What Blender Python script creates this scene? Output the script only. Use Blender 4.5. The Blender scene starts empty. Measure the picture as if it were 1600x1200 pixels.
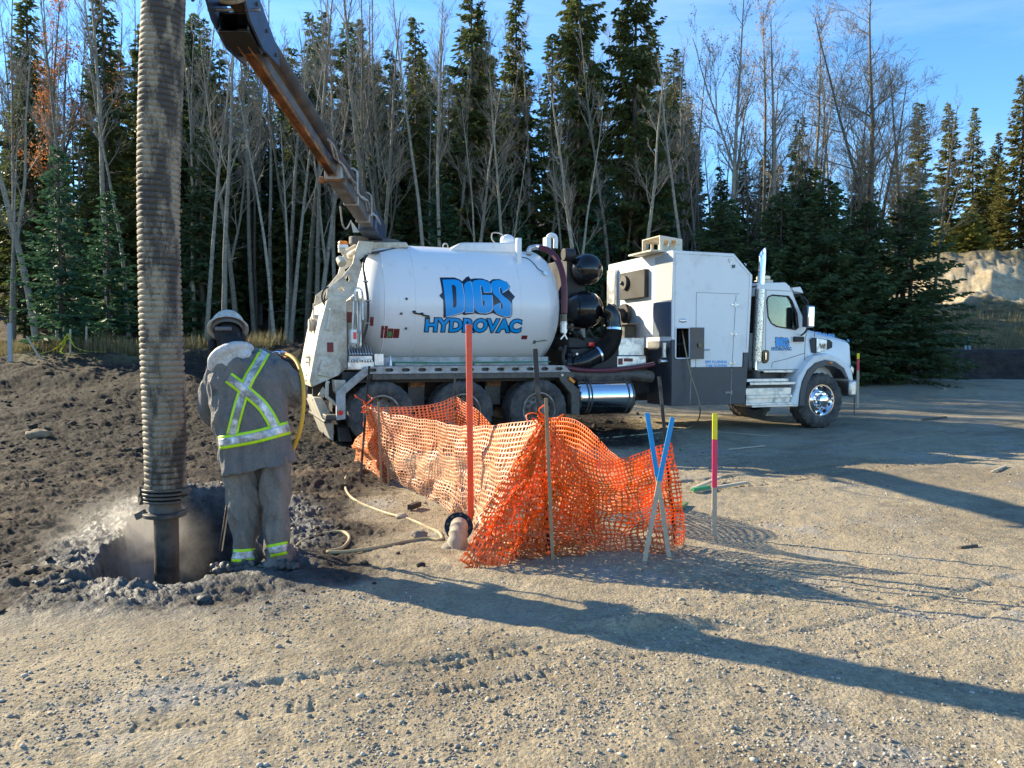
import bpy, math, random
import numpy as np
from mathutils import Vector, Matrix
from mathutils.geometry import tessellate_polygon
from mathutils.bvhtree import BVHTree
random.seed(7)
RNG = np.random.default_rng(11)
SC = bpy.context.scene
COL = SC.collection

# ---------------------------------------------------------------- camera, sky, sun, exposure
CAMZ = 1.5
PITCH = math.atan(48 / 1200)
cam_data = bpy.data.cameras.new("camera")
cam_data.sensor_width = 36
cam_data.lens = 27.0
cam_data.clip_end = 2000
cam = bpy.data.objects.new("camera", cam_data)
COL.objects.link(cam)
cam.location = (0, 0, CAMZ)
cam.rotation_euler = (math.pi / 2 - PITCH, 0, 0)
SC.camera = cam

SUN_EL = math.radians(26)
SUN_AZ = math.radians(62.5)          # to the left of the view direction (+Y)
SUNV = Vector((-math.sin(SUN_AZ) * math.cos(SUN_EL), math.cos(SUN_AZ) * math.cos(SUN_EL), math.sin(SUN_EL)))
w = bpy.data.worlds.new("World")
SC.world = w
w.use_nodes = True
nt = w.node_tree
sky = nt.nodes.new("ShaderNodeTexSky")
sky.sky_type = 'NISHITA'
sky.sun_disc = False
sky.sun_elevation = SUN_EL
sky.sun_rotation = -SUN_AZ
sky.altitude = 1200
sky.air_density = 1.0
sky.dust_density = 0.05
sky.ozone_density = 2.6
bg = nt.nodes["Background"]
bg.inputs[1].default_value = 0.13
hs_ = nt.nodes.new("ShaderNodeHueSaturation"); hs_.inputs['Saturation'].default_value = 1.22
tc_ = nt.nodes.new("ShaderNodeTexCoord"); mp_ = nt.nodes.new("ShaderNodeMapping"); mp_.inputs['Scale'].default_value = (1.0, 1.6, 5.0); mp_.inputs['Rotation'].default_value = (0, .35, 0)
nz_ = nt.nodes.new("ShaderNodeTexNoise"); nz_.inputs['Scale'].default_value = 1.7; nz_.inputs['Detail'].default_value = 7; nz_.inputs['Roughness'].default_value = .62; nz_.inputs['Distortion'].default_value = .8
rm_ = nt.nodes.new("ShaderNodeMapRange"); rm_.inputs[1].default_value = .46; rm_.inputs[2].default_value = .78; rm_.inputs[4].default_value = .17
mx_ = nt.nodes.new("ShaderNodeMix"); mx_.data_type = 'RGBA'; mx_.inputs[7].default_value = (4.6, 5.2, 6.0, 1)       # thin cirrus
nt.links.new(tc_.outputs['Generated'], mp_.inputs[0]); nt.links.new(mp_.outputs[0], nz_.inputs['Vector']); nt.links.new(nz_.outputs[0], rm_.inputs[0])
nt.links.new(rm_.outputs[0], mx_.inputs[0]); nt.links.new(sky.outputs[0], hs_.inputs['Color']); nt.links.new(hs_.outputs[0], mx_.inputs[6]); nt.links.new(mx_.outputs[2], bg.inputs[0])

sd = bpy.data.lights.new("sun", 'SUN')
sd.energy = 4.6
sd.angle = math.radians(0.5)
sd.color = (1.0, 0.86, 0.60)
sun = bpy.data.objects.new("sun", sd)
COL.objects.link(sun)
sun.rotation_euler = SUNV.to_track_quat('Z', 'Y').to_euler()
sun.location = (-20, 10, 20)

SC.view_settings.view_transform = 'Standard'
SC.view_settings.look = 'None'
SC.view_settings.gamma = 1
SC.view_settings.exposure = 1.38
SC.render.engine = 'CYCLES'
SC.cycles.use_denoising = True
SC.cycles.max_bounces = 6
SC.cycles.diffuse_bounces = 3
SC.cycles.glossy_bounces = 3
SC.cycles.transparent_max_bounces = 8
SC.cycles.volume_bounces = 1
SC.cycles.volume_step_rate = 2
SC.cycles.sample_clamp_indirect = 6

# ---------------------------------------------------------------- from the photograph's pixels to points in the place
CP = Vector((0, 0, CAMZ))
def ray(u, v):
    a = (u - 800) / 1200; b = (600 - v) / 1200
    return Vector((a, math.cos(PITCH) + b * math.sin(PITCH), -math.sin(PITCH) + b * math.cos(PITCH)))
def gp(u, v, z=0.0):                     # point on level ground
    d = ray(u, v); t = (z - CAMZ) / d.z
    return CP + d * t
def dp(u, v, y):                         # point at distance y
    d = ray(u, v); return CP + d * (y / d.y)

# ---------------------------------------------------------------- naming
def tag(o, label=None, cat=None, group=None, kind=None):
    if label: o['label'] = label
    if cat: o['category'] = cat
    if group: o['group'] = group
    if kind: o['kind'] = kind
    return o
def empty(name, loc=(0, 0, 0), rz=0.0, **k):
    o = bpy.data.objects.new(name, None)
    COL.objects.link(o)
    o.location = loc; o.rotation_euler = (0, 0, rz); o.empty_display_size = 0.2
    return tag(o, **k)

# ---------------------------------------------------------------- node helper and materials
class NT:
    def __init__(s, name):
        s.m = bpy.data.materials.new(name); s.m.use_nodes = True
        s.t = s.m.node_tree; s.t.nodes.clear()
        s.out = s.t.nodes.new("ShaderNodeOutputMaterial")
    def n(s, typ, props=None, **ins):
        nd = s.t.nodes.new("ShaderNode" + typ)
        for k, v in (props or {}).items(): setattr(nd, k, v)
        for k, v in ins.items():
            key = int(k[1:]) if k[0] == 'i' and k[1:].isdigit() else k.replace('_', ' ')
            s.set(nd.inputs[key], v)
        return nd
    def set(s, sock, v):
        if isinstance(v, bpy.types.NodeSocket): s.t.links.new(v, sock)
        elif isinstance(v, bpy.types.Node): s.t.links.new(v.outputs[0], sock)
        else:
            if isinstance(v, (tuple, list)) and len(v) == 3 and sock.type == 'RGBA': v = (*v, 1)
            sock.default_value = v
    def mix(s, f, a, b, mode='MIX'):
        nd = s.t.nodes.new("ShaderNodeMix"); nd.data_type = 'RGBA'; nd.blend_type = mode
        s.set(nd.inputs[0], f); s.set(nd.inputs[6], a); s.set(nd.inputs[7], b)
        return nd.outputs[2]
    def math(s, op, a, b=0.0, clamp=False):
        nd = s.n("Math", dict(operation=op, use_clamp=clamp)); s.set(nd.inputs[0], a); s.set(nd.inputs[1], b)
        return nd.outputs[0]
    def noise(s, scale, detail=4, rough=0.6, vec=None, dist=0.0):
        nd = s.n("TexNoise", Scale=scale, Detail=detail, Roughness=rough, Distortion=dist)
        if vec is not None: s.set(nd.inputs["Vector"], vec)
        return nd.outputs[0]
    def ramp(s, f, a, b):               # linear step from a to b
        nd = s.n("MapRange", dict(clamp=True)); s.set(nd.inputs[0], f); nd.inputs[1].default_value = a; nd.inputs[2].default_value = b
        return nd.outputs[0]
    def coord(s, which='Object'):
        return s.n("TexCoord").outputs[which]
    def bump(s, h, strength=0.3, dist=0.01):
        return s.n("Bump", Strength=strength, Distance=dist, Height=h).outputs[0]
    def bsdf(s, color, rough=0.5, metal=0.0, normal=None, **k):
        b = s.n("BsdfPrincipled", **{"Base_Color": color, "Roughness": rough, "Metallic": metal}, **k)
        if normal is not None: s.set(b.inputs["Normal"], normal)
        s.t.links.new(b.outputs[0], s.out.inputs[0])
        return b
def simple(name, c, rough=0.5, metal=0.0, var=0.25, scale=8.0, dirt=None, dirt_amt=0.0, bump=0.0, dscale=3.0, spec=0.5):
    t = NT(name); co = t.coord()
    f = t.noise(scale, 5, 0.65, co)
    dark = tuple(x * (1 - var) for x in c)
    col = t.mix(t.ramp(f, 0.3, 0.7), dark, c)
    rr = rough
    if dirt is not None:
        g = t.noise(dscale, 8, 0.72, co)
        m = t.math('MULTIPLY', t.ramp(g, 0.62 - dirt_amt * 0.4, 0.75 - dirt_amt * 0.3), min(1, dirt_amt * 1.6))
        col = t.mix(m, col, dirt)
        rr = t.math('ADD', t.math('MULTIPLY', m, 0.45), rough, True)
    nrm = t.bump(t.noise(scale * 6, 4, 0.7, co), 0.6, bump) if bump else None
    b = t.bsdf(col, rr, metal, nrm)
    b.inputs["Specular IOR Level"].default_value = spec
    return t.m
TAN = (0.30, 0.25, 0.18)
M = {}
M['white'] = simple('white_paint', (0.82, 0.82, 0.80), 0.28, var=0.04, scale=2, dirt=(0.50, 0.45, 0.37), dirt_amt=0.25, dscale=1.6)
def tank_paint():
    t = NT('tank_paint'); co = t.coord(); z = t.n("SeparateXYZ", Vector=co).outputs[2]
    mp = t.n("Mapping", Vector=co); mp.inputs['Scale'].default_value = (3, 3, .5)
    st = t.noise(2.2, 6, .7, mp); f = t.noise(2, 6, .7, co)
    low = t.math('MULTIPLY', t.ramp(t.math('ADD', z, t.math('MULTIPLY', f, .8)), 2.75, 1.6), .5)
    c = t.mix(low, (.83, .83, .82), (.50, .44, .35)); c = t.mix(t.math('MULTIPLY', t.ramp(st, .58, .75), .3), c, (.42, .38, .32))
    t.bsdf(c, t.math('ADD', .24, t.math('MULTIPLY', low, .5))); return t.m
M['tank'] = tank_paint()
M['cream'] = simple('dusty_cream_paint', (0.74, 0.68, 0.55), 0.5, var=0.12, scale=4, dirt=(0.36, 0.30, 0.21), dirt_amt=0.5, dscale=4)
M['grey_panel'] = simple('charcoal_panel', (0.045, 0.05, 0.062), 0.38, var=0.2, scale=3, dirt=(0.14, 0.13, 0.12), dirt_amt=0.3, dscale=3)
M['black'] = simple('black_gloss_paint', (0.012, 0.012, 0.014), 0.12, var=0.2, scale=4, dirt=(0.05, 0.045, 0.04), dirt_amt=0.2)
M['black_matt'] = simple('black_matt', (0.022, 0.022, 0.024), 0.6, var=0.3, scale=9, dirt=(0.09, 0.075, 0.06), dirt_amt=0.4)
M['rubber'] = simple('tyre_rubber', (0.045, 0.045, 0.048), 0.8, var=0.25, scale=6, dirt=(0.13, 0.115, 0.10), dirt_amt=0.55, dscale=5, bump=0.004)
M['chrome'] = simple('chrome', (0.80, 0.80, 0.82), 0.09, 1.0, var=0.06, scale=5, dirt=(0.4, 0.36, 0.3), dirt_amt=0.18, dscale=5)
M['alu'] = simple('brushed_aluminium', (0.60, 0.60, 0.61), 0.34, 1.0, var=0.18, scale=10, dirt=(0.35, 0.32, 0.27), dirt_amt=0.35, dscale=6)
M['rim'] = simple('dusty_wheel_rim', (0.36, 0.35, 0.34), 0.45, 0.6, var=0.2, scale=10, dirt=(0.28, 0.22, 0.17), dirt_amt=0.6, dscale=6)
M['steel'] = simple('dark_steel', (0.085, 0.08, 0.075), 0.5, 0.3, var=0.3, scale=10, dirt=(0.20, 0.17, 0.13), dirt_amt=0.45, dscale=5)
M['rail'] = simple('grey_rail_paint', (0.50, 0.49, 0.47), 0.5, var=0.15, scale=6, dirt=(0.26, 0.22, 0.17), dirt_amt=0.5, dscale=4)
M['rust'] = simple('rusty_steel', (0.55, 0.24, 0.08), 0.7, 0.1, var=0.55, scale=5, dirt=(0.13, 0.075, 0.045), dirt_amt=0.6, dscale=3.5, bump=0.002)
M['boom_tube'] = simple('brown_boom_tube', (0.065, 0.048, 0.038), 0.55, var=0.25, scale=5, dirt=(0.16, 0.13, 0.10), dirt_amt=0.4)
M['boom_grey'] = simple('boom_grey', (0.15, 0.15, 0.16), 0.45, 0.4, var=0.3, scale=6, dirt=(0.24, 0.2, 0.15), dirt_amt=0.5)
M['boom_blue'] = simple('slate_blue_plate', (0.06, 0.085, 0.14), 0.35, 0.3, var=0.25, scale=6, dirt=(0.1, 0.09, 0.08), dirt_amt=0.3)
M['blue'] = simple('blue_decal', (0.0, 0.33, 0.78), 0.3, var=0.05)
M['navy'] = simple('navy_decal', (0.006, 0.010, 0.028), 0.3, var=0.1)
M['decal_white'] = simple('white_decal', (0.8, 0.82, 0.85), 0.3, var=0.02)
M['red'] = simple('red_sticker', (0.22, 0.025, 0.02), 0.5, var=0.5, scale=30)
M['green'] = simple('green_hose', (0.03, 0.25, 0.12), 0.5, var=0.2)
M['green_sticker'] = simple('green_sticker', (0.06, 0.30, 0.08), 0.5, var=0.1)
M['maroon'] = simple('maroon_hose', (0.13, 0.02, 0.03), 0.4, var=0.3)
M['amber'] = simple('amber_lens', (0.85, 0.24, 0.02), 0.2, var=0.1)
M['red_lens'] = simple('red_lens', (0.8, 0.03, 0.03), 0.2, var=0.1)
M['bulb'] = simple('clear_lens', (0.8, 0.7, 0.5), 0.15, var=0.1)
M['interior'] = simple('cab_interior', (0.03, 0.032, 0.035), 0.7, var=0.2)
def glass_mat():
    t = NT('window_glass')
    tr = t.n("BsdfTransparent", Color=(0.62, 0.70, 0.66)); gl = t.n("BsdfGlossy", Color=(1, 1, 1), Roughness=0.02)
    fr = t.n("Fresnel", IOR=1.5); mx = t.n("MixShader"); t.set(mx.inputs[0], fr); t.set(mx.inputs[1], tr); t.set(mx.inputs[2], gl)
    t.t.links.new(mx.outputs[0], t.out.inputs[0]); return t.m
M['glass'] = glass_mat()
def diamond_mat(name, c, metal):
    t = NT(name); co = t.coord()
    b = t.n("TexBrick", dict(offset=0.5), Scale=22.0, Mortar_Size=0.06, Color1=(1, 1, 1), Color2=(0.9, 0.9, 0.9), Mortar=(0.35, 0.35, 0.35))
    sx = t.n("SeparateXYZ", Vector=co); cx = t.n("CombineXYZ", X=sx.outputs[1], Y=sx.outputs[2])
    t.set(b.inputs["Vector"], cx.outputs[0])
    col = t.mix(1.0, c, b.outputs[0], 'MULTIPLY')
    t.bsdf(col, 0.35, metal, t.bump(b.outputs[0], 0.5, 0.004)); return t.m
M['diamond_white'] = diamond_mat('checker_plate', (0.72, 0.72, 0.72), 0.3)

# ---------------------------------------------------------------- mesh builder
def frame(d):
    d = Vector(d).normalized()
    up = Vector((0, 0, 1)) if abs(d.z) < 0.95 else Vector((0, 1, 0))
    s = d.cross(up).normalized()
    return d, s, s.cross(d).normalized()
class MB:
    def __init__(s): s.v = []; s.f = []; s.mi = []; s.cur = 0
    def add(s, vs, fs):
        o = len(s.v); s.v += [tuple(p) for p in vs]
        for f in fs: s.f.append([i + o for i in f]); s.mi.append(s.cur)
        return s
    def box(s, x0, x1, y0, y1, z0, z1):
        x0, x1 = sorted((x0, x1)); y0, y1 = sorted((y0, y1)); z0, z1 = sorted((z0, z1))
        vs = [(x, y, z) for x in (x0, x1) for y in (y0, y1) for z in (z0, z1)]
        return s.add(vs, [(0, 1, 3, 2), (4, 6, 7, 5), (0, 4, 5, 1), (2, 3, 7, 6), (0, 2, 6, 4), (1, 5, 7, 3)])
    def bar(s, a, b, w, h, up=None):         # rectangular bar from a to b
        a = Vector(a); b = Vector(b); d, sd, u = frame(b - a)
        if up is not None:
            sd = d.cross(Vector(up)).normalized(); u = sd.cross(d)
        vs = [p + sd * (i * w / 2) + u * (j * h / 2) for p in (a, b) for i, j in ((-1, -1), (1, -1), (1, 1), (-1, 1))]
        return s.add(vs, [(3, 2, 1, 0), (4, 5, 6, 7), (0, 1, 5, 4), (1, 2, 6, 5), (2, 3, 7, 6), (3, 0, 4, 7)])
    def plate(s, outer, y0, y1, holes=(), ax='y'):    # outline in (x,z) given a thickness along y
        loops = [list(outer)] + [list(h) for h in holes]
        tris = tessellate_polygon([[Vector((p[0], p[1], 0)) for p in l] for l in loops])
        pts = [p for l in loops for p in l]; n = len(pts)
        def V(p, y): return (p[0], y, p[1]) if ax == 'y' else ((y, p[0], p[1]) if ax == 'x' else (p[0], p[1], y))
        vs = [V(p, y0) for p in pts] + [V(p, y1) for p in pts]
        fs = []
        if len(loops) == 1:
            fs = [tuple(range(n)), tuple(range(2 * n - 1, n - 1, -1))]
        else:
            fs = [tuple(t) for t in tris] + [tuple(i + n for i in reversed(t)) for t in tris]
        o = 0
        for l in loops:
            m = len(l)
            for i in range(m):
                j = (i + 1) % m; fs.append((o + i, o + j, o + j + n, o + i + n))
            o += m
        return s.add(vs, fs)
    def cyl(s, a, b, r, r2=None, n=20, caps=True):
        a = Vector(a); b = Vector(b); d, sd, u = frame(b - a); r2 = r if r2 is None else r2
        vs = []
        for p, q in ((a, r), (b, r2)):
            vs += [p + sd * (math.cos(2 * math.pi * i / n) * q) + u * (math.sin(2 * math.pi * i / n) * q) for i in range(n)]
        fs = [(i, (i + 1) % n, n + (i + 1) % n, n + i) for i in range(n)]
        if caps: fs += [tuple(range(n - 1, -1, -1)), tuple(range(n, 2 * n))]
        return s.add(vs, fs)
    def lathe(s, a, axis, prof, n=32, mod=None, caps=True):       # prof: (distance along axis, radius)
        a = Vector(a); d, sd, u = frame(axis); vs = []; k = len(prof)
        for (t, r) in prof:
            for i in range(n):
                q = r + (mod(t, i) if mod else 0)
                vs.append(a + d * t + sd * (math.cos(2 * math.pi * i / n) * q) + u * (math.sin(2 * math.pi * i / n) * q))
        fs = [(j * n + i, j * n + (i + 1) % n, (j + 1) * n + (i + 1) % n, (j + 1) * n + i) for j in range(k - 1) for i in range(n)]
        if caps and prof[0][1] > 1e-4: fs.append(tuple(range(n - 1, -1, -1)))
        if caps and prof[-1][1] > 1e-4: fs.append(tuple((k - 1) * n + i for i in range(n)))
        return s.add(vs, fs)
    def tube(s, pts, r, n=8, caps=True, rf=None):
        pts = [Vector(p) for p in pts]; k = len(pts); vs = []; last = None
        for i, p in enumerate(pts):
            d = (pts[min(i + 1, k - 1)] - pts[max(i - 1, 0)]).normalized()
            if last is None: _, sd, u = frame(d)
            else:
                sd = (last - d * last.dot(d)).normalized(); u = sd.cross(d)
            last = sd
            q = rf(i / (k - 1)) if rf else (r[i] if isinstance(r, (list, tuple)) else r)
            vs += [p + sd * (math.cos(2 * math.pi * j / n) * q) + u * (math.sin(2 * math.pi * j / n) * q) for j in range(n)]
        fs = [(i * n + j, i * n + (j + 1) % n, (i + 1) * n + (j + 1) % n, (i + 1) * n + j) for i in range(k - 1) for j in range(n)]
        if caps: fs += [tuple(range(n - 1, -1, -1)), tuple((k - 1) * n + j for j in range(n))]
        return s.add(vs, fs)
    def ball(s, c, r, n=20, sx=1, sy=1, sz=1):
        c = Vector(c); m = n // 2; vs = [c + Vector((0, 0, -r * sz))]; fs = []
        for j in range(1, m):
            a = -math.pi / 2 + math.pi * j / m
            vs += [c + Vector((math.cos(a) * math.cos(2 * math.pi * i / n) * r * sx, math.cos(a) * math.sin(2 * math.pi * i / n) * r * sy, math.sin(a) * r * sz)) for i in range(n)]
        vs.append(c + Vector((0, 0, r * sz))); t = len(vs) - 1
        for i in range(n): fs += [(0, 1 + (i + 1) % n, 1 + i), (t, 1 + (m - 2) * n + i, 1 + (m - 2) * n + (i + 1) % n)]
        for j in range(m - 2):
            for i in range(n): fs.append((1 + j * n + i, 1 + j * n + (i + 1) % n, 1 + (j + 1) * n + (i + 1) % n, 1 + (j + 1) * n + i))
        return s.add(vs, fs)
    def mesh(s, name):
        me = bpy.data.meshes.new(name); me.from_pydata(s.v, [], s.f); return me
    def build(s, name, mat, parent=None, bevel=0.0, angle=35, flip=True, seg=2, **k):
        me = s.mesh(name)
        for m_ in (mat if isinstance(mat, (list, tuple)) else [mat]): me.materials.append(m_)
        me.polygons.foreach_set('material_index', s.mi)
        o = bpy.data.objects.new(name, me); COL.objects.link(o)
        import bmesh
        bm = bmesh.new(); bm.from_mesh(me); bmesh.ops.recalc_face_normals(bm, faces=bm.faces); bm.to_mesh(me); bm.free()
        me.shade_smooth(); me.set_sharp_from_angle(angle=math.radians(angle))
        if parent is not None: o.parent = parent
        if bevel:
            b = o.modifiers.new("bevel", 'BEVEL'); b.width = bevel; b.segments = seg; b.limit_method = 'ANGLE'; b.angle_limit = math.radians(40)
        return tag(o, **k)
def np_mesh(name, V, F, mats, parent=None, smooth=False, mi=None, **k):
    me = bpy.data.meshes.new(name); V = np.asarray(V, dtype=np.float32); F = np.asarray(F, dtype=np.int32)
    nF, kk = F.shape
    me.vertices.add(len(V)); me.vertices.foreach_set('co', V.ravel())
    me.loops.add(nF * kk); me.loops.foreach_set('vertex_index', F.ravel())
    me.polygons.add(nF); me.polygons.foreach_set('loop_start', np.arange(0, nF * kk, kk, dtype=np.int32))
    if mi is not None: me.polygons.foreach_set('material_index', np.asarray(mi, dtype=np.int32))
    me.update(calc_edges=True)
    me.polygons.foreach_set('use_smooth', np.full(nF, bool(smooth)))
    for m_ in (mats if isinstance(mats, (list, tuple)) else [mats]): me.materials.append(m_)
    o = bpy.data.objects.new(name, me); COL.objects.link(o)
    if parent is not None: o.parent = parent
    return tag(o, **k)
def smooth_path(pts, per=8):            # Catmull-Rom
    P_ = [Vector(p) for p in pts]; P_ = [P_[0] * 2 - P_[1]] + P_ + [P_[-1] * 2 - P_[-2]]; out = []
    for i in range(1, len(P_) - 2):
        for j in range(per):
            t = j / per; a, b, c, d = P_[i - 1:i + 3]
            out.append(0.5 * ((2 * b) + (c - a) * t + (2 * a - 5 * b + 4 * c - d) * t * t + (3 * b - a - 3 * c + d) * t ** 3))
    out.append(P_[-2]); return out
# ---------------------------------------------------------------- ground
def _h(ix, iy, s):
    n = (ix.astype(np.int64) * 374761393 + iy.astype(np.int64) * 668265263 + s * 1442695041) & 0xffffffff
    n = ((n ^ (n >> 13)) * 1274126177) & 0xffffffff
    return ((n ^ (n >> 16)) & 0xffff) / 65535.0
def vn(x, y, s=0):
    xi = np.floor(x); yi = np.floor(y); fx = x - xi; fy = y - yi
    fx = fx * fx * (3 - 2 * fx); fy = fy * fy * (3 - 2 * fy)
    a = _h(xi, yi, s); b = _h(xi + 1, yi, s); c = _h(xi, yi + 1, s); d = _h(xi + 1, yi + 1, s)
    return (a + (b - a) * fx) * (1 - fy) + (c + (d - c) * fx) * fy - 0.5
def fbm(x, y, f, o, s=0, g=0.5):
    r = 0; a = 1.0
    for i in range(o):
        r = r + a * vn(x * f + i * 17.3, y * f - i * 9.1, s + i); f *= 2.03; a *= g
    return r
def sst(a, b, x):
    t = np.clip((x - a) / (b - a), 0, 1); return t * t * (3 - 2 * t)
def poly_sdf(px, py, poly):
    d = np.full(px.shape, 1e9); ins = np.zeros(px.shape, bool); n = len(poly)
    for i in range(n):
        ax, ay = poly[i]; bx, by = poly[(i + 1) % n]
        ex, ey = bx - ax, by - ay; wx, wy = px - ax, py - ay
        t = np.clip((wx * ex + wy * ey) / (ex * ex + ey * ey), 0, 1)
        d = np.minimum(d, np.hypot(wx - ex * t, wy - ey * t))
        c = ((ay > py) != (by > py)) & (px < (bx - ax) * (py - ay) / (by - ay + 1e-12) + ax)
        ins ^= c
    return np.where(ins, -d, d)
HOLE = [tuple(gp(u, v).xy) for u, v in ((140, 908), (215, 800), (285, 766), (372, 762), (448, 800), (436, 862), (372, 893), (310, 912), (230, 922))]
def track(x, y, a, b, half, lug, depth, s):
    ax, ay = gp(*a).xy; bx, by = gp(*b).xy; L = math.hypot(bx - ax, by - ay); ex, ey = (bx - ax) / L, (by - ay) / L
    t = (x - ax) * ex + (y - ay) * ey; c = -(x - ax) * ey + (y - ay) * ex + 0.05 * np.sin(t * 1.3)
    m = sst(0, 0.3, t) * (1 - sst(L - 0.3, L, t)) * (1 - sst(half * 0.9, half * 1.05, np.abs(c)))
    edge = np.exp(-((np.abs(c) - half) / 0.022) ** 2) * sst(0, 0.3, t) * (1 - sst(L - 0.3, L, t))
    ph = t / lug + np.sign(c) * 0.25 + np.abs(c) * 1.5
    l = (np.abs(ph - np.floor(ph) - 0.5) < 0.17).astype(float) * sst(half * 0.35, half * 0.6, np.abs(c))
    wear = sst(-0.15, 0.3, fbm(x, y, 1.7, 3, s)) * sst(-.2, .3, fbm(x, y, 14, 2, s + 2) + .15)
    return m * (-depth * 0.5 - depth * l * wear) - edge * depth * (0.6 + wear)
def terrain(x, y, detail=True):
    x = np.asarray(x, float); y = np.asarray(y, float)
    left = 1 - sst(-5, 5, x)
    rise = (0.15 + 1.20 * left) * sst(13.5, 24, y) + 0.45 * (1 - left) * sst(18, 28, y)
    # forest slope and right bank
    fy0 = 25 + 3.2 * sst(6, 14, x)
    wob = fbm(x, y, 0.15, 3, 5)
    slope = 5.2 * sst(fy0, fy0 + 27, y + wob * 3) + 17 * sst(50, 125, y)
    bank = 1.05 * sst(27.6, 29.6, y + wob) * sst(8.5, 12, x)
    slope = slope * (1 - 0.75 * sst(10, 20, x)) + bank
    hill = 1.3 * sst(33, 45, y) * sst(16, 24, x) + 4.3 * sst(42.5, 57, y + 0.12 * x - 3 + wob * 3 + fbm(x, y, 0.5, 5, 61) * 2.5) * sst(20, 29, x + fbm(x, y, 0.1, 2, 9) * 6)
    hm = sst(44, 48, y + 0.12 * x - 3) * sst(18, 26, x) * (1 - sst(56, 62, y))
    z = rise + slope + hill + hm * (.5 * fbm(x, y, .45, 3, 63) + .16 * np.abs(fbm(x, y, 1.3, 5, 65, .65)))
    # left churned berm
    z = z + 0.28 * np.exp(-((y - 21.5) / 1.5) ** 2) * (1 - sst(-9, -5, x)) * (0.6 + 1.2 * fbm(x, y, 0.6, 3, 21))
    z = z + 0.3 * np.exp(-((x + 6.6) / 1.6) ** 2 - ((y - 23.5) / 1.5) ** 2) * (1 + fbm(x, y, 0.9, 4, 22))
    z = z + 0.3 * fbm(x, y, 0.35, 3, 3) * sst(9, 20, y) * (left + 0.25)
    near = 1 - sst(2.5, 9, y)
    z = z + 0.05 * fbm(x, y, 0.45, 3, 4)
    ch = churn(x, y)
    hs = poly_sdf(x, y, HOLE)
    e = hs + 0.14 * fbm(x, y, 2.2, 4, 31)
    z = z + 0.085 * ch * fbm(x, y, 1.1, 6, 41, 0.62) * sst(-0.1, 0.6, hs)
    feet = 1 - np.exp(-(((x + 1.72) / .6) ** 4) - ((y - 5.1) / .6) ** 4)
    if detail:
        z = z + 0.03 * ch * np.abs(fbm(x * .7 + y * .2, y * 1.6, 2.4, 5, 45, .65))
        dirt = fbm(x, y, 5.0, 5, 51, 0.66)
        z = z + (0.013 + 0.01 * ch) * dirt
        rg = fbm(x, y, 17.0, 3, 55, 0.7)
        z = z + 0.013 * rg * (0.25 + ch) + 0.05 * ch * np.maximum(0, fbm(x, y, 6.5, 4, 57, 0.7)) * feet
        z = z + track(x, y, (-60, 1150), (900, 1022), 0.17, 0.085, 0.013, 71)
        z = z + track(x, y, (620, 1075), (1250, 950), 0.15, 0.07, 0.009, 72)
        z = z + track(x, y, (1230, 1010), (1660, 900), 0.17, 0.09, 0.013, 73)
        z = z + track(x, y, (980, 770), (1700, 690), 0.3, 0.13, 0.03, 74)
        z = z + track(x, y, (1000, 735), (1700, 655), 0.3, 0.13, 0.03, 75)
    # gravel ledge in the foreground
    lx, ly = gp(1020, 975).xy
    z = z + 0.055 * np.exp(-((y - ly - 0.12 * (x - lx)) / 0.07) ** 2) * np.exp(-((x - lx) / 0.42) ** 2)
    # slurry rim and the pit
    rim = np.exp(-(np.maximum(e, 0) / 0.28) ** 2) * sst(-0.05, 0.05, e)
    z = z + rim * (0.012 + 0.06 * np.abs(fbm(x, y, 9.0, 6, 81, .65))) * (1 - 0.9 * np.exp(-(((x + 1.72) / .55) ** 4) - ((y - 5.15) / .5) ** 4))
    z = z - 1.35 * sst(0.02, -0.16, e) + 0.12 * fbm(x, y, 3, 4, 83) * sst(0, -0.2, e)
    return z
def churn(x, y):
    b = x - (-1.35 - 0.06 * (y - 5)) + 0.9 * fbm(x, y, 0.7, 3, 91)
    m = 1 - sst(-0.5, 0.9, b)
    yb = y - (4.55 + 0.12 * (x + 2)) + 0.5 * fbm(x, y, 1.1, 3, 92)
    m = m * sst(-0.3, 0.5, yb)
    far = sst(10.5, 13, y) * (1 - sst(1.5, 4, x))
    return np.maximum(m, far * 0.8) * (1 - sst(27, 31, y))
def gz(x, y, detail=False):
    return float(terrain(np.array([x]), np.array([y]), detail)[0])

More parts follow.
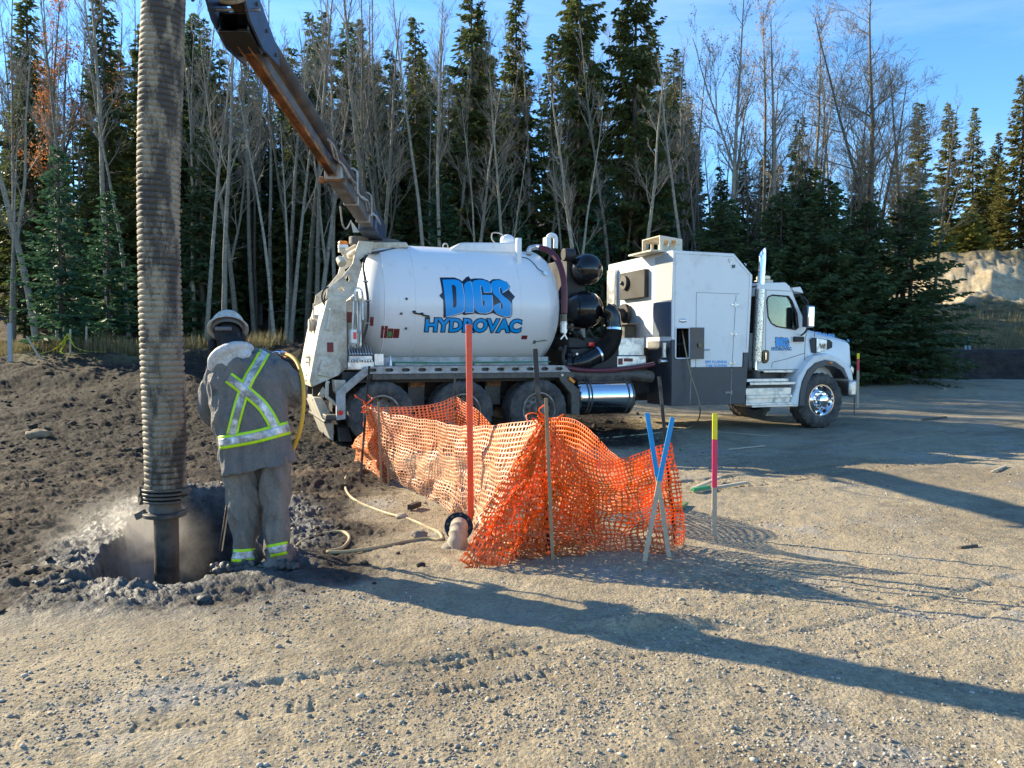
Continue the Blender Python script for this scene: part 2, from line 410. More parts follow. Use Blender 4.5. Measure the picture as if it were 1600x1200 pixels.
def ground():
    R = np.concatenate([[0.4], np.geomspace(0.9, 26, 900), np.geomspace(26.3, 75, 150), np.geomspace(78, 900, 40)])
    A = np.concatenate([np.linspace(-180, -44, 50)[:-1], np.linspace(-44, 44, 1180), np.linspace(44, 180, 50)[1:-1]])
    A = np.radians(A); nR, nA = len(R), len(A)
    rr, aa = np.meshgrid(R, A, indexing='ij')
    X = rr * np.sin(aa); Y = rr * np.cos(aa)
    Z = terrain(X, Y)
    V = np.stack([X, Y, Z], -1).reshape(-1, 3)
    i = np.arange(nR - 1)[:, None] * nA; j = np.arange(nA)[None, :]; j2 = (j + 1) % nA
    F = np.stack([i + j, i + nA + j, i + nA + j2, i + j2], -1).reshape(-1, 4)[:, ::-1]
    c = len(V); V = np.vstack([V, [[0, 0, 0]]])
    F = np.vstack([F, [[c, c, 0, 0]]])[:-1]
    cen = [[c, (k + 1) % nA, k] for k in range(nA)]
    # masks
    x, y = V[:, 0], V[:, 1]
    ch = churn(x, y); hs = poly_sdf(x, y, HOLE) + 0.25 * fbm(x, y, 2.6, 4, 31)
    slur = (1 - sst(0.05, 0.55, hs))
    lm = np.exp(-(np.maximum(0, np.abs(x + 3.2) - 1.6) / 0.5) ** 2 - ((y - 4.75 - 0.05 * x) / 0.45) ** 2) * sst(-0.4, 0.2, fbm(x, y, 1.5, 4, 33) + 0.15)
    slur = np.maximum(slur, lm)
    forest = sst(24.5, 27, y + fbm(x, y, 0.3, 3, 13) * 3) * (1 - sst(6, 12, x)) + sst(28, 31, y) * sst(6, 12, x)
    hill = sst(45.2, 47, y + 0.12 * x - 3 + fbm(x, y, 0.3, 3, 15) * 2) * sst(19, 23, x) * (1 - sst(49.5, 54, y + 0.12 * x - 3))
    bank = sst(26.8, 27.8, y) * (1 - sst(30, 32, y)) * sst(6, 9, x)
    grass = np.maximum(sst(20.5, 22.5, y + fbm(x, y, 0.6, 3, 16)) * (1 - sst(26, 29, y)) * (1 - sst(-9, -6, x)), sst(30, 32, y) * sst(12, 16, x) * (1 - hill))
    o = np_mesh('ground', V, F, ground_mat(), smooth=True, kind='structure')
    me = o.data
    for nm, ar in (('churn', ch), ('slurry', slur), ('forest', np.clip(forest, 0, 1)), ('hill', hill), ('bank', bank), ('grass', grass)):
        at = me.attributes.new(nm, 'FLOAT', 'POINT'); at.data.foreach_set('value', ar.astype(np.float32))
    # cap under the camera
    b2 = MB(); b2.v = []; b2.f = []
    return o
def ground_mat():
    t = NT('gravel_and_soil')
    co = t.coord('Object')
    A = lambda n: t.n("Attribute", dict(attribute_name=n)).outputs['Fac']
    n1 = t.noise(0.55, 6, 0.6, co); n2 = t.noise(5.0, 6, 0.7, co); n3 = t.noise(42.0, 4, 0.7, co)
    vo = t.n("TexVoronoi", Scale=55.0, Vector=co); vcol = t.n("SeparateColor", Color=vo.outputs['Color']).outputs[0]
    tan = t.mix(t.ramp(n2, 0.35, 0.68), (0.175, 0.137, 0.085), (0.43, 0.35, 0.225))
    tan = t.mix(t.ramp(n1, 0.42, 0.62), tan, (0.33, 0.262, 0.165))
    tan = t.mix(t.math('MULTIPLY', t.ramp(n3, 0.4, 0.65), 0.45), tan, (0.52, 0.45, 0.32))
    tan = t.mix(t.math('MULTIPLY', t.ramp(vcol, 0.72, 0.9), 0.5), tan, (0.16, 0.15, 0.14))
    gr = t.ramp(t.noise(1.1, 3, 0.6, co), 0.56, 0.66)
    tan = t.mix(t.math('MULTIPLY', gr, 0.55), tan, t.mix(vcol, (0.17, 0.165, 0.16), (0.44, 0.42, 0.38)))
    big = t.noise(.32, 4, .65, co, 1.0)
    tan = t.mix(t.math('MULTIPLY', t.ramp(big, .48, .6), .5), tan, (0.16, 0.125, 0.08))
    stm = t.n('Mapping', Vector=co); stm.inputs['Scale'].default_value = (.35, 1.3, 1)
    streak = t.ramp(t.noise(1.5, 7, .7, stm), .52, .63)
    soil = t.mix(t.ramp(n2, 0.3, 0.7), (0.013, 0.0095, 0.007), (0.055, 0.041, 0.029))
    soil = t.mix(t.ramp(t.noise(1.4, 5, 0.65, co), 0.56, 0.72), soil, (0.17, 0.12, 0.07))
    soil = t.mix(t.math('MULTIPLY', streak, .6), soil, (0.16, 0.115, 0.068))
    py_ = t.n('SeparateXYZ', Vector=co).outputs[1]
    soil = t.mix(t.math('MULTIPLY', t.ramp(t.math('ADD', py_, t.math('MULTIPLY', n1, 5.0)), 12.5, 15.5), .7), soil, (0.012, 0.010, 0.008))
    slur = t.mix(t.ramp(t.noise(9, 5, 0.7, co), 0.3, 0.7), (0.04, 0.04, 0.042), (0.17, 0.165, 0.155))
    litter = t.mix(t.ramp(t.noise(6, 6, 0.75, co), 0.35, 0.7), (0.035, 0.024, 0.016), (0.15, 0.10, 0.06))
    grass = t.mix(t.ramp(t.noise(3, 6, 0.75, co), 0.35, 0.65), (0.07, 0.065, 0.03), (0.25, 0.20, 0.10))
    grass = t.mix(t.ramp(t.noise(0.8, 3, 0.7, co), 0.5, 0.6), grass, (0.06, 0.045, 0.03))
    hill = t.mix(t.ramp(t.noise(1.5, 9, 0.8, co), 0.38, 0.62), (0.27, 0.21, 0.13), (0.50, 0.42, 0.28))
    bank = t.mix(t.ramp(t.noise(3.0, 7, 0.75, co), 0.4, 0.75), (0.022, 0.016, 0.012), (0.085, 0.062, 0.045))
    brk = t.math('ADD', A('churn'), t.math('MULTIPLY', t.math('SUBTRACT', n2, 0.5), 0.5))
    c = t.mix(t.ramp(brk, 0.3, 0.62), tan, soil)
    c = t.mix(A('slurry'), c, slur)
    c = t.mix(A('forest'), c, litter); c = t.mix(A('grass'), c, grass); c = t.mix(A('hill'), c, hill); c = t.mix(A('bank'), c, bank)
    wet = t.math('MULTIPLY', A('slurry'), t.ramp(t.noise(6, 4, 0.6, co), 0.35, 0.6))
    rough = t.math('SUBTRACT', 0.92, t.math('MULTIPLY', wet, 0.55))
    hgt = t.math('ADD', t.math('MULTIPLY', n3, 0.6), t.math('ADD', t.math('MULTIPLY', t.noise(160, 3, 0.7, co), 0.35), t.math('MULTIPLY', vo.outputs[0], -0.35)))
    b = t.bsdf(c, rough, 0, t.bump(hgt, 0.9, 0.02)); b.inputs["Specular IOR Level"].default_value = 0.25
    return t.m
GROUND = ground()

# stones and clods: nobody could count them
def ico(sub):
    import bmesh
    bm = bmesh.new(); bmesh.ops.create_icosphere(bm, subdivisions=sub, radius=1.0)
    V = np.array([v.co[:] for v in bm.verts]); F = np.array([[v.index for v in f.verts] for f in bm.faces]); bm.free(); return V, F
def scatter(name, P_, size, sub, mats, kind_label, flat=0.6, embed=0.25, rough=0.25):
    V0, F0 = ico(sub); n = len(P_); nv = len(V0)
    vari = [V0 * (1 + RNG.uniform(-rough, rough, (nv, 1))) for _ in range(12)]
    pick = RNG.integers(0, 12, n); base = np.stack(vari)[pick]
    th = RNG.uniform(0, 2 * np.pi, n); c, s_ = np.cos(th), np.sin(th)
    sc = np.stack([RNG.uniform(0.7, 1.3, n), RNG.uniform(0.7, 1.3, n), RNG.uniform(flat * 0.7, flat * 1.3, n)], 1) * size[:, None]
    b = base * sc[:, None, :]
    x = b[..., 0] * c[:, None] - b[..., 1] * s_[:, None]; y = b[..., 0] * s_[:, None] + b[..., 1] * c[:, None]
    V = np.stack([x + P_[:, 0:1], y + P_[:, 1:2], b[..., 2] + P_[:, 2:3] + (sc[:, 2:3] * (1 - embed * 2))], -1)
    F = (F0[None] + (np.arange(n) * nv)[:, None, None]).reshape(-1, 3)
    mi = np.repeat(RNG.integers(0, len(mats), n), len(F0))
    return np_mesh(name, V.reshape(-1, 3), F, mats, smooth=True, mi=mi, kind='stuff', label=kind_label, cat=name.replace('_', ' '))
def sample(n, r0, r1, ang, power=1.0):
    u = RNG.uniform(0, 1, n); r = r0 * (r1 / r0) ** u
    a = np.radians(RNG.uniform(-ang, ang, n)); return r * np.sin(a), r * np.cos(a)
x, y = sample(80000, 1.9, 14, 44)
cl = fbm(x, y, 0.9, 3, 101) + 0.5 * fbm(x, y, 3.3, 2, 102)
keep = (RNG.uniform(-0.15, 0.65, len(x)) < cl) & (poly_sdf(x, y, HOLE) > 0.1) & (churn(x, y) < 0.6)
x, y = x[keep], y[keep]; z = terrain(x, y)
sz = np.clip(RNG.lognormal(-5.6, 0.42, len(x)), 0.002, 0.017) * (1 + 0.06 * y)
stone_mats = [simple('stone_grey', (0.30, 0.27, 0.225), 0.85, var=0.3, scale=40), simple('stone_tan', (0.40, 0.34, 0.25), 0.9, var=0.3, scale=40), simple('stone_dark', (0.19, 0.165, 0.135), 0.8, var=0.3, scale=40), simple('stone_pale', (0.46, 0.42, 0.35), 0.85, var=0.2, scale=40)]
scatter('gravel_stones', np.stack([x, y, z], 1), sz, 1, stone_mats, 'loose grey and tan gravel stones scattered over the yard', 0.6, 0.3)
x, y = sample(26000, 4.0, 26, 42)
cm = churn(x, y) * (x < 3)
rimm = (poly_sdf(x, y, HOLE) > 0.02)
k = (np.hypot(x + 1.75, (y - 5.0) * .8) > .45) & (RNG.uniform(0, 1, len(x)) < cm * (0.25 + 1.8 * fbm(x, y, 0.8, 3, 111))) & rimm
x, y = x[k], y[k]; z = terrain(x, y)
sz = np.clip(RNG.lognormal(-4.5, 0.75, len(x)), 0.004, 0.085) * (0.8 + 0.03 * y)
soil_m = [simple('clod_dark', (0.035, 0.026, 0.018), 0.95, var=0.4, scale=12, bump=0.01), simple('clod_brown', (0.06, 0.044, 0.03), 0.95, var=0.4, scale=12, bump=0.01)]
scatter('soil_clods', np.stack([x, y, z], 1), sz, 2, soil_m, 'dark brown clods of dug soil around the pit', 0.62, 0.36, 0.26)
# wet lumps along the pit rim
n = 5200; WX, WY = -1.75, 5.2; t_ = RNG.uniform(-5, -0.9, n); yy = RNG.uniform(4.3, 9.5, n); hs = poly_sdf(t_, yy, HOLE)
k = (hs > 0.0) & (hs < 0.5) & (RNG.uniform(0, 1, n) < 0.45 * np.exp(-hs / 0.22)) & (np.hypot(t_ - WX, (yy - WY) * .9) > .46)
x, y = t_[k], yy[k]; z = terrain(x, y)
sz = np.clip(RNG.lognormal(-4.5, 0.5, len(x)), 0.005, 0.035)
wet = simple('wet_slurry', (0.09, 0.088, 0.084), 0.5, var=0.6, scale=14, bump=0.01)
scatter('slurry_lumps', np.stack([x, y, z], 1), sz, 2, [wet], 'wet grey slurry lumps around the edge of the pit', 0.6, 0.4, 0.3)
# ---------------------------------------------------------------- trees
def leafmat(name, a, b, trans=0.35, rough=0.6):
    t = NT(name); co = t.coord()
    oi = t.n("ObjectInfo").outputs['Random']
    f = t.ramp(t.noise(1.3, 4, 0.7, co), 0.3, 0.7)
    c = t.mix(f, a, b)
    c = t.mix(t.math('MULTIPLY', oi, 0.5), c, tuple(x * 0.6 for x in b))
    p = t.n("BsdfPrincipled", Base_Color=c, Roughness=rough); p.inputs["Specular IOR Level"].default_value = 0.2
    tr = t.n("BsdfTranslucent", Color=c); mx = t.n("MixShader"); mx.inputs[0].default_value = trans
    t.set(mx.inputs[1], p); t.set(mx.inputs[2], tr); t.t.links.new(mx.outputs[0], t.out.inputs[0]); return t.m
M['needle'] = leafmat('spruce_needles', (0.03, 0.052, 0.018), (0.15, 0.17, 0.05))
M['needle_blue'] = leafmat('young_spruce_needles', (0.03, 0.075, 0.045), (0.075, 0.16, 0.075))
M['needle_dark'] = leafmat('fir_needles', (0.035, 0.068, 0.034), (0.11, 0.16, 0.065))
M['needle_sun'] = leafmat('olive_needles', (0.07, 0.085, 0.025), (0.22, 0.20, 0.055))
M['orange_leaf'] = leafmat('orange_leaves', (0.42, 0.14, 0.035), (0.60, 0.26, 0.09))
M['pale_leaf'] = leafmat('pale_dry_leaves', (0.42, 0.34, 0.28), (0.60, 0.50, 0.42))
M['yellow_leaf'] = leafmat('yellow_green_leaves', (0.12, 0.13, 0.025), (0.34, 0.30, 0.06))
M['bark'] = simple('spruce_bark', (0.11, 0.085, 0.065), 0.9, var=0.5, scale=9, bump=0.02)
def aspen_bark():
    t = NT('aspen_bark'); co = t.coord()
    mp = t.n("Mapping", Vector=co); mp.inputs['Scale'].default_value = (1, 1, 0.25)
    n_ = t.noise(7, 5, 0.7, co)
    wv = t.noise(1.4, 3, 0.6, co)
    mk = t.n("Mapping", Vector=co); mk.inputs['Scale'].default_value = (2, 2, 9)
    c = t.mix(t.ramp(n_, 0.35, 0.65), (0.16, 0.15, 0.12), (0.36, 0.34, 0.27))
    c = t.mix(t.ramp(wv, 0.45, 0.7), c, (0.24, 0.225, 0.17))
    c = t.mix(t.ramp(t.noise(1.6, 4, 0.7, mk), 0.60, 0.66), c, (0.035, 0.03, 0.027))
    oi = t.n('ObjectInfo').outputs['Random']
    c = t.mix(t.ramp(oi, .25, .8), c, t.mix(1.0, c, (.38, .36, .33), 'MULTIPLY'))
    t.bsdf(c, 0.8, 0, t.bump(n_, 0.4, 0.02)); return t.m
M['aspen'] = aspen_bark()
M['twig'] = simple('aspen_twigs', (0.25, 0.22, 0.17), 0.8, var=0.35, scale=3)
M['twig_dark'] = simple('dark_twigs', (0.10, 0.08, 0.065), 0.85, var=0.35, scale=3)

def mesh_only(name, V, F, mat, smooth=False):
    o = np_mesh(name, V, F, mat, smooth=smooth); me = o.data; bpy.data.objects.remove(o); return me
def spruce_mesh(seed, h, r0, mat, dens=1.0, low=0.06, droop=0.5, gap=0.0, leaf=1.0, power=0.85, round_top=0.0):
    r = np.random.default_rng(seed)
    nb = int(h * 15 * dens); P_ = []; D_ = []; L_ = []; W_ = []
    bv = MB()
    for k in range(nb):
        t = low + (1 - low) * (k + r.uniform(0, 1)) / nb
        if gap and r.uniform() < gap and t < 0.85: continue
        z = h * t
        env = (1 - t) ** power * (1 if t > 0.22 else 0.62 + 1.7 * t)
        Lb = r0 * (env * (1 - round_top) + round_top * math.sqrt(max(0, 1 - t * t))) * r.uniform(0.55, 1.12) + 0.12
        az = r.uniform(0, 2 * np.pi)
        ca, sa = math.cos(az), math.sin(az)
        up0 = 0.30 * t + 0.05 - droop * (1 - t) * 0.6 + r.uniform(-0.12, 0.12)
        n = max(3, int(Lb / 0.085))
        s = (np.arange(n) + r.uniform(0, 1, n)) / n
        s = 0.10 + 0.9 * s
        bx = s * Lb; bz = z + up0 * bx - droop * 0.16 * bx * bx / max(Lb, .3) + 0.16 * droop * (s ** 3) * Lb
        if k % 3 == 0:
            q = np.linspace(0, 0.9, 4)
            bv.tube([(ca * a_ * Lb, sa * a_ * Lb, z + up0 * a_ * Lb - droop * 0.16 * a_ * a_ * Lb + 0.16 * droop * a_ ** 3 * Lb) for a_ in q], [0.022 * (1 - a_) + 0.006 for a_ in q], 3, False)
        for side in (-1, 1):
            ang = az + side * r.uniform(0.25, 1.35, n)
            ln = (0.16 + 0.36 * Lb * (1.05 - s) / max(1, Lb * 0.7)) * r.uniform(0.6, 1.3, n) * leaf
            ln = np.minimum(ln, 0.55 * leaf)
            dz = r.uniform(-0.75, -0.05, n) * (0.5 + droop)
            d = np.stack([np.cos(ang), np.sin(ang), dz], 1); d /= np.linalg.norm(d, axis=1)[:, None]
            P_.append(np.stack([ca * bx, sa * bx, bz], 1) + r.normal(0, .035 * leaf, (n, 3))); D_.append(d); L_.append(ln); W_.append(r.uniform(0.035, 0.075, n) * leaf)
        if True:      # tip spray
            P_.append(np.array([[ca * Lb * .85, sa * Lb * .85, bz[-1]]])); D_.append(np.array([[ca, sa, -0.15]])); L_.append(np.array([0.3 * leaf])); W_.append(np.array([0.06]))
    P_ = np.vstack(P_); D_ = np.vstack(D_); L_ = np.concatenate(L_); W_ = np.concatenate(W_); n = len(P_)
    rnd = r.normal(size=(n, 3)); sd = np.cross(D_, rnd); sd /= np.linalg.norm(sd, axis=1)[:, None] + 1e-9
    a = P_; m_ = P_ + D_ * (L_ * 0.45)[:, None]; e = P_ + D_ * L_[:, None]
    V = np.stack([a, m_ + sd * W_[:, None], e, m_ - sd * W_[:, None]], 1).reshape(-1, 3)
    F = np.arange(n * 4).reshape(-1, 4)
    crown = mesh_only('crown_mesh', V, F, mat)
    tb = MB(); tb.v = []; k = 9
    tb.tube([(0.03 * math.sin(i * 1.3), 0.03 * math.cos(i), -0.4 + (h + 0.35) * i / k) for i in range(k + 1)], [(0.012 * h) * (1 - i / k) ** 0.8 + 0.012 for i in range(k + 1)], 8)
    tb.add(bv.v, bv.f)
    me = tb.mesh('trunk_mesh'); me.materials.append(M['bark']); me.shade_smooth()
    return (me, crown, h)

def aspen_mesh(seed, h, crown_from=0.45, lean=0.0, dense=1.0, fork=1, spread=1.0, leaves=None, leaf_n=0, thick=1.0, wig=0.02):
    r = np.random.default_rng(seed); rr = random.Random(seed)
    tk = MB(); cr = MB(); tips = []
    def limb(p, d, L, r0, r1, n, wander, up):
        pts = [Vector(p)]; d = Vector(d).normalized()
        for i in range(n):
            d = (d + Vector((rr.gauss(0, wander), rr.gauss(0, wander), up + rr.gauss(0, wander * .5)))).normalized()
            pts.append(pts[-1] + d * (L / n))
        return pts, [r0 + (r1 - r0) * i / n for i in range(n + 1)]
    def grow(p, d, L, rad, depth):
        pts, rs = limb(p, d, L, rad, rad * 0.35, 5 if depth < 2 else 3, 0.10 if depth < 2 else 0.16, 0.055 if depth < 3 else 0.02)
        cr.tube(pts, [max(x, 0.0035) for x in rs], 4 if depth == 0 else 3, False)
        if depth >= 3 or L < 0.25:
            tips.extend(pts[1:]); return
        nb = int((5.0 if depth == 0 else 3.2) * dense * (0.6 + 0.4 * min(L, 2))) + 1
        for k in range(nb):
            t = rr.uniform(0.2, 1.0); i = min(int(t * (len(pts) - 1)), len(pts) - 2)
            q = pts[i].lerp(pts[i + 1], t * (len(pts) - 1) - i)
            dd = (pts[i + 1] - pts[i]).normalized(); az = rr.uniform(0, 6.283)
            _, s_, u_ = frame(dd); a_ = rr.uniform(0.4, 0.85) * spread
            nd = dd * math.cos(a_) + (s_ * math.cos(az) + u_ * math.sin(az)) * math.sin(a_)
            grow(q, nd, L * rr.uniform(0.34, 0.6), rad * (1 - 0.6 * t) * 0.5, depth + 1)
    R0 = (0.0075 * h + 0.035) * thick
    stems = []
    d0 = Vector((lean, 0, 1)).normalized()
    pts, rs = limb((0, 0, -0.4), d0, h + 0.4, R0, 0.015, 16, wig, 0.012)
    stems.append((pts, rs))
    for f in range(fork):
        i0 = rr.randint(5, 9); d = (pts[i0 + 1] - pts[i0]).normalized(); az = rr.uniform(0, 6.28)
        nd = (d + Vector((math.cos(az) * .35, math.sin(az) * .35, 0.15))).normalized()
        p2, r2 = limb(pts[i0], nd, h * (1 - i0 / 16) * rr.uniform(.75, .95), rs[i0] * .7, 0.012, 10, 0.04, 0.05)
        stems.append((p2, r2))
    for si, (ps, rr_) in enumerate(stems):
        tk.tube(ps, rr_, 7 if si == 0 else 6, False)
        n = len(ps) - 1; start = crown_from if si == 0 else 0.1
        nb = int((19 if si == 0 else 9) * dense * h / 13)
        for k in range(nb):
            t = start + (1 - start) * rr.random() ** 0.9; t = min(t, 0.985); i = int(t * n); q = ps[i].lerp(ps[i + 1], t * n - i)
            dd = (ps[i + 1] - ps[i]).normalized(); _, s_, u_ = frame(dd); az = rr.uniform(0, 6.283); a_ = rr.uniform(0.55, 1.0) * spread
            nd = dd * math.cos(a_) + (s_ * math.cos(az) + u_ * math.sin(az)) * math.sin(a_)
            grow(q, nd, h * 0.15 * (1.25 - 0.85 * t) * rr.uniform(0.6, 1.25) * (0.6 + 0.4 * spread), rr_[i] * 0.42, 0)
        for k in range(int(5 * h / 13)):        # dead stubs low down
            t = rr.uniform(0.12, max(start, 0.2)); i = int(t * n); q = ps[i]; az = rr.uniform(0, 6.283)
            grow(q, (math.cos(az), math.sin(az), 0.25), rr.uniform(0.3, 1.0), 0.012, 2)
    tme = tk.mesh('trunk_mesh'); tme.materials.append(M['aspen']); tme.shade_smooth()
    V = np.array([tuple(p) for p in cr.v]); cme = cr.mesh('crown_mesh'); cme.materials.append(M['twig'])
    if leaves is not None and leaf_n:
        idx = r.integers(0, len(tips), leaf_n); c = np.array([tuple(tips[i]) for i in idx]) + r.normal(0, 0.09, (leaf_n, 3))
        a = r.normal(size=(leaf_n, 3)); a /= np.linalg.norm(a, axis=1)[:, None]; b = np.cross(a, r.normal(size=(leaf_n, 3))); b /= np.linalg.norm(b, axis=1)[:, None]
        s_ = r.uniform(0.02, 0.042, (leaf_n, 1))
        V = np.stack([c - a * s_, c + b * s_, c + a * s_, c - b * s_], 1).reshape(-1, 3)
        lm = mesh_only('leaves_mesh', V, np.arange(leaf_n * 4).reshape(-1, 4), leaves)
        return (tme, cme, h, lm)
    return (tme, cme, h)

def plant(kind, src, px, d, top=None, lean=0.0, label='', group=None, rz=None, wide=1.0, name=None, x=None, height=None, cat='tree'):
    X = (px - 800) / 1200 * d if x is None else x
    zb = gz(X, d)
    if height is None:
        height = max(1.0, dp(px, top, d).z - zb)
    s = height / src[2]
    o = bpy.data.objects.new(name or kind, None); COL.objects.link(o); o.location = (X, d, zb)
    o.rotation_euler = (0, lean, random.uniform(0, 6.28) if rz is None else rz)
    o.rotation_mode = 'ZXY' if lean else 'XYZ'
    if lean: o.rotation_euler = (0, lean, 0 if rz is None else rz)
    o.scale = (s * wide, s * wide, s); tag(o, label, cat, group)
    for nm, me in (('trunk', src[0]), ('crown', src[1])):
        c = bpy.data.objects.new(nm, me); COL.objects.link(c); c.parent = o
    if len(src) > 3:
        c = bpy.data.objects.new('leaves', src[3]); COL.objects.link(c); c.parent = o
    return o

SP = [spruce_mesh(s, 15, 2.5, M['needle'], 1.5, gap=0.10, droop=0.6, leaf=1.15) for s in (1, 2, 3)]
SPT = [spruce_mesh(s, 16, 1.8, M['needle'], 1.3, low=0.15, gap=0.2, droop=0.6, power=0.65) for s in (4, 5)]
SPB = spruce_mesh(8, 19, 3.6, M['needle'], 1.15, low=0.15, gap=0.18, droop=0.75, leaf=1.25, power=0.62)
SPD = [spruce_mesh(s, 14, 2.4, M['needle_dark'], 0.75, low=0.03, droop=0.4, leaf=1.5) for s in (11, 12)]
YS = [spruce_mesh(s, 7, 1.9, M['needle_blue'], 2.1, low=0.03, droop=0.12, leaf=0.8, power=0.95) for s in (14, 15)]
FIR = [spruce_mesh(s, 7, 2.4, M['needle_dark'], 3.0, low=0.02, droop=0.22, leaf=.78, power=0.75) for s in (17, 18)]
SPS = [spruce_mesh(s, 12, 2.1, M['needle_sun'], 1.5, low=0.03, droop=0.3, leaf=1.1) for s in (20, 21)]
AS = [aspen_mesh(31, 13, 0.55, 0.0, .9, 0, spread=.75), aspen_mesh(32, 13, 0.6, 0.02, 0.85, 1, wig=0.025, spread=.7, thick=.85), aspen_mesh(33, 14, 0.5, -0.01, 1.0, 1, spread=.75), aspen_mesh(34, 12, 0.62, 0.01, 0.8, 0, spread=0.6, wig=0.03, thick=.8), aspen_mesh(35, 14, 0.45, 0.0, 1.05, 1, spread=0.65), aspen_mesh(36, 14, 0.5, 0.0, 1.2, 0, spread=.6, thick=.75, wig=.015)]
ASP_BIG = aspen_mesh(41, 13, 0.42, 0.0, 1.6, 2, spread=1.0, thick=1.15)
ASP_LEAF = [aspen_mesh(42, 14, 0.40, 0.0, 1.1, 2, spread=0.6, leaves=M['pale_leaf'], leaf_n=1500), aspen_mesh(43, 14, 0.42, 0.03, 1.1, 1, spread=0.6, leaves=M['pale_leaf'], leaf_n=1200)]
ASP_OR = aspen_mesh(44, 13, 0.45, 0.0, 1.0, 1, spread=0.75, leaves=M['orange_leaf'], leaf_n=5200)

F1 = 'bare aspens along the forest edge'
F2 = 'spruces along the forest edge'
# left block
plant('aspen_tree', AS[2], 62, 25.5, -60, lean=-0.075, label='thick pale leaning aspen trunk at the far left edge of the photo', group=F1)
plant('aspen_tree', AS[0], 20, 24.5, 230, lean=-0.04, label='short thin grey aspen at the far left edge below the thick pale one', group=F1)
plant('young_spruce', YS[0], 98, 22.6, 232, label='young blue green spruce standing in the open left of the hose', group='young spruces at the forest foot', wide=1.0)
plant('young_spruce', YS[1], 172, 24.5, 300, label='second young spruce, darker and half behind the bluish one', group='young spruces at the forest foot', wide=1.05)
plant('aspen_tree', ASP_OR, 82, 31, 5, label='tree with rusty orange leaves at the top left', group=None)
for (i, px, d, top, lab) in (
        (0, 55, 33, -15, 'tall spruce behind the orange leaved tree'),
        (1, 172, 30.5, -25, 'tall ragged spruce just left of the suction hose top'),
        (2, 232, 32, 40, 'spruce hidden mostly behind the suction hose'),
        (0, 338, 32.5, 130, 'small topped spruce right of the hose under the boom tip'),
        (1, 396, 34, 215, 'low spruce top seen just left of the boom'),
        (2, 462, 33, 170, 'spruce right behind the upper boom section')):
    plant('spruce_tree', SPT[i % 2] if i == 1 else SP[i], px, d, top, label=lab, group=F2)
for (i, px, d, top, ln, lab) in (
        (3, 205, 26, 90, 0.0, 'thin grey aspen showing left of the hose between dark spruces'),
        (1, 322, 26, 60, -0.01, 'pale aspen stem nearest the right side of the hose'),
        (0, 352, 24.8, 40, -0.035, 'pale aspen leaning left over the worker'),
        (2, 372, 27, 70, 0.01, 'straight aspen crossing behind the boom tip section'),
        (3, 432, 24.5, 130, -0.03, 'curved white aspen left of the truck rear door'),
        (1, 452, 26.5, 90, 0.015, 'slim aspen under the middle of the boom'),
        (0, 480, 29, 20, 0.01, 'bare aspen crown rising behind the boom against the sky'),
        (4, 497, 27, 60, 0.0, 'straight pale aspen directly behind the truck rear door'),
        (3, 447, 25.2, 190, 0.09, 'short aspen bending right behind the rear door')):
    plant('aspen_tree', AS[i], px, d, top, lean=ln, label=lab, group=F1)
# middle block
for (i, px, d, top, wd, lab) in (
        (0, 578, 31, 85, 0.85, 'spruce with a pointed top wrapped in bare twigs above the tank rear'),
        (1, 652, 30.5, 28, 0.9, 'narrow dark spire shaped spruce standing alone against the sky'),
        (2, 738, 30, -30, 1.0, 'tall spruce left of the pair above the tank logo'),
        (0, 806, 31, -5, 0.9, 'tall spruce right of the pair above the tank front'),
        (1, 862, 33, 60, 1.0, 'slim spruce tucked left of the biggest spruce')):
    plant('spruce_tree', SPT[i % 2] if i == 1 else SP[i], px, d, top, label=lab, group=F2, wide=wd)
plant('spruce_tree', SPB, 905, 29, -110, label='huge spruce on the left of the tallest pair behind the truck', group=F2, wide=0.8)
plant('spruce_tree', SPB, 990, 28.5, -60, label='huge spruce on the right of the tallest pair behind the truck', group=F2, wide=0.92, rz=2.1)
for (i, px, d, top, ln, lab) in (
        (4, 590, 27.5, 40, 0.0, 'tall aspen just right of the boom foot'),
        (2, 610, 29, 60, 0.01, 'aspen twin standing close right of the tall one by the boom foot'),
        (1, 668, 29, 150, 0.0, 'aspen in front of the dark spire spruce'),
        (4, 735, 27, 110, 0.0, 'bare aspen with a wide top above the tank logo'),
        (0, 712, 29, 90, -0.01, 'aspen left of the wide topped one above the tank'),
        (2, 792, 27.5, 120, 0.03, 'aspen leaning right above the tank hatch'),
        (3, 762, 30, 80, 0.0, 'thin aspen between the two tall middle spruces'),
        (1, 838, 28, 140, 0.04, 'slanting aspen above the red hose'),
        (4, 915, 24.5, 95, 0.015, 'white stemmed aspen in front of the huge spruce pair, left one'),
        (0, 995, 24.5, 105, 0.02, 'white stemmed aspen in front of the huge spruce pair, right one'),
        (3, 882, 27, 190, 0.05, 'slim slanting aspen between tank and black vessels'),
        (2, 960, 28, 170, 0.0, 'aspen half lost against the right huge spruce')):
    plant('aspen_tree', AS[i], px, d, top, lean=ln, label=lab, group=F1)
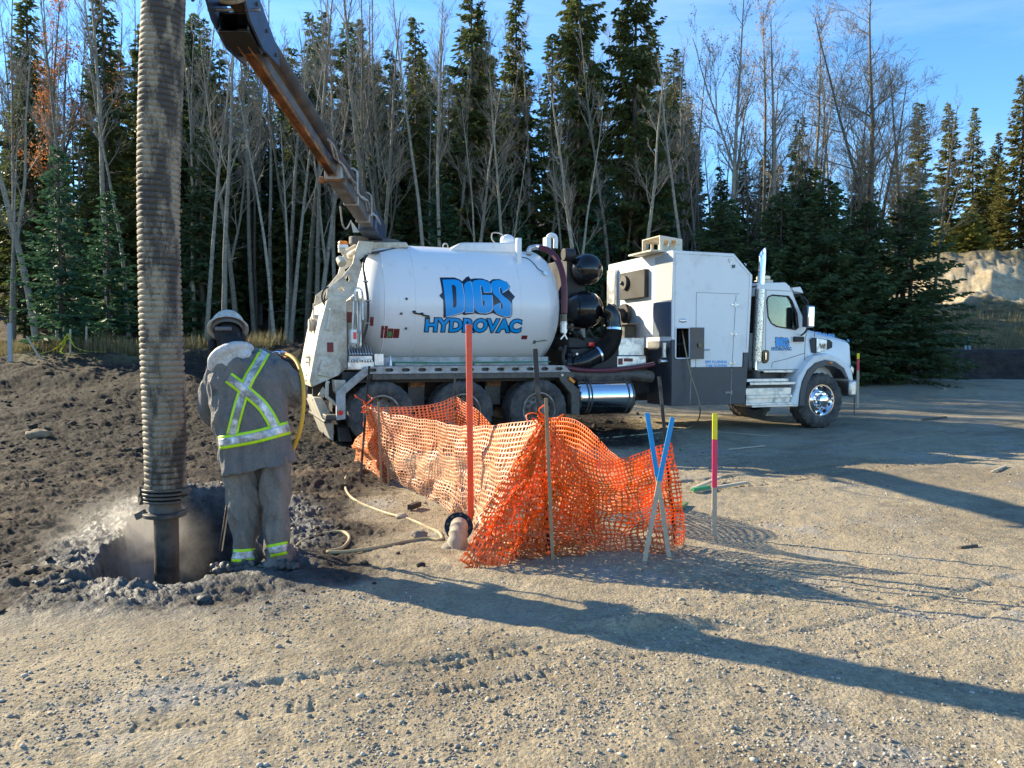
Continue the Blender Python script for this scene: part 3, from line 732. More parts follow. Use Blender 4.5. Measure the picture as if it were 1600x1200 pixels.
# right block
for (src, px, d, top, ln, wd, lab) in (
        (AS[3], 1072, 26, 78, 0.02, 1.0, 'bare aspen carrying a dark nest, above the engine box'),
        (ASP_LEAF[0], 1132, 27, -10, 0.025, 1.0, 'tall aspen with pale leaves glittering, above the exhaust stack'),
        (ASP_LEAF[1], 1176, 28.5, 15, 0.01, 0.9, 'aspen with a few pale leaves right of the glittering tall one'),
        (AS[1], 1098, 28, 150, 0.0, 1.0, 'thin bare aspen between the nest tree and the leafy one'),
        (AS[2], 1205, 27, 40, 0.05, 1.0, 'dark bare aspen above the cab roof'),
        (ASP_LEAF[1], 1238, 27.5, 28, 0.06, 0.95, 'leaning aspen with pale leaves above the hood'),
        (AS[0], 1300, 29, 90, 0.0, 0.9, 'slim bare aspen left of the widest bare crown'),
        (ASP_BIG, 1348, 26, -5, 0.01, 1.15, 'widest bare crown against the sky, right of the truck cab'),
        (AS[3], 1385, 26, 190, 0.17, 1.0, 'short aspen leaning strongly right over the dark fir'),
        (AS[4], 1412, 26, 105, 0.06, 1.0, 'bare aspen leaning right beside the distant spruces'),
        (AS[1], 1445, 27, 155, 0.02, 1.0, 'rightmost bare aspen before the gravel hill')):
    plant('aspen_tree', src, px, d, top, lean=ln, label=lab, group=F1, wide=wd)
for (i, px, d, top, wd, lab) in (
        (0, 790, 28, 255, 1.05, 'green conifer right behind the tank top hatch'),
        (1, 942, 27.5, 265, 1.1, 'dense green conifer behind the black vessels'),
        (0, 1030, 28, 300, 1.1, 'dense green conifer behind the roof vent of the engine box'),
        (1, 690, 28, 275, 1.1, 'green conifer behind the boom side of the tank')):
    plant('conifer_tree', YS[i], px, d, top, label=lab, group='green conifers just behind the truck', wide=wd)
for (i, px, d, top, wd, lab) in (
        (0, 1130, 26, 315, 1.35, 'dark fir behind the front edge of the engine box'),
        (1, 1218, 25.6, 300, 1.05, 'dark fir behind the truck cab roof'),
        (0, 1290, 25.2, 285, 1.1, 'large dark fir behind the truck hood'),
        (1, 1352, 25.4, 318, 1.15, 'dark fir just right of the hood, middle of the dark clump'),
        (0, 1420, 25.6, 300, 1.2, 'dark fir with branches reaching right toward the gravel hill'),
        (1, 1255, 27, 262, 1.2, 'taller fir behind the one over the cab')):
    plant('fir_tree', FIR[i], px, d, top, label=lab, group='dark firs behind the truck cab', wide=wd)
for (i, px, d, top, wd, lab) in (
        (0, 1428, 60, 160, 1.0, 'left of the three pointed spruces near the gravel hill'),
        (1, 1475, 61, 162, 1.0, 'middle of the three pointed spruces near the gravel hill'),
        (0, 1513, 64, 168, 0.8, 'slimmest of the three pointed spruces near the gravel hill'),
        (1, 1588, 60, 118, 1.0, 'tall sunlit spruce on the crest of the gravel hill'),
        (0, 1640, 58, 60, 1.0, 'largest spruce on the gravel hill cut by the right edge of the photo'),
        (0, 1395, 58, 250, 1.0, 'low sunlit spruce left of the three pointed ones'),
        (1, 1555, 62, 250, 0.9, 'dark low spruce between the pointed three and the tall crest spruce')):
    plant('hill_spruce', SPS[i], px, d, top, label=lab, group='sunlit spruces by the gravel hill', wide=wd)
for (px, d, top, ln, lab) in ((1212, 27, 180, 0.10, 'pale slim aspen rising in front of the dark firs above the cab'), (1262, 27, 130, 0.07, 'pale aspen in front of the dark firs above the hood'), (1400, 27.2, 215, 0.12, 'pale aspen slanting across the right end of the firs'), (1330, 27.2, 120, 0.0, 'straight pale aspen in front of the middle of the firs')):
    plant('aspen_tree', AS[5] if ln < .1 else AS[3], px, d, top, lean=ln, label=lab, group=F1, wide=1.1)
YB = spruce_mesh(50, 3, 1.4, M['yellow_leaf'], 5, low=0.05, droop=0.1, leaf=0.9, round_top=0.5)
plant('bush', YB, 1512, 56, 335, label='yellow green bush on the lip of the gravel hill', cat='bush', wide=1.0)
plant('bush', YB, 1470, 55, 350, label='second yellow green bush left of the brightest one by the hill', cat='bush', wide=0.8)
# rows deeper in the forest: near twins nobody could tell apart
rb = random.Random(3)
def deep(n, x0, x1, y0, y1, hmin, hmax, srcs, nm, lab, grp, wide=(0.8, 1.15)):
    for k in range(n):
        y = rb.uniform(y0, y1); x = rb.uniform(x0, x1) * y
        plant(nm, rb.choice(srcs), 0, y, x=x, height=rb.uniform(hmin, hmax), label=lab, group=grp, wide=rb.uniform(*wide), rz=rb.uniform(0, 6.28))
deep(92, -0.72, 0.24, 36, 56, 10, 14.5, SPD + SPT, 'spruce_tree', 'dark spruce deep in the forest behind the front row', 'spruces deep in the forest')
deep(40, -0.72, 0.2, 29, 38, 5, 9, SPD, 'understory_spruce', 'low dark spruce in the shade between the aspen stems', 'low spruces under the aspens')
deep(84, -0.70, 0.24, 27, 44, 11, 15, [AS[0], AS[3], AS[5], AS[5]], 'aspen_tree', 'thin bare aspen deeper in the forest', 'aspens deeper in the forest')
deep(34, 0.2, 0.52, 30, 44, 7, 10.5, AS[:5], 'aspen_tree', 'greyish bare aspen beyond the dark firs', 'aspens beyond the dark firs')
deep(22, 0.2, 0.50, 30, 42, 5, 9, SPD + SPS, 'spruce_tree', 'middle sized conifer beyond the dark firs', 'conifers beyond the dark firs')
deep(10, 0.6, 0.85, 62, 70, 8, 12, SPS, 'hill_spruce', 'sunlit spruce in the row behind the gravel hill crest', 'spruces behind the gravel hill crest')
# grass tufts at the forest foot
def tufts(n, cx, hgt, mat, label):
    P_ = []
    for (x0, x1, y0, y1, m_) in cx:
        k = int(n * m_); P_.append(np.stack([RNG.uniform(x0, x1, k), RNG.uniform(y0, y1, k)], 1))
    P_ = np.vstack(P_); n = len(P_); z = terrain(P_[:, 0], P_[:, 1], False)
    b = np.column_stack([P_, z]); a = RNG.uniform(0, 6.28, n); h = hgt * RNG.uniform(0.4, 1.2, n)
    lean = RNG.uniform(0, 0.4, n); w_ = RNG.uniform(0.01, 0.025, n)
    d = np.stack([np.cos(a), np.sin(a), np.zeros(n)], 1); s_ = np.stack([-np.sin(a), np.cos(a), np.zeros(n)], 1)
    top = b + d * (h * lean)[:, None] + np.array([0, 0, 1]) * h[:, None]
    V = np.stack([b - s_ * w_[:, None], b + s_ * w_[:, None], top], 1).reshape(-1, 3)
    np_mesh('dry_grass', V, np.arange(n * 3).reshape(-1, 3), mat, kind='stuff', label=label, cat='grass')
tufts(26000, [(-19, -7, 21.6, 25.5, 0.6), (-8, 4, 24.5, 27, 0.05), (12, 30, 31, 44, 0.3)], 0.5, leafmat('dry_grass_blades', (0.15, 0.125, 0.065), (0.30, 0.25, 0.12)), 'dry grass growing at the foot of the forest and the hill')
# ---------------------------------------------------------------- hydrovac truck (local frame: x forward, y to the far side, z up)
TA = math.radians(20.8); TO = Vector((-2.08, 12.3, 0.0))
TX = Vector((math.cos(TA), math.sin(TA), 0)); TY = Vector((-math.sin(TA), math.cos(TA), 0))
def P(u, v, yl=0.0):
    d = ray(u, v); t = ((TO - CP).dot(TY) + yl) / d.dot(TY); p = CP + d * t
    return ((p - TO).dot(TX), p.z)
def P3(u, v, yl=0.0):
    x, z = P(u, v, yl); return Vector((x, yl, z))
def PL(pts, yl=0.0): return [P(u, v, yl) for u, v in pts]
truck = empty('vacuum_truck', TO, TA, label='white hydrovac truck with round tank, black lower panels and blue lettering', cat='truck')
def T_(mb, name, mat, bevel=0.0, parent=None, **k): return mb.build(name, mat, parent or truck, bevel, **k)

# --- tank
TYC = 1.25; TR = 1.06
tx0 = P(574, 480, .2)[0]; tx1 = P(874, 480, .2)[0]; TZC = P(720, 389, TYC)[1] - TR
prof = [(0, 0.0), (0.02, .35), (0.07, .62), (.14, .82), (.24, .96), (.34, 1.03), (.42, TR)]
L = tx1 - tx0 + 0.36
X0 = tx0 - .12
prof = [(a, b) for a, b in prof] + [(.42 + (L - .84) * i / 12, TR) for i in range(1, 12)] + [(L - a, b) for a, b in reversed(prof)]
mb = MB(); mb.lathe((X0, TYC, TZC), (1, 0, 0), prof, 96)
tank = T_(mb, 'tank', M['tank'], angle=60)
def tank_y(z, off=0.0):
    q = TR * TR - (z - TZC) ** 2
    return TYC - math.sqrt(max(q, 0.0)) - off
# weld rings, side sill, hatch fairing, lifting eyes
mb = MB()
for u in (600, 648, 812, 856):
    x = P(u, 480, .25)[0]
    mb.lathe((x, TYC, TZC), (1, 0, 0), [(0, TR), (0.004, TR + .004), (.012, TR + .004), (.016, TR)], 96)
T_(mb, 'weld_seam', M['white'], parent=tank)
mb = MB(); z1 = TZC + TR
a = PL([(700, 392), (716, 381), (722, 380), (812, 380), (813, 398)], .9)
mb.plate([(p[0], p[1]) for p in a], .8, 1.7)
T_(mb, 'top_fairing', M['white'], .03, parent=tank)
mb = MB()
for u in (695, 696.5):
    pass
xe = P(696, 386, 1.25)[0]
mb.tube([(xe + .045 * math.cos(t), TYC, z1 + .03 + .055 * math.sin(t)) for t in np.linspace(-.4, 3.54, 14)], .012, 6)
T_(mb, 'lifting_eye', M['rail'], parent=tank)
# hatch dome, posts and hoses on top front
mb = MB(); c = P3(793, 376, 1.25); mb.ball(c, .12, 20, 1.2, 1, .95); mb.cyl(c + Vector((0.02, 0, -.18)), c, .1, n=16)
T_(mb, 'float_ball_housing', M['white'])
mb = MB(); mb.tube(smooth_path([P3(790, 372, 1.2), P3(782, 365, 1.2), P3(770, 364, 1.2), P3(769, 374, 1.2), P3(778, 384, 1.2)], 5), .012, 6)
T_(mb, 'relief_line', M['rail'])
mb = MB()
p0 = P(808, 372, .55); mb.box(p0[0] - .02, p0[0] + .07, .5, .6, P(810, 420, .5)[1], p0[1])
T_(mb, 'hatch_post', M['white'], .01)
mb = MB(); q = [P3(857, 392, .9), P3(857, 372, .9), P3(860, 368, .9), P3(865, 368, .9), P3(868, 373, .9), P3(868, 388, .9)]
mb.tube(smooth_path(q, 5), .045, 12); mb.box(P(851, 372, .9)[0], P(856, 372, .9)[0] + .03, .82, .98, P(852, 390, .9)[1], P(852, 371, .9)[1])
T_(mb, 'vent_gooseneck', M['white'], .005)
mb = MB(); mb.tube(smooth_path([P3(826, 398, .75), P3(828, 389, .75), P3(838, 386, .7), P3(846, 387, .6)], 6), .05, 12)
T_(mb, 'hose_elbow', M['alu'])
mb = MB(); mb.tube(smooth_path([P3(843, 387, .62), P3(858, 392, .5), P3(870, 405, .35), P3(878, 425, .2), P3(882, 450, .12), P3(882, 490, .1)], 8), .055, 14)
T_(mb, 'overflow_hose', M['maroon'])
mb = MB(); mb.cyl(P3(881, 491, .1), P3(881, 502, .1), .065); T_(mb, 'hose_coupling', M['black'])
mb = MB(); mb.cyl(P3(881, 502, .1), P3(881, 520, .1), .06); mb.cyl(P3(881, 505, .1), P3(881, 507, .1), .068); mb.cyl(P3(881, 515, .1), P3(881, 517, .1), .068); mb.bar(P3(876, 530, .1), P3(884, 520, .1), .02, .02); mb.bar(P3(886, 530, .1), P3(881, 520, .1), .02, .02)
T_(mb, 'sight_cylinder', M['alu'])
# cable on tank and round lamp
mb = MB()
pts = [(820, 398), (832, 402), (838, 412), (841, 420), (846, 424)]
mb.tube(smooth_path([(P(u, v, .4)[0], tank_y(P(u, v, .4)[1], .012), P(u, v, .4)[1]) for u, v in pts], 5), .007, 5)
c = P(848, 428, .45); T_(mb, 'lamp_cable', M['black_matt'], parent=tank)
mb = MB(); mb.cyl((c[0], tank_y(c[1]) + .02, c[1]), (c[0], tank_y(c[1]) - .06, c[1] + .01), .05, n=18); T_(mb, 'work_lamp', M['alu'], parent=tank)
# black hydraulic hose bundle over the rear of the tank
mb = MB()
for k in range(3):
    o = k * .035
    mb.tube(smooth_path([P3(634, 384, .9 + o), P3(612, 390, .75 + o), P3(590, 394, .6 + o), P3(574, 398, .4 + o), P3(568, 415, .22 + o), P3(571, 440, .12 + o * .5), P3(575, 470, .08 + o), P3(574, 505, .08 + o), P3(566, 535, .1 + o)], 7), .022, 8)
T_(mb, 'hydraulic_hose_bundle', M['black_matt'])
mb = MB()
for (u, v, y) in ((574, 398, .38), (571, 440, .12), (575, 470, .08), (574, 505, .08)):
    p = P3(u, v, y + .02); mb.ball(p, .05, 10, 1, 1.1, .35)
T_(mb, 'hose_clamp', M['rail'])
# stickers on the tank
def on_tank(mbx, u0, v0, u1, v1, off=.004, y=.22):
    x0, za = P(u0, v0, y); x1, zb = P(u1, v1, y); n = 4
    for i in range(n):
        a_, b_ = za + (zb - za) * i / n, za + (zb - za) * (i + 1) / n
        mbx.add([(x0, tank_y(a_, off), a_), (x1, tank_y(a_, off), a_), (x1, tank_y(b_, off), b_), (x0, tank_y(b_, off), b_)], [(0, 1, 2, 3)])
def stickers(lst, name, mats):
    mb = MB()
    for (u0, v0, u1, v1, mi) in lst: mb.cur = mi; on_tank(mb, u0, v0, u1, v1, .004 + .003 * (mi > 0))
    return T_(mb, name, mats, parent=tank)
stickers([(597, 509, 607, 528, 0), (607.5, 513, 616, 528, 0), (616.5, 513.5, 626, 528, 0), (608.5, 518, 614, 526, 1), (578, 495, 584, 509, 0), (819, 524, 828, 530, 0)], 'warning_sticker', [M['red'], M['green_sticker']])
mb = MB()
for (u, v) in ((635, 467), (627, 490), (636, 513)):
    x, z = P(u, v, .2); mb.cyl((x, tank_y(z) + .01, z), (x, tank_y(z) - .015, z), .022, n=12)
x, z = P(840, 534, .25)
mb.bar((x, tank_y(z) - .02, z), (x + .22, tank_y(z + .03) - .03, z + .03), .02, .015); mb.box(x - .02, x + .02, tank_y(z) - .02, tank_y(z) + .02, z - .03, z + .03)
T_(mb, 'bolt', M['steel'], parent=tank)

# --- lettering on the tank
def text_poly(s, size, offset=0.0, shear=0.0):
    cu = bpy.data.curves.new('txt', 'FONT'); cu.body = s; cu.size = size; cu.offset = offset; cu.resolution_u = 3; cu.shear = shear; cu.align_x = 'CENTER'
    o = bpy.data.objects.new('txt', cu); COL.objects.link(o)
    me = bpy.data.meshes.new_from_object(o.evaluated_get(bpy.context.evaluated_depsgraph_get()))
    V = [(v.co.x, v.co.y) for v in me.vertices]; F = [tuple(p.vertices) for p in me.polygons]
    bpy.data.objects.remove(o); bpy.data.curves.remove(cu); bpy.data.meshes.remove(me); return V, F
def drape(V, F, fy, name, mat, parent, cuts=16):      # cut flat art in rows and lay it on the curved side
    import bmesh
    bm = bmesh.new(); vs = [bm.verts.new((x, 0, z)) for x, z in V]
    for f in F:
        try: bm.faces.new([vs[i] for i in f])
        except ValueError: pass
    zs = [v[1] for v in V]; a, b = min(zs), max(zs)
    for i in range(1, cuts):
        bmesh.ops.bisect_plane(bm, geom=bm.verts[:] + bm.edges[:] + bm.faces[:], plane_co=(0, 0, a + (b - a) * i / cuts), plane_no=(0, 0, 1))
    for v in bm.verts: v.co.y = fy(v.co.z)
    me = bpy.data.meshes.new(name); bm.to_mesh(me); bm.free(); me.materials.append(mat)
    o = bpy.data.objects.new(name, me); COL.objects.link(o); o.parent = parent; return o
def polys2(polys):
    V = []; F = []
    for pl in polys:
        o = len(V); V += pl
        tr = tessellate_polygon([[Vector((x, z, 0)) for x, z in pl]]); F += [tuple(i + o for i in t) for t in tr]
    return V, F
cz = lambda cx, cy: (655 + cx / 9.41, 420 + cy / 9.41)     # photo coordinates of the enlarged logo
ly = .26
lg = lambda pts, dx=0, dy=0: [P(*cz(x + dx, y + dy), ly) for x, y in pts]
Dl = [(340, 160), (520, 155), (590, 175), (625, 215), (640, 400), (640, 620), (600, 650), (380, 710), (362, 500)]
Dh = [(468, 240), (505, 240), (528, 270), (528, 540), (510, 572), (482, 572), (475, 400)]
Il = [(650, 235), (700, 190), (755, 175), (775, 400), (782, 640), (655, 650), (648, 400)]
Gl = [(765, 215), (800, 175), (880, 158), (960, 165), (1020, 200), (1042, 240), (1045, 350), (935, 358), (920, 262), (905, 235), (885, 235), (895, 550), (925, 558), (940, 545), (940, 465), (915, 465), (912, 385), (1052, 385), (1060, 600), (1030, 635), (960, 655), (860, 650), (795, 610), (778, 400)]
Gl = [(765, 215), (800, 175), (880, 158), (960, 165), (1020, 200), (1042, 240), (1045, 345), (930, 350), (918, 275), (905, 250), (888, 255), (905, 540), (925, 545), (938, 530), (935, 462), (912, 462), (910, 388), (1050, 388), (1060, 590), (1025, 635), (960, 655), (860, 650), (795, 605), (778, 400)]
Sl = [(1045, 220), (1080, 180), (1150, 165), (1230, 170), (1285, 205), (1310, 250), (1305, 290), (1205, 355), (1195, 290), (1180, 262), (1165, 290), (1170, 350), (1210, 400), (1290, 460), (1325, 510), (1330, 680), (1300, 705), (1220, 700), (1110, 655), (1070, 600), (1070, 545), (1165, 500), (1175, 590), (1195, 600), (1205, 560), (1195, 520), (1150, 450), (1070, 370), (1050, 300)]
back = [(305, 125), (520, 125), (600, 155), (630, 185), (700, 120), (735, 105), (760, 150), (830, 138), (930, 140), (1010, 170), (1030, 190), (1090, 150), (1190, 150), (1290, 195), (1330, 260), (1310, 320), (1390, 415), (1345, 470), (1350, 680), (1320, 725), (1210, 715), (1100, 670), (1065, 655), (960, 680), (850, 672), (800, 655), (780, 665), (640, 685), (620, 665), (480, 700), (345, 725), (335, 460), (278, 400), (325, 350)]
V, F = polys2([lg(back)]); digs = drape(V, F, lambda z: tank_y(z, .004), 'logo_backing', M['navy'], tank)
V, F = polys2([lg(l, 7, 6) for l in (Dl, Il, Gl, Sl)]); drape(V, F, lambda z: tank_y(z, .007), 'logo_highlight', M['decal_white'], tank)
V, F = polys2([lg(l) for l in (Dl, Il, Gl, Sl)]); drape(V, F, lambda z: tank_y(z, .010), 'logo_letters', M['blue'], tank)
V, F = polys2([lg(Dh)]); drape(V, F, lambda z: tank_y(z, .013), 'logo_letter_gap', M['navy'], tank)
def fit_text(s, u0, v0, u1, v1, yl, off, extra=0.0, bold=.02, oz=0.0):
    """text stretched over the box u0..u1 (width) and v0..v1 (height) of the photograph's plane at depth yl"""
    V, F = text_poly(s, 1.0, bold); xs = [p[0] for p in V]; zs = [p[1] for p in V]
    V2, F2 = (V, F) if not extra else text_poly(s, 1.0, bold + extra)
    a = P(u0, v1, yl); b = P(u1, v0, yl); x0, x1, z0, z1_ = min(xs), max(xs), min(zs), max(zs)
    return [(a[0] + (p[0] - x0) / (x1 - x0) * (b[0] - a[0]), a[1] + (p[1] - z0) / (z1_ - z0) * (b[1] - a[1]) + oz) for p in V2], F2
hv = ('HYDROVAC', 666, 499, 816, 518, .2)
V, F = fit_text(*hv, 0, .055, .035); drape(V, F, lambda z: tank_y(z, .005), 'lettering_outline', M['navy'], tank, 6)
V, F = fit_text(*hv, 0, 0, .035); drape(V, F, lambda z: tank_y(z, .010), 'lettering', M['blue'], tank, 6)
mb = MB()
pts = [(646, 489), (652, 490), (658, 491), (663, 493), (671, 494)]
mb.tube([(P(u, v, .2)[0], tank_y(P(u, v, .2)[1], .015), P(u, v, .2)[1]) for u, v in pts], .014, 6)
for u, v in ((647, 487), (659, 490), (669, 497)):
    x, z = P(u, v, .2); mb.ball((x, tank_y(z, .012), z), .025, 8, 1.3, .4, .8)
T_(mb, 'latch_chain', M['black_matt'], parent=tank)

# --- tank sill, slotted side rail, lower rail
zr0 = P(700, 583, 0)[1]; zr1 = P(700, 572, 0)[1]; rx0 = P(572, 575)[0]; rx1 = P(882, 575)[0]
holes = []
for k in range(13):
    x = rx0 + .10 + k * (rx1 - rx0 - .2) / 12; zc = (zr0 + zr1) / 2; w_, h_ = .075, .028
    holes.append([(x - w_ + h_, zc - h_), (x + w_ - h_, zc - h_), (x + w_, zc), (x + w_ - h_, zc + h_), (x - w_ + h_, zc + h_), (x - w_, zc)])
mb = MB(); mb.plate([(rx0, zr0), (rx1 + .12, zr0), (rx1, zr1), (rx0, zr1)], 0.0, .05, holes)
mb.box(rx0, rx1, .05, .9, zr1 - .012, zr1 - .002)
T_(mb, 'slotted_side_rail', M['rail'])
mb = MB(); mb.box(rx0 + .02, rx1 + .1, .07, .12, zr0 - .08, zr1 - .02); mb.box(rx0 + .1, rx1 + .18, .01, .11, P(700, 592)[1], zr0 - .004)
T_(mb, 'lower_side_rail', M['steel'], .004)
mb = MB(); za = P(700, 571, .3)[1]
mb.box(tx0 + .15, tx1 - .1, .45, 2.05, zr1, TZC - TR + .16)
mb.box(P(623, 566)[0], P(675, 566)[0], .30, .44, zr1, zr1 + .07); mb.box(P(750, 566)[0], P(797, 566)[0], .30, .44, zr1, zr1 + .07)
T_(mb, 'tank_cradle', M['rail'], .01)
mb = MB(); mb.tube(smooth_path([P3(612, 566, .3), P3(700, 567, .28), P3(760, 566, .28), P3(860, 565, .3)], 6), .012, 6); T_(mb, 'washdown_hose', M['green'])
# fender boards round the tri-axle group
mb = MB()
mb.plate(PL([(572, 573), (578, 583), (540, 615), (540, 655), (526, 657), (526, 612)]), 0.0, .10)
T_(mb, 'rear_fender', M['rail'], .008)
mb = MB(); mb.plate(PL([(883, 575), (886, 590), (906, 610), (906, 648), (893, 648), (893, 615), (876, 596), (872, 584)]), 0.004, .5)
T_(mb, 'front_fender', M['steel'], .008)
mb = MB(); c = P3(878, 586); mb.cyl(c + Vector((0, -.0, 0)), c + Vector((0, -.025, 0)), .022, n=12); T_(mb, 'marker_lamp', M['bulb'])
mb = MB(); c = P3(893, 594); mb.bar(c + Vector((-.05, -.01, .04)), c + Vector((.05, -.01, -.04)), .03, .05); T_(mb, 'turn_lamp', M['amber'])
mb = MB(); c = P3(532, 645); mb.cyl(c, c + Vector((0, -.025, 0)), .04, n=14); T_(mb, 'side_lamp', M['red_lens'])
# chassis
mb = MB()
for y in (.78, 1.62): mb.box(-1.0, 10.0, y, y + .09, .72, 1.02)
for x in (-.9, .7, 2.05, 3.6, 5.0, 6.6, 8.0, 9.4): mb.box(x, x + .09, .872, 1.618, .76, .98)
mb.box(-.6, 3.4, .2, .74, 1.02, 1.20); mb.box(-.6, 3.4, 1.76, 2.3, 1.02, 1.20)
T_(mb, 'chassis_frame', M['black_matt'])
mb = MB()
for x in (0, 1.37, 2.74):
    mb.cyl((x, .3, .53), (x, 2.2, .53), .09, n=12); mb.ball((x, 1.25, .55), .25, 14, 1, .9, .9)
    for y in (.7, 1.72):
        mb.bar((x - .5, y, .72), (x + .5, y, .72), .08, .05); mb.box(x - .12, x + .12, y - .06, y + .06, .6, .98)
for x in (.68, 2.05): mb.box(x - .14, x + .14, .5, .72, .6, 1.15)
T_(mb, 'rear_axles', M['steel'])
mb = MB(); mb.cyl((8.93, .3, .53), (8.93, 2.2, .53), .07, n=12); T_(mb, 'front_axle', M['steel'])
mb = MB()
for x in (.68, 2.05):
    x0 = x - .13; mb.box(x0, x0 + .26, .44, .5, .93, 1.03)
    for i in range(5): mb.ball((x0 + .02 + i * .055, .43, .98), .012, 6)
T_(mb, 'suspension_bracket', M['rust'])

# --- wheels
def make_wheel(name, R, W, front):
    root = MB(); k = 96
    pr = [(0.02, R * .60), (0.0, R * .66), (-.012, R * .74), (-.004, R * .86), (.03, R * .955), (.05, R - .008), (.06, R)]
    g = [W * .27, W * .5, W * .73]; pp = list(pr)
    for q in g: pp += [(q - .012, R), (q - .010, R - .016), (q + .010, R - .016), (q + .012, R)]
    pp += [(W - a, b) for a, b in reversed(pr)]
    lug = .016 if front else .006
    def mod(t, i):
        if .02 < t < W * .25 or W * .75 < t < W - .02: return (lug if (i // 2) % 2 else -lug * .4)
        return 0
    root.lathe((0, 0, 0), (0, 1, 0), pp, k, mod, False)
    ty = root.build('tyre', M['rubber'], None, angle=32)
    rm = MB(); q = R * .60
    if front:
        rp = [(.055, q), (.02, q - .005), (.02, q - .03), (.055, q - .045), (.10, q - .06), (.085, q * .70), (.05, q * .56), (.045, q * .40), (.02, q * .36), (-.05, q * .33), (-.065, q * .2), (-.07, 0.0)]
    else:
        rp = [(.055, q), (.02, q - .005), (.02, q - .03), (.055, q - .045), (.17, q - .055), (.18, q * .75), (.16, q * .62), (.13, q * .5), (.12, q * .40), (.06, q * .36), (.0, q * .30), (-.02, q * .27), (-.025, 0.0)]
    rm.lathe((0, 0, 0), (0, 1, 0), rp, 48, None, False)
    if not front: rm.lathe((0, 0, 0), (0, 1, 0), [(W - .055, q), (W - .02, q - .01), (W - .12, q - .04), (W - .14, .12), (W - .14, 0.0)], 32)
    ri = rm.build('rim', M['chrome'] if front else M['rim'], ty, angle=30)
    nm = MB(); rr_ = q * (.50 if front else .56); y0 = .04 if front else .14
    for i in range(10):
        a = 2 * math.pi * i / 10; c = Vector((math.cos(a) * rr_, y0, math.sin(a) * rr_)); nm.cyl(c + Vector((0, .03, 0)), c - Vector((0, .035, 0)), .018, n=8)
    nm.build('lug_nuts', M['chrome'] if front else M['steel'], ty)
    hm = MB(); rr_ = q * (.80 if front else .80); y0 = .084 if front else .172
    for i in range(10):
        a = 2 * math.pi * (i + .5) / 10; c = Vector((math.cos(a) * rr_, y0, math.sin(a) * rr_)); hm.cyl(c + Vector((0, .01, 0)), c - Vector((0, .006 if not front else .012, 0)), .028, n=12)
    hm.build('hand_holes', M['black_matt'], ty); return ty
def dup_part(o, loc, rotz, parent, root=None):
    c = o.copy(); COL.objects.link(c); c.location = loc; c.rotation_euler = (0, 0, rotz); c.parent = parent
    for ch in list(o.children):
        d = ch.copy(); COL.objects.link(d); d.parent = c
    return c
wr = make_wheel('wheel', .525, .56, False); wr.name = 'wheel'; wr.parent = truck; wr.location = (0, 0, .522)
for x in (1.37, 2.74): dup_part(wr, (x, 0, .522), 0, truck)
for x in (0, 1.37, 2.74): dup_part(wr, (x, 2.5, .522), math.pi, truck)
wf = make_wheel('wheel', .55, .40, True); wf.name = 'wheel'; wf.parent = truck; fx = P(1286, 627, 0)[0]; wf.location = (fx, .02, .545)
dup_part(wf, (fx, 2.48, .545), math.pi, truck)

# --- rear door and gear
mb = MB()
mb.plate(PL([(523, 460), (541, 469), (543, 574), (530, 586), (487, 605), (484, 595), (491, 556), (499, 514), (511, 469)], .3), .3, .36)
mb.plate(PL([(523, 460), (541, 469), (543, 574), (530, 586), (487, 605), (484, 595), (491, 556), (499, 514), (511, 469)], .3), 2.14, 2.2)
a = PL([(511, 469), (499, 514), (491, 556), (484, 595), (487, 605)], .3)
b = [(x + .05, z) for x, z in a]
for i in range(4):
    mb.add([(a[i][0], .36, a[i][1]), (a[i][0], 2.14, a[i][1]), (a[i + 1][0], 2.14, a[i + 1][1]), (a[i + 1][0], .36, a[i + 1][1]), (b[i][0], .36, b[i][1]), (b[i][0], 2.14, b[i][1]), (b[i + 1][0], 2.14, b[i + 1][1]), (b[i + 1][0], .36, b[i + 1][1])], [(0, 1, 2, 3), (4, 7, 6, 5), (0, 4, 5, 1), (3, 2, 6, 7)])
mb.plate(PL([(487, 603), (530, 586), (543, 574), (545, 566), (541, 480), (532, 500), (500, 596)], .3), .37, 2.13)
rear = T_(mb, 'rear_door', M['cream'], .012)
mb = MB(); mb.plate(PL([(497, 586), (503, 562), (527, 560), (535, 574), (530, 586), (520, 590)], .26), .255, .296)
mb.bar(P3(507, 572, .24), P3(517, 565, .24), .03, .03)
T_(mb, 'door_gusset', M['cream'], .006, parent=rear)
mb = MB(); mb.tube([P3(517, 484, .25), P3(512, 514, .25)], .02, 8); mb.ball(P3(517, 484, .25), .03, 8); mb.ball(P3(512, 514, .25), .03, 8)
T_(mb, 'grab_handle', M['cream'], parent=rear)
mb = MB(); x, z = P(511, 535, .3); x2, z2 = P(521, 550, .3); mb.box(x, x2, .292, .299, z, z2); T_(mb, 'warning_sticker', M['red'], parent=rear)
# arched lift arm on the rear head
mb = MB()
for y in (.42, 2.02):
    mb.plate(PL([(509, 466), (512, 450), (535, 432), (551, 412), (556, 390), (561, 376), (584, 378), (580, 395), (572, 400), (562, 430), (556, 455), (550, 462), (541, 469)], .42), y, y + .06,
             [PL([(526, 452), (533, 446), (538, 454), (534, 456)], .42), PL([(539, 434), (544, 428), (546, 437), (543, 441)], .42)])
    for (u, v) in ((517, 452), (532, 466), (552, 466)): p = P3(u, v, .42); mb.cyl((p.x, y - .03, p.z), (p.x, y + .09, p.z), .035, n=14)
mb.cyl(P3(570, 384, .44), P3(570, 384, .44) + Vector((0, 1.6, 0)), .06)
T_(mb, 'lift_arm', M['cream'], .006)
mb = MB(); mb.plate(PL([(541, 470), (562, 460), (566, 545), (545, 545)], .4), .46, 2.0)
T_(mb, 'tank_rear_ring', M['cream'], .02)
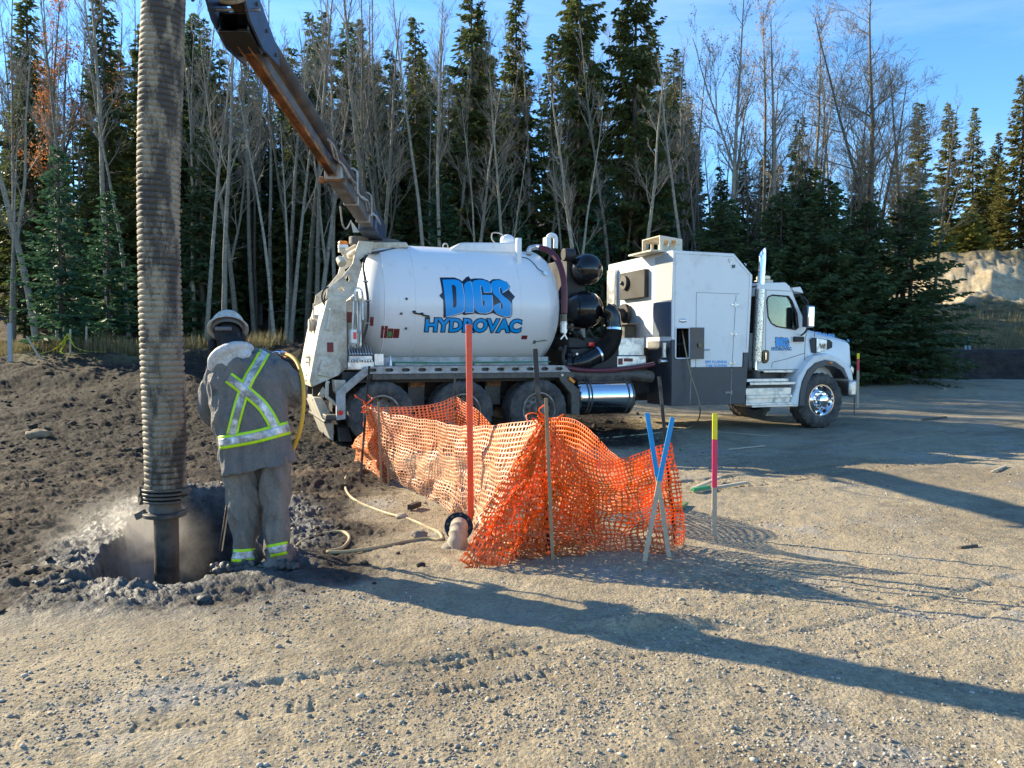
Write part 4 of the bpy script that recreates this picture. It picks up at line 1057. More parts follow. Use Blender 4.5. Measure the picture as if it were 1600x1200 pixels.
mb = MB(); mb.cyl(P3(507, 488, .5), P3(516, 462, .5), .045); mb.cyl(P3(503, 500, .5), P3(508, 486, .5), .025); T_(mb, 'lift_cylinder', M['steel'])
mb = MB(); mb.tube(smooth_path([P3(508, 478, .45), P3(503, 465, .45), P3(506, 453, .45), P3(514, 449, .45), P3(520, 456, .45)], 6), .016, 6); mb.tube(smooth_path([P3(511, 480, .5), P3(507, 466, .5), P3(510, 456, .5), P3(517, 453, .5)], 6), .016, 6); T_(mb, 'hydraulic_hose', M['black_matt'])
# discharge valve and pipes on the back
mb = MB()
p = P3(497, 508, 1.0)
mb.cyl(P3(482, 508, 1.0), P3(500, 508, 1.0), .10, n=16); mb.cyl(P3(485, 508, 1.0), P3(487, 508, 1.0), .13, n=16); mb.cyl(P3(493, 508, 1.0), P3(495, 508, 1.0), .13, n=16)
mb.cyl(P3(496, 508, 1.0), P3(496, 492, 1.0), .05, n=12); mb.cyl(P3(490, 498, 1.), P3(490, 474, 1.), .012, n=6)
T_(mb, 'discharge_valve', M['cream'], .005)
mb = MB(); mb.cyl(P3(481, 576, .9), P3(492, 576, .9), .22, n=20); mb.cyl(P3(484, 576, .9), P3(486, 576, .9), .26, n=20)
for z in (558, 566, 586, 594): mb.cyl(P3(477, z, .8), P3(484, z, .8), .015, n=6)
T_(mb, 'outlet_flange', M['cream'], .005)
# valve bank, control box, pipes between door and tank
mb = MB()
x0, z0 = P(544, 577, .12); x1, z1_ = P(584, 565, .12); mb.box(x0, x1, .12, .3, z0, z1_)
x0, z0 = P(546, 564, .15); x1, z1_ = P(582, 556, .15); mb.box(x0, x1, .16, .34, z0, z1_)
for i in range(9):
    u = 547 + i * 4.2; mb.cyl(P3(u, 553, .2), P3(u - 3, 538 + (i % 3) * 2, .3), .012, n=6); mb.cyl(P3(u, 566, .1), P3(u, 562, .1), .018, n=8)
    mb.ball(P3(u, 553, .2), .022, 8)
T_(mb, 'valve_bank', M['alu'], .004)
mb = MB(); x0, z0 = P(549, 536, .1); x1, z1_ = P(558, 515, .1); mb.box(x0, x1, .1, .3, z0, z1_)
cb = T_(mb, 'control_box', M['white'], .008)
mb = MB(); x0, z0 = P(552, 530, .1); x1, z1_ = P(557, 519, .1); mb.box(x0, x1, .093, .099, z0, z1_); T_(mb, 'emergency_switch', M['red_lens'], parent=cb)
mb = MB()
for (a, b) in (((558, 455), (560, 520)), ((563, 470), (563, 540)), ((553, 470), (551, 515))): mb.cyl(P3(*a, .25), P3(*b, .25), .022, n=8)
mb.tube(smooth_path([P3(556, 470, .2), P3(554, 455, .2), P3(560, 450, .2), P3(566, 458, .2), P3(567, 500, .2)], 6), .018, 6)
x0, z0 = P(586, 571, .1); x1, z1_ = P(600, 553, .1); mb.box(x0, x1, .14, .22, z0, z1_)
mb.cyl(P3(610, 572, .15), P3(610, 556, .15), .03, .008, n=8)
T_(mb, 'hydraulic_pipes', M['alu'])
mb = MB(); x0, z0 = P(543, 503, .28); x1, z1_ = P(552, 487, .28); mb.box(x0, x1, .42, .45, z0, z1_); T_(mb, 'warning_sticker', M['red'])
# rear bumper steps and the drop chute
mb = MB()
mb.tube([P3(513, 595, .15), P3(511, 600, .15), P3(511, 620, .15), P3(522, 630, .15), P3(528, 633, .15)], .03, 8)
mb.plate(PL([(522, 594), (540, 594), (540, 606), (530, 618), (524, 612)], .1), .1, .4)
T_(mb, 'rear_step_bracket', M['cream'], .006)
mb = MB(); mb.plate(PL([(490, 621), (503, 621), (522, 655), (521, 690), (516, 686)], .5), .5, 2.0)
mb.plate(PL([(497, 618), (505, 604), (512, 612), (506, 622)], .4), .4, .46)
T_(mb, 'discharge_chute', M['cream'], .008)
mb = MB(); x0, z0 = P(507, 656, .2); x1, z1_ = P(527, 647, .2); mb.box(x0, x1, .05, 2.45, z0, z1_); mb.box(x0 - .02, x0 + .1, .1, 2.4, z0 - .05, z0)
T_(mb, 'rear_bumper', M['steel'], .02)
mb = MB(); mb.plate(PL([(529, 668), (545, 668), (551, 690), (531, 690)], .3), .3, .9); T_(mb, 'mud_flap', M['black_matt'], .004)
# beacon and work lamp on the arm
mb = MB(); mb.bar(P3(535, 396, .4), P3(556, 384, .7), .05, .05); mb.box(P(529, 394, .4)[0], P(539, 394, .4)[0], .34, .46, P(530, 394, .4)[1], P(530, 388, .4)[1])
lb = T_(mb, 'lamp_bracket', M['cream'], .005)
mb = MB(); mb.cyl(P3(536, 388, .4), P3(536, 383, .4), .085, n=18); T_(mb, 'beacon_base', M['white'], parent=lb)
mb = MB(); mb.lathe(P3(536, 384, .4), (0, 0, 1), [(0, .08), (.05, .078), (.075, .06), (.08, 0)], 18); T_(mb, 'amber_beacon', M['amber'], parent=lb)
mb = MB(); mb.cyl(P3(530, 404, .38), P3(535, 412, .3), .06, .075, n=14); T_(mb, 'work_lamp', M['cream'], parent=lb)

# --- boom foot (turret) and boom
mb = MB(); mb.cyl(P3(592, 388, 1.25), P3(592, 376, 1.25), .36, n=28); mb.box(P(572, 384, 1.)[0], P(625, 384, 1.)[0], .85, 1.65, P(600, 385, 1.)[1], P(600, 378, 1.)[1])
mb.cyl(P3(561, 383, .9), P3(561, 371, .9), .17, n=20)
T_(mb, 'slewing_ring', M['steel'], .01)
mb = MB(); mb.plate(PL([(553, 392), (554, 386), (575, 380), (632, 380), (637, 388)], .9), .75, 1.75); T_(mb, 'turret_base', M['cream'], .02)
Minv = Matrix.Rotation(-TA, 4, 'Z') @ Matrix.Translation(-TO)
def W2L(p): return Minv @ Vector(p)
Bw = dp(588, 366, 13.4); Tw = dp(365, 35, 6.6)
ax = (Tw - Bw).normalized(); LB = (Tw - Bw).length
sdw = ax.cross(Vector((0, 0, 1))).normalized(); upw = sdw.cross(ax)       # sdw: sideways (to the viewer's left when looking along the boom toward the tip)
def BP(t, s=0.0, u=0.0): return W2L(Bw + ax * (t * LB) + sdw * s + upw * u)
upl = (W2L(Bw + upw) - W2L(Bw)); sdl = (W2L(Bw + sdw) - W2L(Bw))
def bbar(mbx, t0, t1, w_, h_, s=0.0, u=0.0): mbx.bar(BP(t0, s, u), BP(t1, s, u), w_, h_, up=upl)
mb = MB(); bbar(mb, -.02, .47, .20, .23)
boom = T_(mb, 'boom_outer_section', M['boom_grey'], .02)
mb = MB(); bbar(mb, -.02, .12, .30, .36, 0, .02); T_(mb, 'boom_foot_cover', M['boom_blue'], .03, parent=boom)
for t0, t1 in ((.455, .475), (.30, .31), (.17, .18)):
    mb = MB(); bbar(mb, t0, t1, .22, .25); T_(mb, 'boom_collar', M['rail'], .01, parent=boom)
mb = MB(); mb.cyl(BP(.47, .18, -.13), BP(.47, -.16, -.13), .025); mb.cyl(BP(.47, .18, -.13), BP(.47, .13, -.13), .045, n=14)
T_(mb, 'boom_pin', M['rust'], parent=boom)
mb = MB(); bbar(mb, .44, .97, .11, .11, 0, .01)
inner = T_(mb, 'boom_inner_section', M['boom_grey'], .012)
mb = MB()
for s in (-.046, .046): bbar(mb, .47, .965, .015, .05, s, -.07)
bbar(mb, .47, .965, .075, .012, 0, -.052); T_(mb, 'boom_channel', M['rust'], .004, parent=inner)
mb = MB(); pts = [BP(t, -.05, .165 + .012 * math.sin(t * 9)) for t in np.linspace(-.02, 1.02, 30)]
mb.tube(pts, .085, 24); T_(mb, 'boom_suction_tube', M['boom_tube'])
for t in (.20, .36):
    mb = MB(); q = [BP(t, -.16, .04), BP(t, -.16, .25), BP(t, -.11, .29), BP(t, .03, .29), BP(t, .07, .25), BP(t, .07, .12)]
    mb.tube(q, .015, 6); mb.bar(BP(t, -.165, -.08), BP(t, -.165, .2), .025, .045)
    T_(mb, 'tube_guard_hoop', M['rail'])
mb = MB()
for k in range(2): mb.tube(smooth_path([BP(t, -.125 - .02 * k + .02 * math.sin(t * 40 + k), .04 + .03 * math.sin(t * 55 + k)) for t in np.linspace(.08, .6, 26)], 2), .014, 6)
mb.tube(smooth_path([BP(.2, .15, -.15), BP(.23, .17, -.33), BP(.27, .17, -.35), BP(.31, .15, -.15)], 5), .012, 6)
T_(mb, 'boom_hydraulic_line', M['rail'])
mb = MB(); q = [BP(.10, .15, -.15), BP(.20, .15, -.15), BP(.17, .15, -.28)]
mb.add([p for p in q] + [p + sdl * .01 for p in q], [(0, 1, 2), (3, 5, 4), (0, 3, 4, 1), (1, 4, 5, 2), (2, 5, 3, 0)]); T_(mb, 'boom_bracket', M['white'])
# boom head
mb = MB()
w2 = .14
for (t0, t1, s, u, w_, h_) in ((.945, 1.0, 0, -.075, .26, .02), (.945, 1.0, 0, .085, .26, .02), (.945, 1.0, -.12, .005, .02, .14), (.945, 1.0, .12, .005, .02, .14)): bbar(mb, t0, t1, w_, h_, s, u)
bbar(mb, .945, .95, .22, .14, 0, .005)
head = T_(mb, 'boom_head', M['black'], .008)
mb = MB()
for s in (-.165, .145):
    pl = [(.89, -.01), (.90, .12), (1.0, .34), (1.05, .40), (1.06, .25), (1.01, -.02), (.96, -.09)]
    vs = [BP(t, s, u) for t, u in pl] + [BP(t, s + .02, u) for t, u in pl]; n = len(pl)
    mb.add(vs, [tuple(range(n)), tuple(range(2 * n - 1, n - 1, -1))] + [(i, (i + 1) % n, (i + 1) % n + n, i + n) for i in range(n)])
T_(mb, 'head_side_plate', M['boom_blue'], parent=head)
mb = MB()
for t, u in ((.91, .03), (.95, .11), (.99, .2), (1.03, .31)):
    mb = MB(); mb.cyl(BP(t, -.18, u), BP(t, .18, u), .017, n=10); T_(mb, 'head_bolt', M['steel'], parent=head)
mb = MB()
pl = [(1.0, .30), (1.03, .34), (1.08, .12), (1.085, -.07), (1.065, -.08), (1.045, .08)]
for s in (.15, .25):
    vs = [BP(t, s, u) for t, u in pl] + [BP(t, s + .015, u) for t, u in pl]; n = len(pl)
    mb.add(vs, [tuple(range(n)), tuple(range(2 * n - 1, n - 1, -1))] + [(i, (i + 1) % n, (i + 1) % n + n, i + n) for i in range(n)])
T_(mb, 'hose_guide_plate', M['boom_blue'], parent=head)
mb = MB(); mb.cyl(BP(1.072, .14, -.04), BP(1.072, .36, -.04), .045, n=18); T_(mb, 'guide_roller', M['alu'], parent=head)
mb = MB(); mb.cyl(BP(1.0, .22, .11), BP(1.0, -.22, .11), .015, n=8)
T_(mb, 'cross_pin', M['alu'], parent=head)

# --- mid section: blower vessels, duct, boxes, fuel tank
for (u, v, r, y, nm) in ((917, 421, .30, .85, 'upper_vessel'), (914, 484, .35, .75, 'lower_vessel')):
    mb = MB(); c = P3(u, v, y); mb.lathe(c + Vector((0, -r * .92, 0)), (0, 1, 0), [(0, 0)] + [(r * .92 * (1 - math.cos(a)), r * math.sin(a)) for a in np.linspace(.12, math.pi / 2, 12)] + [(1.2, r)] + [(1.2 + r * .5 * math.sin(a), r * math.cos(a)) for a in np.linspace(.2, math.pi / 2, 8)], 48)
    T_(mb, 'silencer_vessel', M['black'], angle=50)
mb = MB(); a = P(884, 404, 1.0); b = P(905, 500, 1.0); mb.box(a[0], b[0] + .1, .95, 1.9, b[1], a[1]); mb.cyl(P3(880, 398, .9), P3(897, 398, .9), .12, n=20)
mb.box(P(887, 590, .5)[0], P(960, 590, .5)[0], .35, 2.1, 1.02, P(940, 545, .5)[1]); mb.box(P(885, 530, .6)[0], P(945, 530, .6)[0], .5, 1.9, P(885, 544, .5)[1], P(885, 527, .6)[1])
T_(mb, 'blower_housing', M['black_matt'], .02)
mb = MB()
for (u, v) in ((876, 545), (893, 515), (905, 520), (920, 517), (935, 515), (950, 540), (890, 560)): mb.cyl(P3(u, v, .4), P3(u + 9, v + 14, .55), .028, n=8); mb.ball(P3(u, v, .4), .045, 8)
mb.tube(smooth_path([P3(884, 540, .3), P3(880, 560, .25), P3(886, 575, .3), P3(900, 568, .4)], 6), .03, 8)
T_(mb, 'blower_pipework', M['black_matt'])
mb = MB()
for i, (u, v) in enumerate(((893, 508), (893, 515), (890, 521), (949, 502), (952, 510))): mb.cyl(P3(u, v, .3), P3(u, v, .3) - Vector((0, .03, 0)), .03 if i == 0 else .016, n=12)
T_(mb, 'pressure_gauge', M['steel'])
mb = MB(); a = P(919, 541, .47); b = P(928, 535, .47); mb.box(a[0], b[0], .44, .47, a[1], b[1]); T_(mb, 'red_plate', M['red_lens'])
# flexible duct
dq = smooth_path([P3(945, 484, .45), P3(955, 490, .4), P3(958, 505, .38), P3(958, 520, .36), P3(954, 536, .32), P3(943, 549, .3), P3(930, 556, .28), P3(912, 566, .3), P3(896, 570, .4)], 14)
n_ = len(dq)
mb = MB(); a, b = int(n_ * .33), int(n_ * .72)
fine = smooth_path(dq[a:b:3], 16)
mb.tube(fine, [.155 + .016 * math.sin(i * 2 * math.pi / 6.0) for i in range(len(fine))], 24)
duct = T_(mb, 'flexible_duct', M['black_matt'], angle=60)
mb = MB(); mb.tube(dq[:a + 2], .15, 24); mb.tube(dq[b - 2:], .15, 24)
c = dq[-1]; mb.cyl(c, c + Vector((-.06, .04, 0)), .24, n=24)
T_(mb, 'duct_elbow', M['black'], parent=duct)
mb = MB()
for q in (a, b): mb = MB(); d = (dq[q + 1] - dq[q - 1]).normalized(); mb.cyl(dq[q] - d * .02, dq[q] + d * .02, .172, n=24); T_(mb, 'duct_clamp', M['chrome'], parent=duct)
mb = MB()
for i in range(9):
    an = 2 * math.pi * i / 9; mb.cyl(c + Vector((math.cos(an) * .2, -.08, math.sin(an) * .2)), c + Vector((math.cos(an) * .2, .0, math.sin(an) * .2)), .022, n=8)
T_(mb, 'flange_bolts', M['alu'], parent=duct)
mb = MB(); a = P(963, 575, .35); b = P(1010, 556, .35); mb.box(a[0], b[0], .35, 1.5, a[1], b[1]); a = P(966, 556, .5); b = P(1007, 528, .5); mb.box(a[0], b[0], .5, 1.6, a[1] + .003, b[1])
tb_ = T_(mb, 'tool_box', M['alu'], .012)
mb = MB(); a = P(949, 570, .35); b = P(957, 560, .35); x0 = P(966, 570, .35)[0]; mb.box(x0, x0 + .09, .342, .347, a[1], b[1]); mb.box(x0 + .12, x0 + .30, .342, .347, P(960, 565, .35)[1], b[1]); T_(mb, 'warning_sticker', M['red'], parent=tb_)
mb = MB(); mb.tube(smooth_path([P3(884, 575, .2), P3(920, 579, .18), P3(970, 577, .18), P3(1012, 571, .2), P3(1022, 569, .2)], 6), .045, 12); T_(mb, 'water_line', M['maroon'])
mb = MB(); mb.tube(smooth_path([P3(886, 583, .3), P3(930, 586, .3), P3(980, 585, .3), P3(1018, 589, .3)], 6), .11, 14)
mb.box(P(884, 590, .4)[0], P(1015, 590, .4)[0], .42, .74, 1.0, 1.18); T_(mb, 'cable_loom', M['steel'])
mb = MB(); a = P(906, 622); b = P(999, 622); r = .325; zc = a[1]
prf = [(0, 0), (.01, r * .6), (.04, r * .93), (.07, r), (b[0] - a[0] - .07, r), (b[0] - a[0] - .04, r * .93), (b[0] - a[0] - .01, r * .6), (b[0] - a[0], 0)]
mb.lathe((a[0], .36, zc), (1, 0, 0), prf, 48)
ft = T_(mb, 'fuel_tank', M['chrome'], angle=30)
mb = MB()
for u in (921, 926, 984, 991):
    mb = MB(); x = P(u, 622)[0]; mb.lathe((x, .36, zc), (1, 0, 0), [(0, r), (.0, r + .008), (.03, r + .008), (.03, r)], 48); T_(mb, 'tank_strap', M['steel'], parent=ft)
mb = MB()
for u in (923, 987): x = P(u, 622)[0]; mb.box(x - .03, x + .03, .5, .8, zc + .05, zc + r + .12)
T_(mb, 'tank_bracket', M['steel'], parent=ft)

# --- engine and water heater box
XR = P(1050, 480, 0)[0]
bx = lambda u, v, y=0.0: P(u, v, y)
xtr = P(1056, 391)[0]; pts = [(XR, P(1048, 531)[1]), (XR, P(1054, 391)[1]), P(1147, 393), P(1176, 430), P(1169.5, 551), P(1161, 551), P(1160, 574), P(1080, 574), P(1079, 560), P(1078, 533)]
ZT = pts[1][1]; pts[2] = (pts[2][0], ZT)
opening = PL([(1057, 512), (1076, 512), (1077, 515), (1077, 558), (1075, 560), (1056, 560), (1055, 557), (1055.5, 514)])
up = [(XR, P(1048, 532)[1]), (XR, ZT), pts[2], P(1176, 430), P(1169.5, 551), P(1161.5, 551), P(1160, 574), P(1050, 574)]
zlow = P(1100, 574)[1]; zmid = P(1050, 531)[1]
up = [(XR, zmid), (XR, ZT), pts[2], P(1176, 430), (P(1169.5, 551)[0], P(1169.5, 551)[1]), (P(1161, 551)[0], P(1161, 551)[1]), (P(1160, 574)[0], zlow), (P(1079, 574)[0], zlow), (P(1079, 531)[0], zmid)]
# upper body: near side plate, far side plate, roof, rear, slanted front
XF = P(1169.5, 551)[0]; XT = pts[2][0]; XN = P(1176, 430)[0]; ZN = P(1176, 430)[1]
mb = MB()
mb.plate(up + [(opening[3][0], zmid), opening[2], opening[1], opening[0], opening[7], (opening[7][0], zmid)], 0.0, .04)
mb.plate([(XR, 1.1), (XR, ZT), (XT, ZT), (XN, ZN), (XF, 1.1)], 2.46, 2.5)
mb.box(XR, XT, .04, 2.46, ZT - .04, ZT)
mb.box(XR, XR + .04, .04, 2.46, 1.6, ZT - .04)
mb.plate([(XT, ZT - .002), (XN, ZN), (XN - .04, ZN - .02), (XT - .04, ZT - .042)], .04, 2.46)
mb.plate([(XN, ZN), (XF, zlow), (XF - .04, zlow), (XN - .04, ZN)], .04, 2.46)
body = T_(mb, 'equipment_box', M['white'], .012)
mb = MB()
low = [(XR, P(1045, 633)[1]), (XR, zmid - .003), (P(1055, 531)[0], zmid - .003), (P(1055, 561)[0], P(1055, 561.5)[1]), (P(1079, 561)[0], P(1078, 561.5)[1]), (P(1079, 574)[0], zlow - .003), (P(1161, 574)[0], zlow - .003), (P(1161.5, 574)[0], P(1161, 551)[1] - .003), (XF, P(1169, 551)[1] - .003), P(1164, 633)]
zb_ = P(1100, 633)[1]
low[0] = (XR, zb_); low[-1] = (P(1164, 633)[0], zb_)
mb.plate(low, -.004, .036)
mb.box(XR, XR + .04, .036, .86, zb_, zmid - .01); mb.box(XR + .04, low[-1][0], .036, .86, zb_, zb_ + .03); mb.box(low[-1][0] - .04, low[-1][0], .036, .86, zb_ + .03, zlow - .02)
mb.box(XR + .04, XF - .04, .86, .89, zb_, 1.2)
mb.box(XR, XF, 1.65, 2.5, zb_, 1.1)
lowp = T_(mb, 'lower_cabinet', M['grey_panel'], .006)
# compartment opening: rim, inside, open door
mb = MB(); rim = [Vector((x, -.008, z)) for x, z in opening]; mb.tube(rim + [rim[0]], .014, 6, False); T_(mb, 'opening_rim', M['decal_white'], parent=body)
mb = MB(); ox0, oz0 = P(1053, 563); ox1, oz1 = P(1080, 508); mb.box(ox0, ox1, .55, .58, oz0, oz1); mb.box(ox0 - .02, ox0, .045, .58, oz0, oz1); mb.box(ox1, ox1 + .02, .045, .58, oz0, oz1); mb.box(ox0, ox1, .045, .58, oz0 - .02, oz0); mb.box(ox0, ox1, .045, .58, oz1, oz1 + .02)
for i in range(5): mb.cyl((ox0 + .03 + .07 * i, .3, oz0), (ox0 + .03 + .07 * i, .3, oz1 - .1), .016, n=6)
mb.cyl((ox0, .25, oz0 + .3), (ox1, .25, oz0 + .3), .03, n=8)
T_(mb, 'reel_compartment', M['black_matt'], parent=body)
mb = MB(); dz0 = P(1090, 561)[1]; dz1 = P(1090, 512)[1]; dx = P(1077, 540)[0]; h = Vector((math.cos(math.radians(-26)), math.sin(math.radians(-26)), 0)) * .26
mb.add([(dx, -.02, dz0), (dx, -.02, dz1), (dx + h.x, h.y - .02, dz1), (dx + h.x, h.y - .02, dz0), (dx - .008, -.035, dz0), (dx - .008, -.035, dz1), (dx + h.x - .008, h.y - .035, dz1), (dx + h.x - .008, h.y - .035, dz0)], [(0, 1, 2, 3), (4, 7, 6, 5), (0, 4, 5, 1), (1, 5, 6, 2), (2, 6, 7, 3), (3, 7, 4, 0)])
dl = T_(mb, 'compartment_door', M['boom_grey'], parent=body)
mb = MB(); mb.box(dx + h.x * .45, dx + h.x * .75, h.y * .6 - .075, h.y * .6 - .04, dz0 + .22, dz0 + .29); T_(mb, 'latch', M['black'], parent=dl)
# access door: grooves, hinges, handle
mb = MB()
gx0, gz1 = P(1088, 457); gx1 = P(1155, 457)[0]; gz0 = zlow
for (a, b) in (((gx0, gz1), (gx1, gz1)), ((gx0, gz0), (gx0, gz1)), ((P(1145, 460)[0], gz0), (P(1150, 460)[0], gz1 - .02))):
    mb.bar((a[0], -.001, a[1]), (b[0], -.001, b[1]), .006, .006)
T_(mb, 'door_gap', M['grey_panel'], parent=body)
mb = MB()
q = [(XR + .06, zmid + .05), (XR + .06, ZT - .06), (XT - .02, ZT - .06), (XN - .07, ZN - .01), (XF - .06, P(1169, 551)[1] + .04)]
for i in range(4): mb.bar((q[i][0], -.001, q[i][1]), (q[i + 1][0], -.001, q[i + 1][1]), .004, .006)
T_(mb, 'panel_seam', M['rail'], parent=body)
mb = MB()
for i in range(4):
    a_ = Vector((q[i][0], 0, q[i][1])); b_ = Vector((q[i + 1][0], 0, q[i + 1][1])); k_ = int((b_ - a_).length / .12)
    for j_ in range(k_):
        c_ = a_.lerp(b_, (j_ + .5) / k_); mb.ball(c_ + Vector((.0, -.001, -.028 if i in (1, 2) else 0)) + (Vector((.028, 0, 0)) if i in (0,) else Vector()), .007, 6, 1, .5, 1)
T_(mb, 'rivets', M['alu'], parent=body)
mb = MB()
for (u, v) in ((1148, 476), (1147, 522), (1145, 567)):
    p = P3(u, v, 0); mb.box(p.x - .09, p.x + .09, -.012, -.001, p.z - .015, p.z + .015); mb.cyl((p.x, -.015, p.z - .04), (p.x, -.015, p.z + .04), .012, n=8); mb.box(p.x - .02, p.x + .02, -.014, -.001, p.z - .05, p.z + .05)
T_(mb, 'hinge', M['alu'], parent=body)
mb = MB(); p = P3(1092, 546.5, 0); mb.tube([p, p + Vector((0, -.05, 0)), p + Vector((.2, -.05, 0))], .014, 8); mb.ball(p + Vector((.03, 0, 0)), .03, 10); T_(mb, 'door_handle', M['alu'], parent=body)
mb = MB(); p = P3(1067, 501, 0); mb.ball(p, .07, 18, 1.3, .2, .55); T_(mb, 'oval_vent', M['alu'], parent=body)
mb = MB(); p = P3(1141.5, 407, 0); mb.cyl(p, p + Vector((0, -.02, 0)), .045, n=20); l1 = T_(mb, 'side_lamp_ring', M['alu'], parent=body)
mb = MB(); p = P3(1141.5, 407, 0); mb.cyl(p + Vector((0, -.021, 0)), p + Vector((0, -.026, 0)), .028, n=20); T_(mb, 'side_lamp', M['bulb'], parent=body)
mb = MB(); p = P3(1146, 416, 0); mb.plate([(p.x - .04, p.z + .02), (p.x + .03, p.z + .03), (p.x + .02, p.z - .03), (p.x - .02, p.z - .04)], -.02, -.002); T_(mb, 'camera_plug', M['black'], parent=body)
mb = MB(); p = P3(1141, 613, 0); mb.box(p.x - .12, p.x, -.02, -.006, p.z - .015, p.z + .015); mb.box(p.x, p.x + .03, -.02, -.006, p.z - .04, p.z + .04)
T_(mb, 'cabinet_hinge', M['rail'], parent=lowp)
mb = MB(); x_ = P(1078, 600)[0]; mb.bar((x_, -.006, zb_ + .02), (x_ + .02, -.006, zlow - .03), .008, .006); mb.bar((P(1141, 600)[0], -.006, zb_ + .02), (P(1143, 600)[0], -.006, zlow - .03), .008, .006)
T_(mb, 'cabinet_seams', M['rail'], parent=lowp)
for (s, v0, v1) in (('PIPE FLUSHING', 563.2, 568.0), ('TUBE FLUSHING', 569.2, 573.2)):
    V, F = fit_text(s, 1102, v0, 1136, v1, 0, 0, 0, .03); drape(V, F, lambda z: -.003, 'lettering', M['blue'], body, 2)
# rear face fittings
xr = XR - .003
def RF(u, v, xl=XR):            # point on the rear face plane x = xl
    d = ray(u, v); t = ((TO - CP).dot(TX) + xl) / d.dot(TX); p = CP + d * t; return ((p - TO).dot(TY), p.z)
def rquad(mbx, pts, t0, t1, xl=XR): mbx.plate([RF(u, v, xl) for u, v in pts], t0, t1, ax='x')
mb = MB(); rquad(mb, [(1024, 403), (1053, 393), (1050, 470), (1025, 470)], XR - .008, XR - .001); ck = T_(mb, 'checker_plate', M['diamond_white'], parent=body)
mb = MB(); rquad(mb, [(1021, 473), (1049, 471.5), (1048, 526), (1020, 526)], XR - .008, XR - .001); T_(mb, 'checker_plate', diamond_mat('checker_plate_blue', (0.20, 0.25, 0.33), .5), parent=body)
mb = MB(); mb.box(XR - .10, XR - .003, RF(1014, 440)[0], RF(975, 440)[0], RF(985, 468)[1], RF(985, 426)[1]); e = T_(mb, 'control_cabinet', M['black_matt'], .01)
mb = MB(); yy = RF(984, 442)[0]; zz = RF(984, 442)[1]; mb.cyl((XR - .16, yy, zz), (XR - .10, yy, zz), .14, n=24); mb.ball((XR - .17, yy + .02, zz - .01), .045, 10); T_(mb, 'cooling_fan', M['steel'], parent=e)
mb = MB(); yy = RF(981, 492)[0]; zz = RF(981, 492)[1]; mb.cyl((XR - .42, yy, zz), (XR - .34, yy, zz), .22, n=28); mb.cyl((XR - .34, yy, zz), (XR - .12, yy, zz), .13, n=20); mb.cyl((XR - .12, yy, zz), (XR - .04, yy, zz), .22, n=28)
T_(mb, 'hose_reel', M['black_matt'], .005)
mb = MB()
for k in range(4):
    u = 968 + 9 * k; a = RF(u, 508); b = RF(u + 6 - 5 * (k % 2), 528); mb.tube(smooth_path([(XR - .2, a[0], a[1]), (XR - .15, (a[0] + b[0]) / 2 + .05, (a[1] + b[1]) / 2), (XR - .05, b[0], b[1])], 5), .02, 6)
T_(mb, 'reel_hose', M['black_matt'])
mb = MB(); y0_ = RF(954, 440)[0]; y1_ = RF(966, 440)[0]; mb.box(XR - .09, XR - .003, y1_, y0_, RF(960, 508)[1], RF(960, 422)[1]); T_(mb, 'side_guard', M['alu'], .01)
mb = MB(); a = RF(985, 505); mb.box(XR - .35, XR - .05, a[0] - .5, a[0] + .5, a[1] - .05, a[1] - .02); mb.box(XR - .3, XR - .05, a[0] - .3, a[0] + .4, 1.1, a[1] - .05); T_(mb, 'rear_shelf', M['steel'], .005)
mb = MB(); p = Vector((XR - .07, .14, 0)); za = P(1018, 556, .1)[1]; zb2 = P(1018, 538, .1)[1]; mb.cyl((p.x, p.y, za), (p.x, p.y, zb2), .045, n=14); mb.cyl((p.x, p.y, zb2), (p.x, p.y, zb2 + .03), .055, n=14); mb.cyl((p.x, p.y, za - .03), (p.x, p.y, za), .055, n=14); mb.cyl((p.x - .1, p.y, za - .1), (p.x + .05, p.y, za - .1), .05, n=12)
T_(mb, 'filter_canister', M['alu'])
# roof gear
mb = MB(); a0 = P(1010, 391, .9); b0 = P(1066, 368, .9)
x0, x1, y0, y1, z0, z1_ = P(1031, 385, .35)[0], P(1066, 385, .35)[0], .35, 1.0, ZT + .03, P(1033, 367.5, .35)[1]
wn = [[(x0 + .08 + i * .17, z0 + .1), (x0 + .19 + i * .17, z0 + .1), (x0 + .19 + i * .17, z1_ - .07), (x0 + .08 + i * .17, z1_ - .07)] for i in range(3) if x0 + .19 + i * .17 < x1 - .02]
mb.plate([(x0, z0), (x1, z0), (x1, z1_ - .05), (x0, z1_)], y0, y0 + .02, wn); mb.plate([(x0, z0), (x1, z0), (x1, z1_ - .05), (x0, z1_)], y1 - .02, y1, wn)
mb.plate([(x0, z1_ - .02), (x1, z1_ - .07), (x1, z1_ - .052), (x0, z1_ - .002)], y0 + .02, y1 - .02)
mb.box(x1 - .02, x1, y0 + .02, y1 - .02, z0, z1_ - .08); mb.box(x0 - .25, x1 + .05, y0 - .1, y1 + .1, ZT, z0)
T_(mb, 'roof_vent', M['cream'])
mb = MB(); c = P3(1103, 390, .9); mb.ball((c.x, c.y, ZT - .04), .42, 28, 1.1, 1, .38); T_(mb, 'roof_fan_dome', M['grey_panel'])

# --- exhaust stack
mb = MB(); sy = .25
top = P3(1191, 388, sy); bot = P3(1190, 470, sy)
q = [P3(1192.5, 383, sy) + Vector((.05, 0, 0)), P3(1191, 404, sy), P3(1191, 414, sy), P3(1187, 470, sy), P3(1181, 578, sy)]
mb.cyl(q[4], q[3], .075, n=24); mb.cyl(q[3], q[1], .072, n=24)
